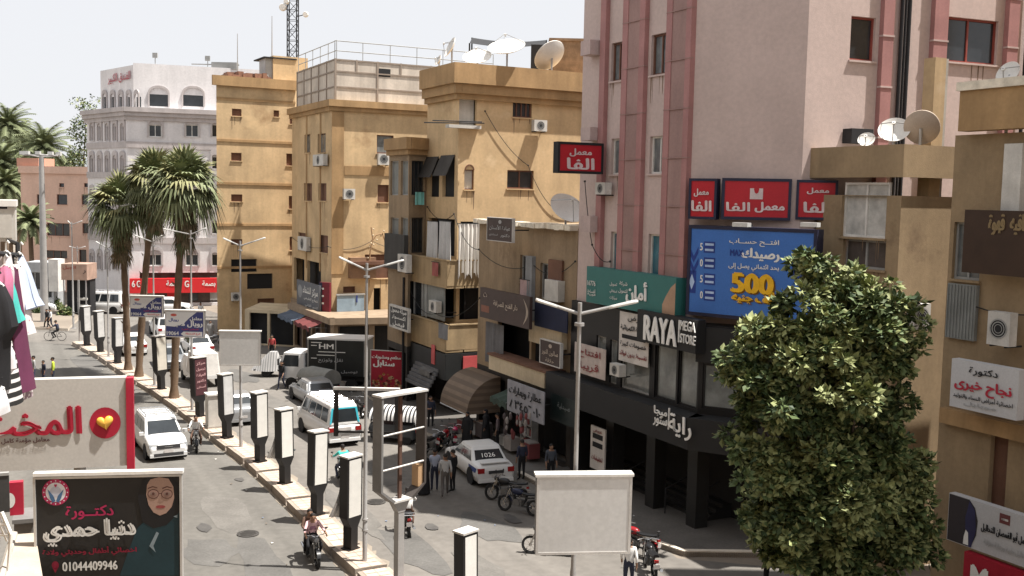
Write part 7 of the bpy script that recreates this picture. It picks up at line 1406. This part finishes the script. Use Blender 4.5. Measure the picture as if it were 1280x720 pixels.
# ---------------------------------------------------------------- motorbikes
def bike(label, loc, rz, col, lean=0.0, name='motorbike', group='motorbikes on the street', box=None):
    r = thing(name, label, 'motorbike', loc, rz, group); Mx = Matrix.Rotation(R(lean), 4, 'X')
    for x in (-.62, .64):
        g = MB(); n = 18; g.loft([[(x + rad * math.cos(2 * math.pi * k / n), y, .30 + rad * math.sin(2 * math.pi * k / n)) for k in range(n)] for rad, y in ((.22, -.04), (.28, -.05), (.30, -.025), (.30, .025), (.28, .05), (.22, .04))], TYR, M=Mx, cap=False); wv = g.build('wheel', r, local=True); g = MB(); g.lathe([(.01, -.03), (.06, -.03), (.06, .03), (.01, .03)], CHR, c=(x, 0, .3), axis='y', n=8, M=Mx)
        for k in range(8): a = 2 * math.pi * k / 8; g.tube([(x, 0, .3), (x + .22 * math.cos(a), 0, .3 + .22 * math.sin(a))], .007, 4, CHR, M=Mx)
        g.build('spokes', wv, local=True)
        g = MB(); g.loft([[(x + .33 * math.cos(R(a)), y, .3 + .33 * math.sin(R(a))) for a in range(20, 161, 20)] for y in (-.06, .06)], col, M=Mx, cap=False, closed=False); g.build('mudguard', r, local=True)
    g = MB()
    for y in (-.075, .075): g.tube([(.64, y, .3), (.42, y, .88)], .024, 6, CHR, M=Mx)
    g.build('fork', r, local=True)
    g = MB(); g.tube([(.42, 0, .85), (.1, 0, .68), (-.35, 0, .62), (-.62, 0, .68)], .03, 6, PLAST, M=Mx); g.tube([(.38, 0, .8), (.2, 0, .32), (-.2, 0, .3), (-.62, 0, .3)], .028, 6, PLAST, M=Mx); g.build('frame', r, local=True)
    g = MB(); g.ball((.14, 0, .80), (.27, .14, .13), col, Mx); g.build('fuel_tank', r, local=True)
    g = MB(); g.loft([[(x, y * w_, z) for y, z in ((-.13, zz), (.13, zz), (.15, zz + .05), (.1, zz + .09), (-.1, zz + .09), (-.15, zz + .05))] for x, w_, zz in ((-.12, .8, .73), (-.35, 1, .72), (-.75, .9, .76), (-.85, .6, .79))], MC['black'], M=Mx); g.build('seat', r, local=True)
    g = MB(); g.box(-.14, .2, -.12, .12, .28, .52, mat('engine_metal', (.16, .16, .16), .45, metal=.6), Mx); g.lathe([(.01, -.17), (.1, -.17), (.1, .17), (.01, .17)], MC['engine_metal'], c=(.02, 0, .38), axis='y', n=12, M=Mx); g.build('engine', r, local=True)
    g = MB(); g.tube([(.15, -.13, .4), (.1, -.16, .25), (-.3, -.17, .27), (-.85, -.18, .38)], [.025, .025, .045, .05], 8, CHR, M=Mx); g.build('exhaust', r, local=True)
    g = MB(); g.tube([(.30, -.36, .98), (.40, -.14, 1.0), (.42, 0, .93), (.40, .14, 1.0), (.30, .36, .98)], .014, 6, CHR, M=Mx); hb = g.build('handlebar', r, local=True)
    for s_ in (-1, 1): g = MB(); g.tube([(.36, s_ * .26, 1.0), (.38, s_ * .33, 1.16)], .008, 4, PLAST, M=Mx); g.ball((.38, s_ * .34, 1.2), (.02, .06, .04), PLAST, Mx, 8, 6); g.build('mirror', hb, local=True)
    g = MB(); g.lathe([(.01, -.1), (.07, -.08), (.1, .02), (.085, .05), (.01, .06)], PLAST, c=(.50, 0, .88), axis='x', n=14, M=Mx); hl_ = g.build('headlamp', r, local=True); g = MB(); g.lathe([(.01, .055), (.08, .052), (.01, .075)], HLM, c=(.50, 0, .88), axis='x', n=12, M=Mx); g.build('lens', hl_, local=True)
    g = MB(); g.box(-.92, -.86, -.07, .07, .64, .72, TLM, Mx); g.build('taillight', r, local=True); g = MB(); g.box(-.95, -.935, -.1, .1, .46, .60, PLT, Mx); g.build('number_plate', r, local=True)
    if box: g = MB(); g.tube([(-.95, -.2, .86), (-.6, -.2, .84), (-.6, .2, .84), (-.95, .2, .86), (-.95, -.2, .86)], .012, 5, CHR, M=Mx); g.tube([(-.95, 0, .86), (-.6, 0, .84)], .012, 5, CHR, M=Mx); g.build('carrier_rack', r, local=True)
    return r
CR = mat('bike_red', (.30, .015, .02), .3); CB_ = mat('bike_black', (.018, .018, .02), .3); CBL = mat('bike_blue', (.015, .02, .05), .3); CGR = mat('bike_grey', (.22, .22, .23), .35, metal=.4)
B1 = gpl(391, 702); B2 = gpl(245, 562); B3 = gpl(509, 664); B4 = gpl(428, 603); B5 = gpl(358, 568)
bike('black motorbike with two riders, nearest on the left carriageway', B1, ROADA + math.pi - R(4), CB_)
bike('black motorbike coming head on beside the white people carrier', B2, ROADA + math.pi - R(8), CB_)
bike('motorbike seen from behind with carrier rack under a rider in white', B3, R(100), CB_, box=1)
bike('motorbike whose rider wears turquoise, half hidden by torn poster pillar', B4, R(115), CGR)
bike('motorbike with pale rider hidden behind the flapping cloth pillar', B5, R(115), CGR)
for i, (x, y, rz, c, ln, lb) in enumerate(((540, 566, 60, CGR, 8, 'grey parked motorbike at the left of the cluster before the taxi'), (553, 561, 75, CR, 8, 'red parked motorbike in the middle of the cluster before the taxi'), (566, 558, 95, mat('bike_pink', (.50, .04, .12), .3), 8, 'pinkish red parked motorbike nearest the taxi bonnet'),
        (632, 628, 155, CB_, 10, 'black parked motorbike behind the taxi, farther of two'), (648, 642, 150, CBL, 10, 'dark blue parked motorbike behind the taxi, nearer of two'), (686, 694, 170, CB_, 9, 'black motorbike under the left half of the large blank board'), (765, 690, 160, CGR, 9, 'grey motorbike under the right end of the large blank board'), (792, 694, 140, CR, 9, 'red motorbike standing by the kerb right of the large blank board'), (812, 716, 95, CB_, 0, 'black motorbike from behind beside the man in white'),
        (267, 433, 30, CGR, 6, 'far grey motorbike beside the nearer blue board'), (480, 543, 120, CB_, 6, 'black motorbike parked behind the striped canopy'), (447, 520, 120, CB_, 6, 'dark motorbike parked under the red food banner'))):
    bike(lb, gpl(x, y), R(rz), c, ln)
# bicycle
p = gpl(69, 426); r = thing('bicycle', 'bicycle ridden across the left carriageway', 'bicycle', p, R(185)); g = MB()
for x in (-.5, .5):
    g = MB(); g.tube([(x + .33 * math.cos(2 * math.pi * k / 20), 0, .34 + .33 * math.sin(2 * math.pi * k / 20)) for k in range(21)], .02, 6, TYR, cap=False); g.build('wheel', r, local=True)
g = MB()
for a, b in (((-.5, .34), (-.05, .3)), ((-.05, .3), (.38, .8)), ((-.15, .8), (.38, .8)), ((-.5, .34), (-.15, .8)), ((-.05, .3), (-.2, .95)), ((.5, .34), (.36, .95))): g.tube([(a[0], 0, a[1]), (b[0], 0, b[1])], .018, 6, PLAST)
g.build('frame', r, local=True); g = MB(); g.box(-.32, -.08, -.06, .06, .93, .98, MC['black']); g.build('saddle', r, local=True); g = MB(); g.tube([(.3, -.25, 1.0), (.38, 0, .97), (.3, .25, 1.0)], .014, 5, CHR); g.build('handlebar', r, local=True)
# ================================================================ PEOPLE
SK = mat('skin', (.30, .175, .115), .6, var=.06); HAIR = mat('hair_dark', (.015, .012, .011), .7); SHOE = mat('shoe_dark', (.025, .022, .02), .6); SHOEW = mat('shoe_pale', (.5, .5, .48), .6)
def cloth(k, c): return mat('wear_' + k, c, .85, var=.12, scale=5)
WHT = cloth('white', (.72, .71, .69)); BLKC = cloth('black', (.014, .014, .016)); NAV = cloth('navy', (.03, .035, .06)); GRYC = cloth('grey', (.36, .36, .36)); LBL = cloth('light_blue', (.34, .37, .46)); TRQ = cloth('turquoise', (.06, .46, .42)); BRN = cloth('brown', (.12, .07, .05)); PPL = cloth('mauve', (.30, .16, .22)); YLW = cloth('hi_vis', (.50, .62, .06)); DEN = cloth('denim', (.05, .06, .10)); PNKC = cloth('pink', (.62, .40, .42))
def person(label, loc, rz, pose='stand', top=WHT, bottom=DEN, shoes=None, hair=HAIR, scale=1.0, robe=None, group=None, seat=0.0, scarf=None, vest=None):
    """local y is forward; one continuous skinned body, materials by the nearest bone"""
    J = dict(pel=(0, 0, .95), spi=(0, .01, 1.15), che=(0, 0, 1.36), nec=(0, .01, 1.49), hea=(0, .03, 1.60), top=(0, .02, 1.71))
    for s_, n in ((1, 'r'), (-1, 'l')):
        J.update({'sh' + n: (.175 * s_, 0, 1.42), 'el' + n: (.23 * s_, -.02, 1.14), 'wr' + n: (.235 * s_, .06, .90), 'ha' + n: (.235 * s_, .08, .80), 'hi' + n: (.09 * s_, 0, .91), 'kn' + n: (.105 * s_, .03, .50), 'an' + n: (.105 * s_, 0, .09), 'to' + n: (.12 * s_, .15, .035)})
    if pose == 'walk': J.update(knr=(.1, .16, .52), anr=(.1, .20, .10), tor=(.11, .34, .06), knl=(-.1, -.02, .50), anl=(-.1, -.28, .14), tol=(-.11, -.14, .05), elr=(.24, -.12, 1.15), wrr=(.24, -.10, .92), har=(.24, -.08, .82), ell=(-.24, .06, 1.14), wrl=(-.23, .22, .95), hal=(-.23, .27, .86))
    if pose == 'talk': J.update(wrr=(.16, .24, 1.10), har=(.10, .30, 1.14), elr=(.25, .02, 1.14))
    if pose in ('ride', 'pillion'):
        z = .84; J = {k: (x, y - .06, zz - .95 + z) for k, (x, y, zz) in J.items()}; f = .12 if pose == 'ride' else .05
        for k in ('che', 'nec', 'hea', 'top', 'shr', 'shl'): x, y, zz = J[k]; J[k] = (x, y + f * (zz - z) / .6, zz - .02)
        for s_, n in ((1, 'r'), (-1, 'l')):
            J.update({'hi' + n: (.1 * s_, -.04, z - .03), 'kn' + n: (.22 * s_, .36, .62), 'an' + n: (.2 * s_, .16, .27), 'to' + n: (.22 * s_, .33, .24)})
            if pose == 'ride': J.update({'el' + n: (.30 * s_, .24, 1.10), 'wr' + n: (.33 * s_, .50, 1.04), 'ha' + n: (.33 * s_, .60, 1.02)})
            else: J.update({'el' + n: (.26 * s_, .10, 1.06), 'wr' + n: (.17 * s_, .30, .98), 'ha' + n: (.12 * s_, .38, .98)})
    if pose == 'sit':
        z = .45; J = {k: (x, y, zz - .95 + z) for k, (x, y, zz) in J.items()}
        for s_, n in ((1, 'r'), (-1, 'l')): J.update({'hi' + n: (.1 * s_, .02, z - .02), 'kn' + n: (.14 * s_, .44, z + .02), 'an' + n: (.13 * s_, .42, .09), 'to' + n: (.14 * s_, .57, .04), 'wr' + n: (.16 * s_, .30, z + .16), 'ha' + n: (.14 * s_, .40, z + .12), 'el' + n: (.24 * s_, .08, z + .22)})
    RAD = dict(pel=.135, spi=.13, che=.15, nec=.055, hea=.095, top=.06, sh=.07, el=.045, wr=.032, ha=.04, hi=.095, kn=.062, an=.042, to=.035)
    E_ = [('pel', 'spi'), ('spi', 'che'), ('che', 'nec'), ('nec', 'hea'), ('hea', 'top')]
    for n in 'rl': E_ += [('che', 'sh' + n), ('sh' + n, 'el' + n), ('el' + n, 'wr' + n), ('wr' + n, 'ha' + n), ('pel', 'hi' + n), ('hi' + n, 'kn' + n), ('kn' + n, 'an' + n), ('an' + n, 'to' + n)]
    names = list(J); me = bpy.data.meshes.new('person'); me.from_pydata([J[n] for n in names], [(names.index(a), names.index(b)) for a, b in E_], []); o = bpy.data.objects.new('person', me); C.objects.link(o)
    sm_ = o.modifiers.new('skin', 'SKIN'); sm_.use_smooth_shade = True
    for i, n in enumerate(names): rd = RAD.get(n, RAD.get(n[:2], .05)); me.skin_vertices[0].data[i].radius = (rd * (1.15 if n in ('pel', 'spi', 'che') else 1), rd * (.85 if n in ('pel', 'spi', 'che') else 1))
    me.skin_vertices[0].data[0].use_root = True; o.modifiers.new('sub', 'SUBSURF').levels = 1
    dg = bpy.context.evaluated_depsgraph_get(); ev = o.evaluated_get(dg); m2 = bpy.data.meshes.new_from_object(ev); bpy.data.objects.remove(o); bpy.data.meshes.remove(me)
    seg = {'nec': SK, 'hea': SK, 'top': SK, 'wr': SK, 'ha': SK, 'hi': bottom, 'kn': bottom, 'an': bottom, 'to': shoes or SHOE, 'sh': top, 'el': top, 'pel': bottom, 'spi': top, 'che': top}
    pts = []
    for a, b in E_:
        A, B = Vector(J[a]), Vector(J[b]); ka = seg.get(a, seg.get(a[:2])); kb = seg.get(b, seg.get(b[:2]))
        pts += [(A + (B - A) * t, (kb if t > .5 else ka), b) for t in (.1, .3, .5, .7, .9)]
    vs = [tuple(v.co * scale) for v in m2.vertices]; g = MB()
    for p in m2.polygons:
        c = p.center; best = min(pts, key=lambda q: (q[0] - c).length_squared); mm = best[1]
        if best[2] == 'che' and vest: mm = vest
        g.f.append(tuple(p.vertices)); g.mi.append(g.mx(mm)); g.sm.append(True)
    g.v = vs; bpy.data.meshes.remove(m2); h_ = Vector(J['hea'])
    q = lambda x, y, z: tuple((h_ + Vector((x, y, z))) * scale)
    g.ball(q(0, .01, .015), (.078 * scale, .095 * scale, .115 * scale), SK); g.ball(q(0, .105, 0), (.014 * scale, .022 * scale, .026 * scale), SK, nu=8, nv=6)
    for s_ in (-1, 1): g.ball(q(.08 * s_, 0, .01), (.014 * scale, .025 * scale, .035 * scale), SK, nu=8, nv=6); g.ball(q(.03 * s_, .092, .03), (.014 * scale, .012 * scale, .009 * scale), HAIR, nu=6, nv=4)
    g.box(*[v * scale for v in (h_.x - .025, h_.x + .025, h_.y + .088, h_.y + .1, h_.z - .052, h_.z - .042)], mat('lip', (.2, .07, .06), .6))
    for n in 'rl':                                                # fingers
        w_, a_ = Vector(J['wr' + n]), Vector(J['ha' + n]); d = (a_ - w_).normalized(); sd = d.cross(Vector((1, 0, .2))).normalized()
        for k in range(4): b0_ = a_ + sd * (k - 1.5) * .018; g.tube([b0_ * scale, (b0_ + d * .05) * scale, (b0_ + d * (.085 - .008 * abs(k - 1.2)) + Vector((0, .012, -.01))) * scale], [.010 * scale, .009 * scale, .006 * scale], 5, SK)
        b0_ = a_ - d * .03 + sd * .03; g.tube([b0_ * scale, (b0_ + sd * .03 + d * .03) * scale, (b0_ + sd * .035 + d * .06) * scale], [.011 * scale, .010 * scale, .007 * scale], 5, SK)
    r = thing('person', label, 'person', loc, rz, group); g.build('body', r, local=True, auto=60)
    g = MB(); n = 14; hc_ = h_ + Vector((0, -.012, .03)); g.loft([[tuple((hc_ + Vector((.088 * c * math.cos(2 * math.pi * k / n), .103 * c * math.sin(2 * math.pi * k / n) - (.02 if z < .02 else 0), z))) * scale) for k in range(n)] for c, z in ((.9, -.02), (1.0, .02), (.98, .05), (.75, .09), (.35, .108), (.02, .112))], scarf or hair)
    if scarf: g.loft([[tuple((hc_ + Vector((c * math.cos(2 * math.pi * k / n), c * .95 * math.sin(2 * math.pi * k / n) - .02, z))) * scale) for k in range(n)] for c, z in ((.19, -.27), (.12, -.17), (.095, -.06), (.098, .0))], scarf)
    g.build('headscarf' if scarf else 'hair', r, local=True)
    if robe:
        g = MB(); n = 18; z0 = .06; ph = rnd.random() * 6
        g.loft([[((w_ * math.cos(2 * math.pi * k / n) + .012 * math.sin(k * 3 + ph)) * scale, (d_ * math.sin(2 * math.pi * k / n) + .012 * math.cos(k * 2.5 + ph)) * scale, z * scale) for k in range(n)] for w_, d_, z in ((.30, .25, z0), (.27, .22, .45), (.235, .19, .85), (.21, .165, 1.15), (.22, .16, 1.32), (.16, .12, 1.45), (.07, .07, 1.5))], robe, cap=False)
        for s_ in (-1, 1): g.tube([Vector((.17 * s_, 0, 1.41)) * scale, Vector((.24 * s_, -.01, 1.14)) * scale, Vector((.245 * s_, .06, .88)) * scale], [.085 * scale, .08 * scale, .085 * scale], 10, robe)
        g.build('robe', r, local=True)
    return r
def PG(x, y): return gpl(x, y)
def ride(b, rz, off_=0.0): return (b[0] + math.cos(rz) * off_, b[1] + math.sin(rz) * off_, b[2])
HP = math.pi / 2
a = ROADA + math.pi - R(4); person('rider in white and mauve shirt steering the nearest motorbike', ride(B1, a, -.08), a - HP, 'ride', PNKC, BLKC, vest=PPL); person('pillion rider in dark shirt behind the nearest rider', ride(B1, a, -.5), a - HP, 'pillion', BRN, BLKC)
a = ROADA + math.pi - R(8); person('rider in white shirt on the motorbike beside the people carrier', ride(B2, a, -.1), a - HP, 'ride', WHT, BRN)
person('rider in white seen from behind beside the skeleton frame post', ride(B3, R(100), -.1), R(100) - HP, 'ride', WHT, BRN); person('rider in turquoise shirt behind the torn poster pillar', ride(B4, R(115), -.1), R(115) - HP, 'ride', TRQ, DEN); person('pale rider hidden behind the flapping cloth pillar', ride(B5, R(115), -.1), R(115) - HP, 'ride', GRYC, DEN)
person('cyclist in dark clothes crossing the left carriageway', ride(p, R(185), -.15), R(185) - HP, 'ride', NAV, BLKC)
GP2 = 'group standing before the taxi'
person('woman in long black robe at the left of the group before the taxi', PG(529, 618), R(40), 'stand', BLKC, BLKC, robe=BLKC, scarf=BLKC, group=GP2); person('man in light blue shirt, second of the group before the taxi', PG(543, 614), R(10), 'talk', LBL, NAV, group=GP2)
person('man in grey T-shirt with his back to us before the taxi', PG(556, 621), R(5), 'walk', GRYC, cloth('taupe', (.10, .09, .085)), SHOEW, group=GP2); person('man in black beside the taxi wheel, right of the group', PG(566, 615), R(60), 'stand', BLKC, BLKC, group=GP2)
person('woman in black robe standing beyond the taxi roof', PG(584, 560), R(150), 'stand', BLKC, BLKC, robe=BLKC, scarf=BLKC); person('woman in black robe bending by the awning, right of the other', PG(607, 556), R(90), 'talk', BLKC, BLKC, robe=BLKC, scarf=BLKC); person('person in mauve grey top under the hanging goods', PG(622, 562), R(80), 'stand', cloth('dusk', (.16, .13, .14)), BLKC)
person('man in pale blue shirt on the corner pavement behind the frame', PG(529, 534), R(120), 'stand', LBL, NAV); person('man in dark clothes on the corner pavement next to pale blue shirt', PG(538, 537), R(200), 'talk', NAV, BLKC)
person('man in dark clothes walking before the white truck cab', PG(352, 487), R(160), 'walk', BLKC, NAV); person('person in white and red by the shop behind the far white board', PG(340, 449), R(180), 'stand', cloth('red', (.35, .05, .05)), BLKC)
person('man in white T-shirt at the bottom edge with his back to us', PG(785, 742), R(-10), 'walk', WHT, NAV); person('man in dark shirt by the kerb at the bottom right', PG(958, 738), R(60), 'stand', NAV, BLKC); person('shopper in dark clothes passing the pale print banner', PG(652, 600), R(30), 'stand', NAV, BLKC); person('shop keeper in dark top by the notice board', PG(688, 606), R(200), 'stand', cloth('slate', (.07, .08, .10)), BLKC)
person('pedestrian in dark clothes, left of two crossing by the far island', PG(59, 412), R(150), 'walk', BLKC, BLKC); person('pedestrian in pale shirt, right of two crossing by the far island', PG(63, 412), R(150), 'walk', WHT, NAV)
gq = [gp(43, 480), gp(55, 480), gp(67, 482)]
person('bareheaded youth in grey, left of three above the large billboard', tuple(gq[0]), R(120), 'stand', GRYC, DEN); person('youth in dark top, middle of three above the large billboard', tuple(gq[1]), R(140), 'stand', NAV, DEN, scale=.84); person('man in yellow hi-vis vest, right of three above the large billboard', tuple(gq[2]), R(110), 'stand', YLW, NAV, vest=YLW)
person('man in white shirt before the red shop front under the palms', PG(251, 402), R(180), 'stand', WHT, NAV); person('person in grey robe by the dark truck beside the nearer blue board', PG(263, 428), R(200), 'stand', GRYC, GRYC, robe=cloth('stone', (.28, .27, .26)))
# goods hung in front of the shop
r = thing('hanging_goods', 'strings of pale bagged goods hanging under the print banner', 'goods', tuple(l0.P(l0.px(655, 530)[0], -1.7, 2)), 0); rr = random.Random(9)
for k in range(26):
    u, z = l0.px(632 + 36 * rr.random(), 518 + 26 * rr.random(), 1.7); g = MB(); s_ = .05 + .05 * rr.random(); g.ball(l0.P(u, -1.7 - .1 * rr.random(), z), (s_, s_ * .7, s_ * 2.2), (mat('goods_pale', (.33, .30, .28), .7), mat('goods_dark', (.10, .08, .08), .7), mat('goods_red', (.22, .06, .06), .7))[k % 3], nu=8, nv=6); g.build('bag', r)
# ================================================================ CLUTTER ON THE FACADES
CAB = mat('cable_black', (.02, .02, .02), .7)
def cable(label, pts, sag=.35, rad=.018):
    r = thing('cable', label, 'cable', tuple(pts[0]), 0, 'cables slung along the facades'); g = MB(); out = []
    for a, b in zip(pts[:-1], pts[1:]):
        for k in range(9): q = k / 9; out.append(a + (b - a) * q - Vector((0, 0, sag * 4 * q * (1 - q))))
    out.append(pts[-1]); g.tube(out, rad, 5, CAB, cap=False); g.build('wire', r)
    g = MB()
    for p in pts: g.ball(p, .05, CAB, nu=6, nv=4)
    g.islands('clip', r)
F3 = lambda f, u, z, o=.1: f.P(u, -o, z)
cable('black cable sagging along the wall of the tan corner block', [F3(b1, 1.5, 16.4), F3(b1, 4.2, 13.6), F3(b1, 6.0, 11.2), F3(b1, 8.5, 11.5)]); cable('long black cable hanging between corner block and low cream block', [F3(b0, .4, 11.2), F3(b0, b0.L, 10.9, .2), F3(l0, .6, 9.2, .3), F3(l0, 6, 8.8), F3(l0, l0.L, 9.2)], .5)
cable('cable strung across the ochre block above the shop row', [F3(o0, .3, 8.2), F3(o0, o0.L, 8.0, .3), F3(o1, 3, 8.4), F3(o1, 8, 7.6)], .4); cable('cable dropping down the pink tower past the single red sign', [F3(f0, .9, 12.6, .3), F3(f0, 1.6, 10.0, .3), F3(f0, 3.0, 9.4, .3)], .25); cable('cable looping under the upper balcony to the first food banner', [F3(b0, .3, 6.6, 1.1), F3(b0, b0.L, 5.6, 1.2), F3(l0, 1.2, 6.8, .5)], .5)
cable('cable slung from the tan house corner to the pink tower', [F3(r0, .4, 9.6, .2), F3(f2, 1.2, 12.0, .3)], .6); cable('cable crossing the nearest house wall under the brown signboard', [F3(k0, .2, 9.3, .1), F3(k0, 3, 9.0, .1), F3(k0, 6, 9.4, .1)], .2)
ac(b1, (668, 150, 684, 164), .5, 'white air conditioner right of the top window on the corner block'); ac(l0, (642, 378, 655, 392), .5, 'air conditioner above the big brown sign at its right end'); ac(b0, (536, 376, 545, 390), 1.25, 'air conditioner hung on the glazed lower balcony'); ac(f0, (744, 228, 756, 243), .5, 'air conditioner on the dark left edge of the pink tower'); ac(o1, (430, 236, 444, 249), .5, 'air conditioner on the sunlit ochre wall left of brown shutters'); ac(q0, (762, 455, 774, 470), .6, 'air conditioner low by the white print banner')
def awning(label, fc, u0, u1, z, out, drop, m, name='shop_awning'):
    r = thing(name, label, 'awning', tuple(fc.P((u0 + u1) / 2, -out / 2, z)), 0); g = MB(); n = 14
    top = [fc.P(u0 + (u1 - u0) * k / n, -.02, z) for k in range(n + 1)]; bot = [fc.P(u0 + (u1 - u0) * k / n, -out, z - drop + .05 * math.sin(k * 1.3)) for k in range(n + 1)]; val = [p - Vector((0, 0, .25 + .04 * (k % 2))) for k, p in enumerate(bot)]
    g.loft([top, [(a + b) / 2 - Vector((0, 0, .08)) for a, b in zip(top, bot)], bot, val], m, cap=False, closed=False); g.build('cloth', r); g = MB()
    for u in (u0 + .05, u1 - .05): g.tube([fc.P(u, -.02, z - drop - .1), fc.P(u, -out, z - drop)], .02, 5, MC['steel'])
    g.islands('arm', r)
awning('faded green cloth awning over the dark shop beside the print banner', l0, 4.6, 6.3, 3.1, 1.5, .6, mat('awning_green', (.05, .075, .06), .85, streak=.3)); awning('grey cloth awning under the corner block sign box', b0, 2.6, b0.L - .2, 3.0, 1.4, .6, mat('awning_grey', (.16, .155, .15), .85, streak=.3)); awning('dusty blue awning over the shop row', sf0, .3, 4.4, 3.1, 1.3, .5, mat('awning_blue', (.10, .13, .18), .85, streak=.3)); awning('maroon awning over the shop row nearer the truck', sf0, 4.8, min(8.6, sf0.L - .2), 3.1, 1.3, .5, mat('awning_maroon', (.14, .035, .035), .85, streak=.3))
drape('laundry_sheet', 'small grey blanket over the lower corner balcony edge', b0, (548, 405, 560, 424), 1.12, GC, 2, .03, gl); drape('laundry_sheet', 'faded red cloth over the upper corner balcony edge', b0, (540, 328, 548, 345), 1.12, mat('cloth_fadedred', (.30, .09, .08), .85), 2, .03, gl); drape('laundry_sheet', 'pale pink cloth hung from the cream block window', l0, (650, 350, 661, 372), .2, mat('cloth_palepink', (.48, .34, .33), .85), 2, .04, gl)
mb_items = ((b0, 1.2, 8.6, .5), (b0, 3.6, 5.3, .5))
def goods_box(label, fc, u, o, z, s_, m, h=.5):
    r = thing('goods_crate', label, 'crate', tuple(fc.P(u, -o, z)), 0, 'crates and goods outside the shops'); g = MB(); g.box(u - s_, u + s_, -o - s_ * .7, -o + s_ * .7, z + .02, z + h, m, fc.M); g.build('case', r); g = MB(); g.box(u - s_ + .04, u + s_ - .04, -o - s_ * .7 + .04, -o + s_ * .7 - .04, z + h + .003, z + h + .06, MC['goods_pale'], fc.M); g.build('contents', r)
for i, (u, o, m, lb) in enumerate(((1.0, 1.2, 'goods_red', 'red crate outside the shop left of the print banner'), (2.2, 1.3, 'white_dirty', 'white crate outside the shop under the print banner'), (3.0, 1.0, 'goods_dark', 'dark crate outside the shop under the hanging goods'), (5.0, .8, 'white_dirty', 'white box below the green awning'), (5.8, .9, 'goods_pale', 'pale box below the green awning at its right'), (7.4, .8, 'goods_red', 'red box by the dark shop front beside the notice board'))): goods_box(lb, l0, u, o, .17, .3 + .05 * (i % 3), MC[m], .45 + .12 * (i % 3))
r = thing('display_rack', 'pale display rack with shelves in front of the dark shop', 'rack', tuple(l0.P(6.7, -.6, .16))); g = MB()
for z in (.5, 1.0, 1.5, 2.0): g.box(6.2, 7.3, -.7, -.35, z, z + .05, MC['frame_grey'], l0.M)
for k in range(12): g.box(6.25 + .26 * (k % 4), 6.42 + .26 * (k % 4), -.66, -.4, .56 + .5 * (k // 4), .86 + .5 * (k // 4), (MC['goods_pale'], MC['goods_red'], MC['banner_bluegrey'])[k % 3], l0.M)
g.build('shelves', r); g = MB()
for u in (6.2, 7.25): g.box(u, u + .05, -.7, -.35, .17, 2.3, MC['frame_grey'], l0.M)
g.islands('upright', r)
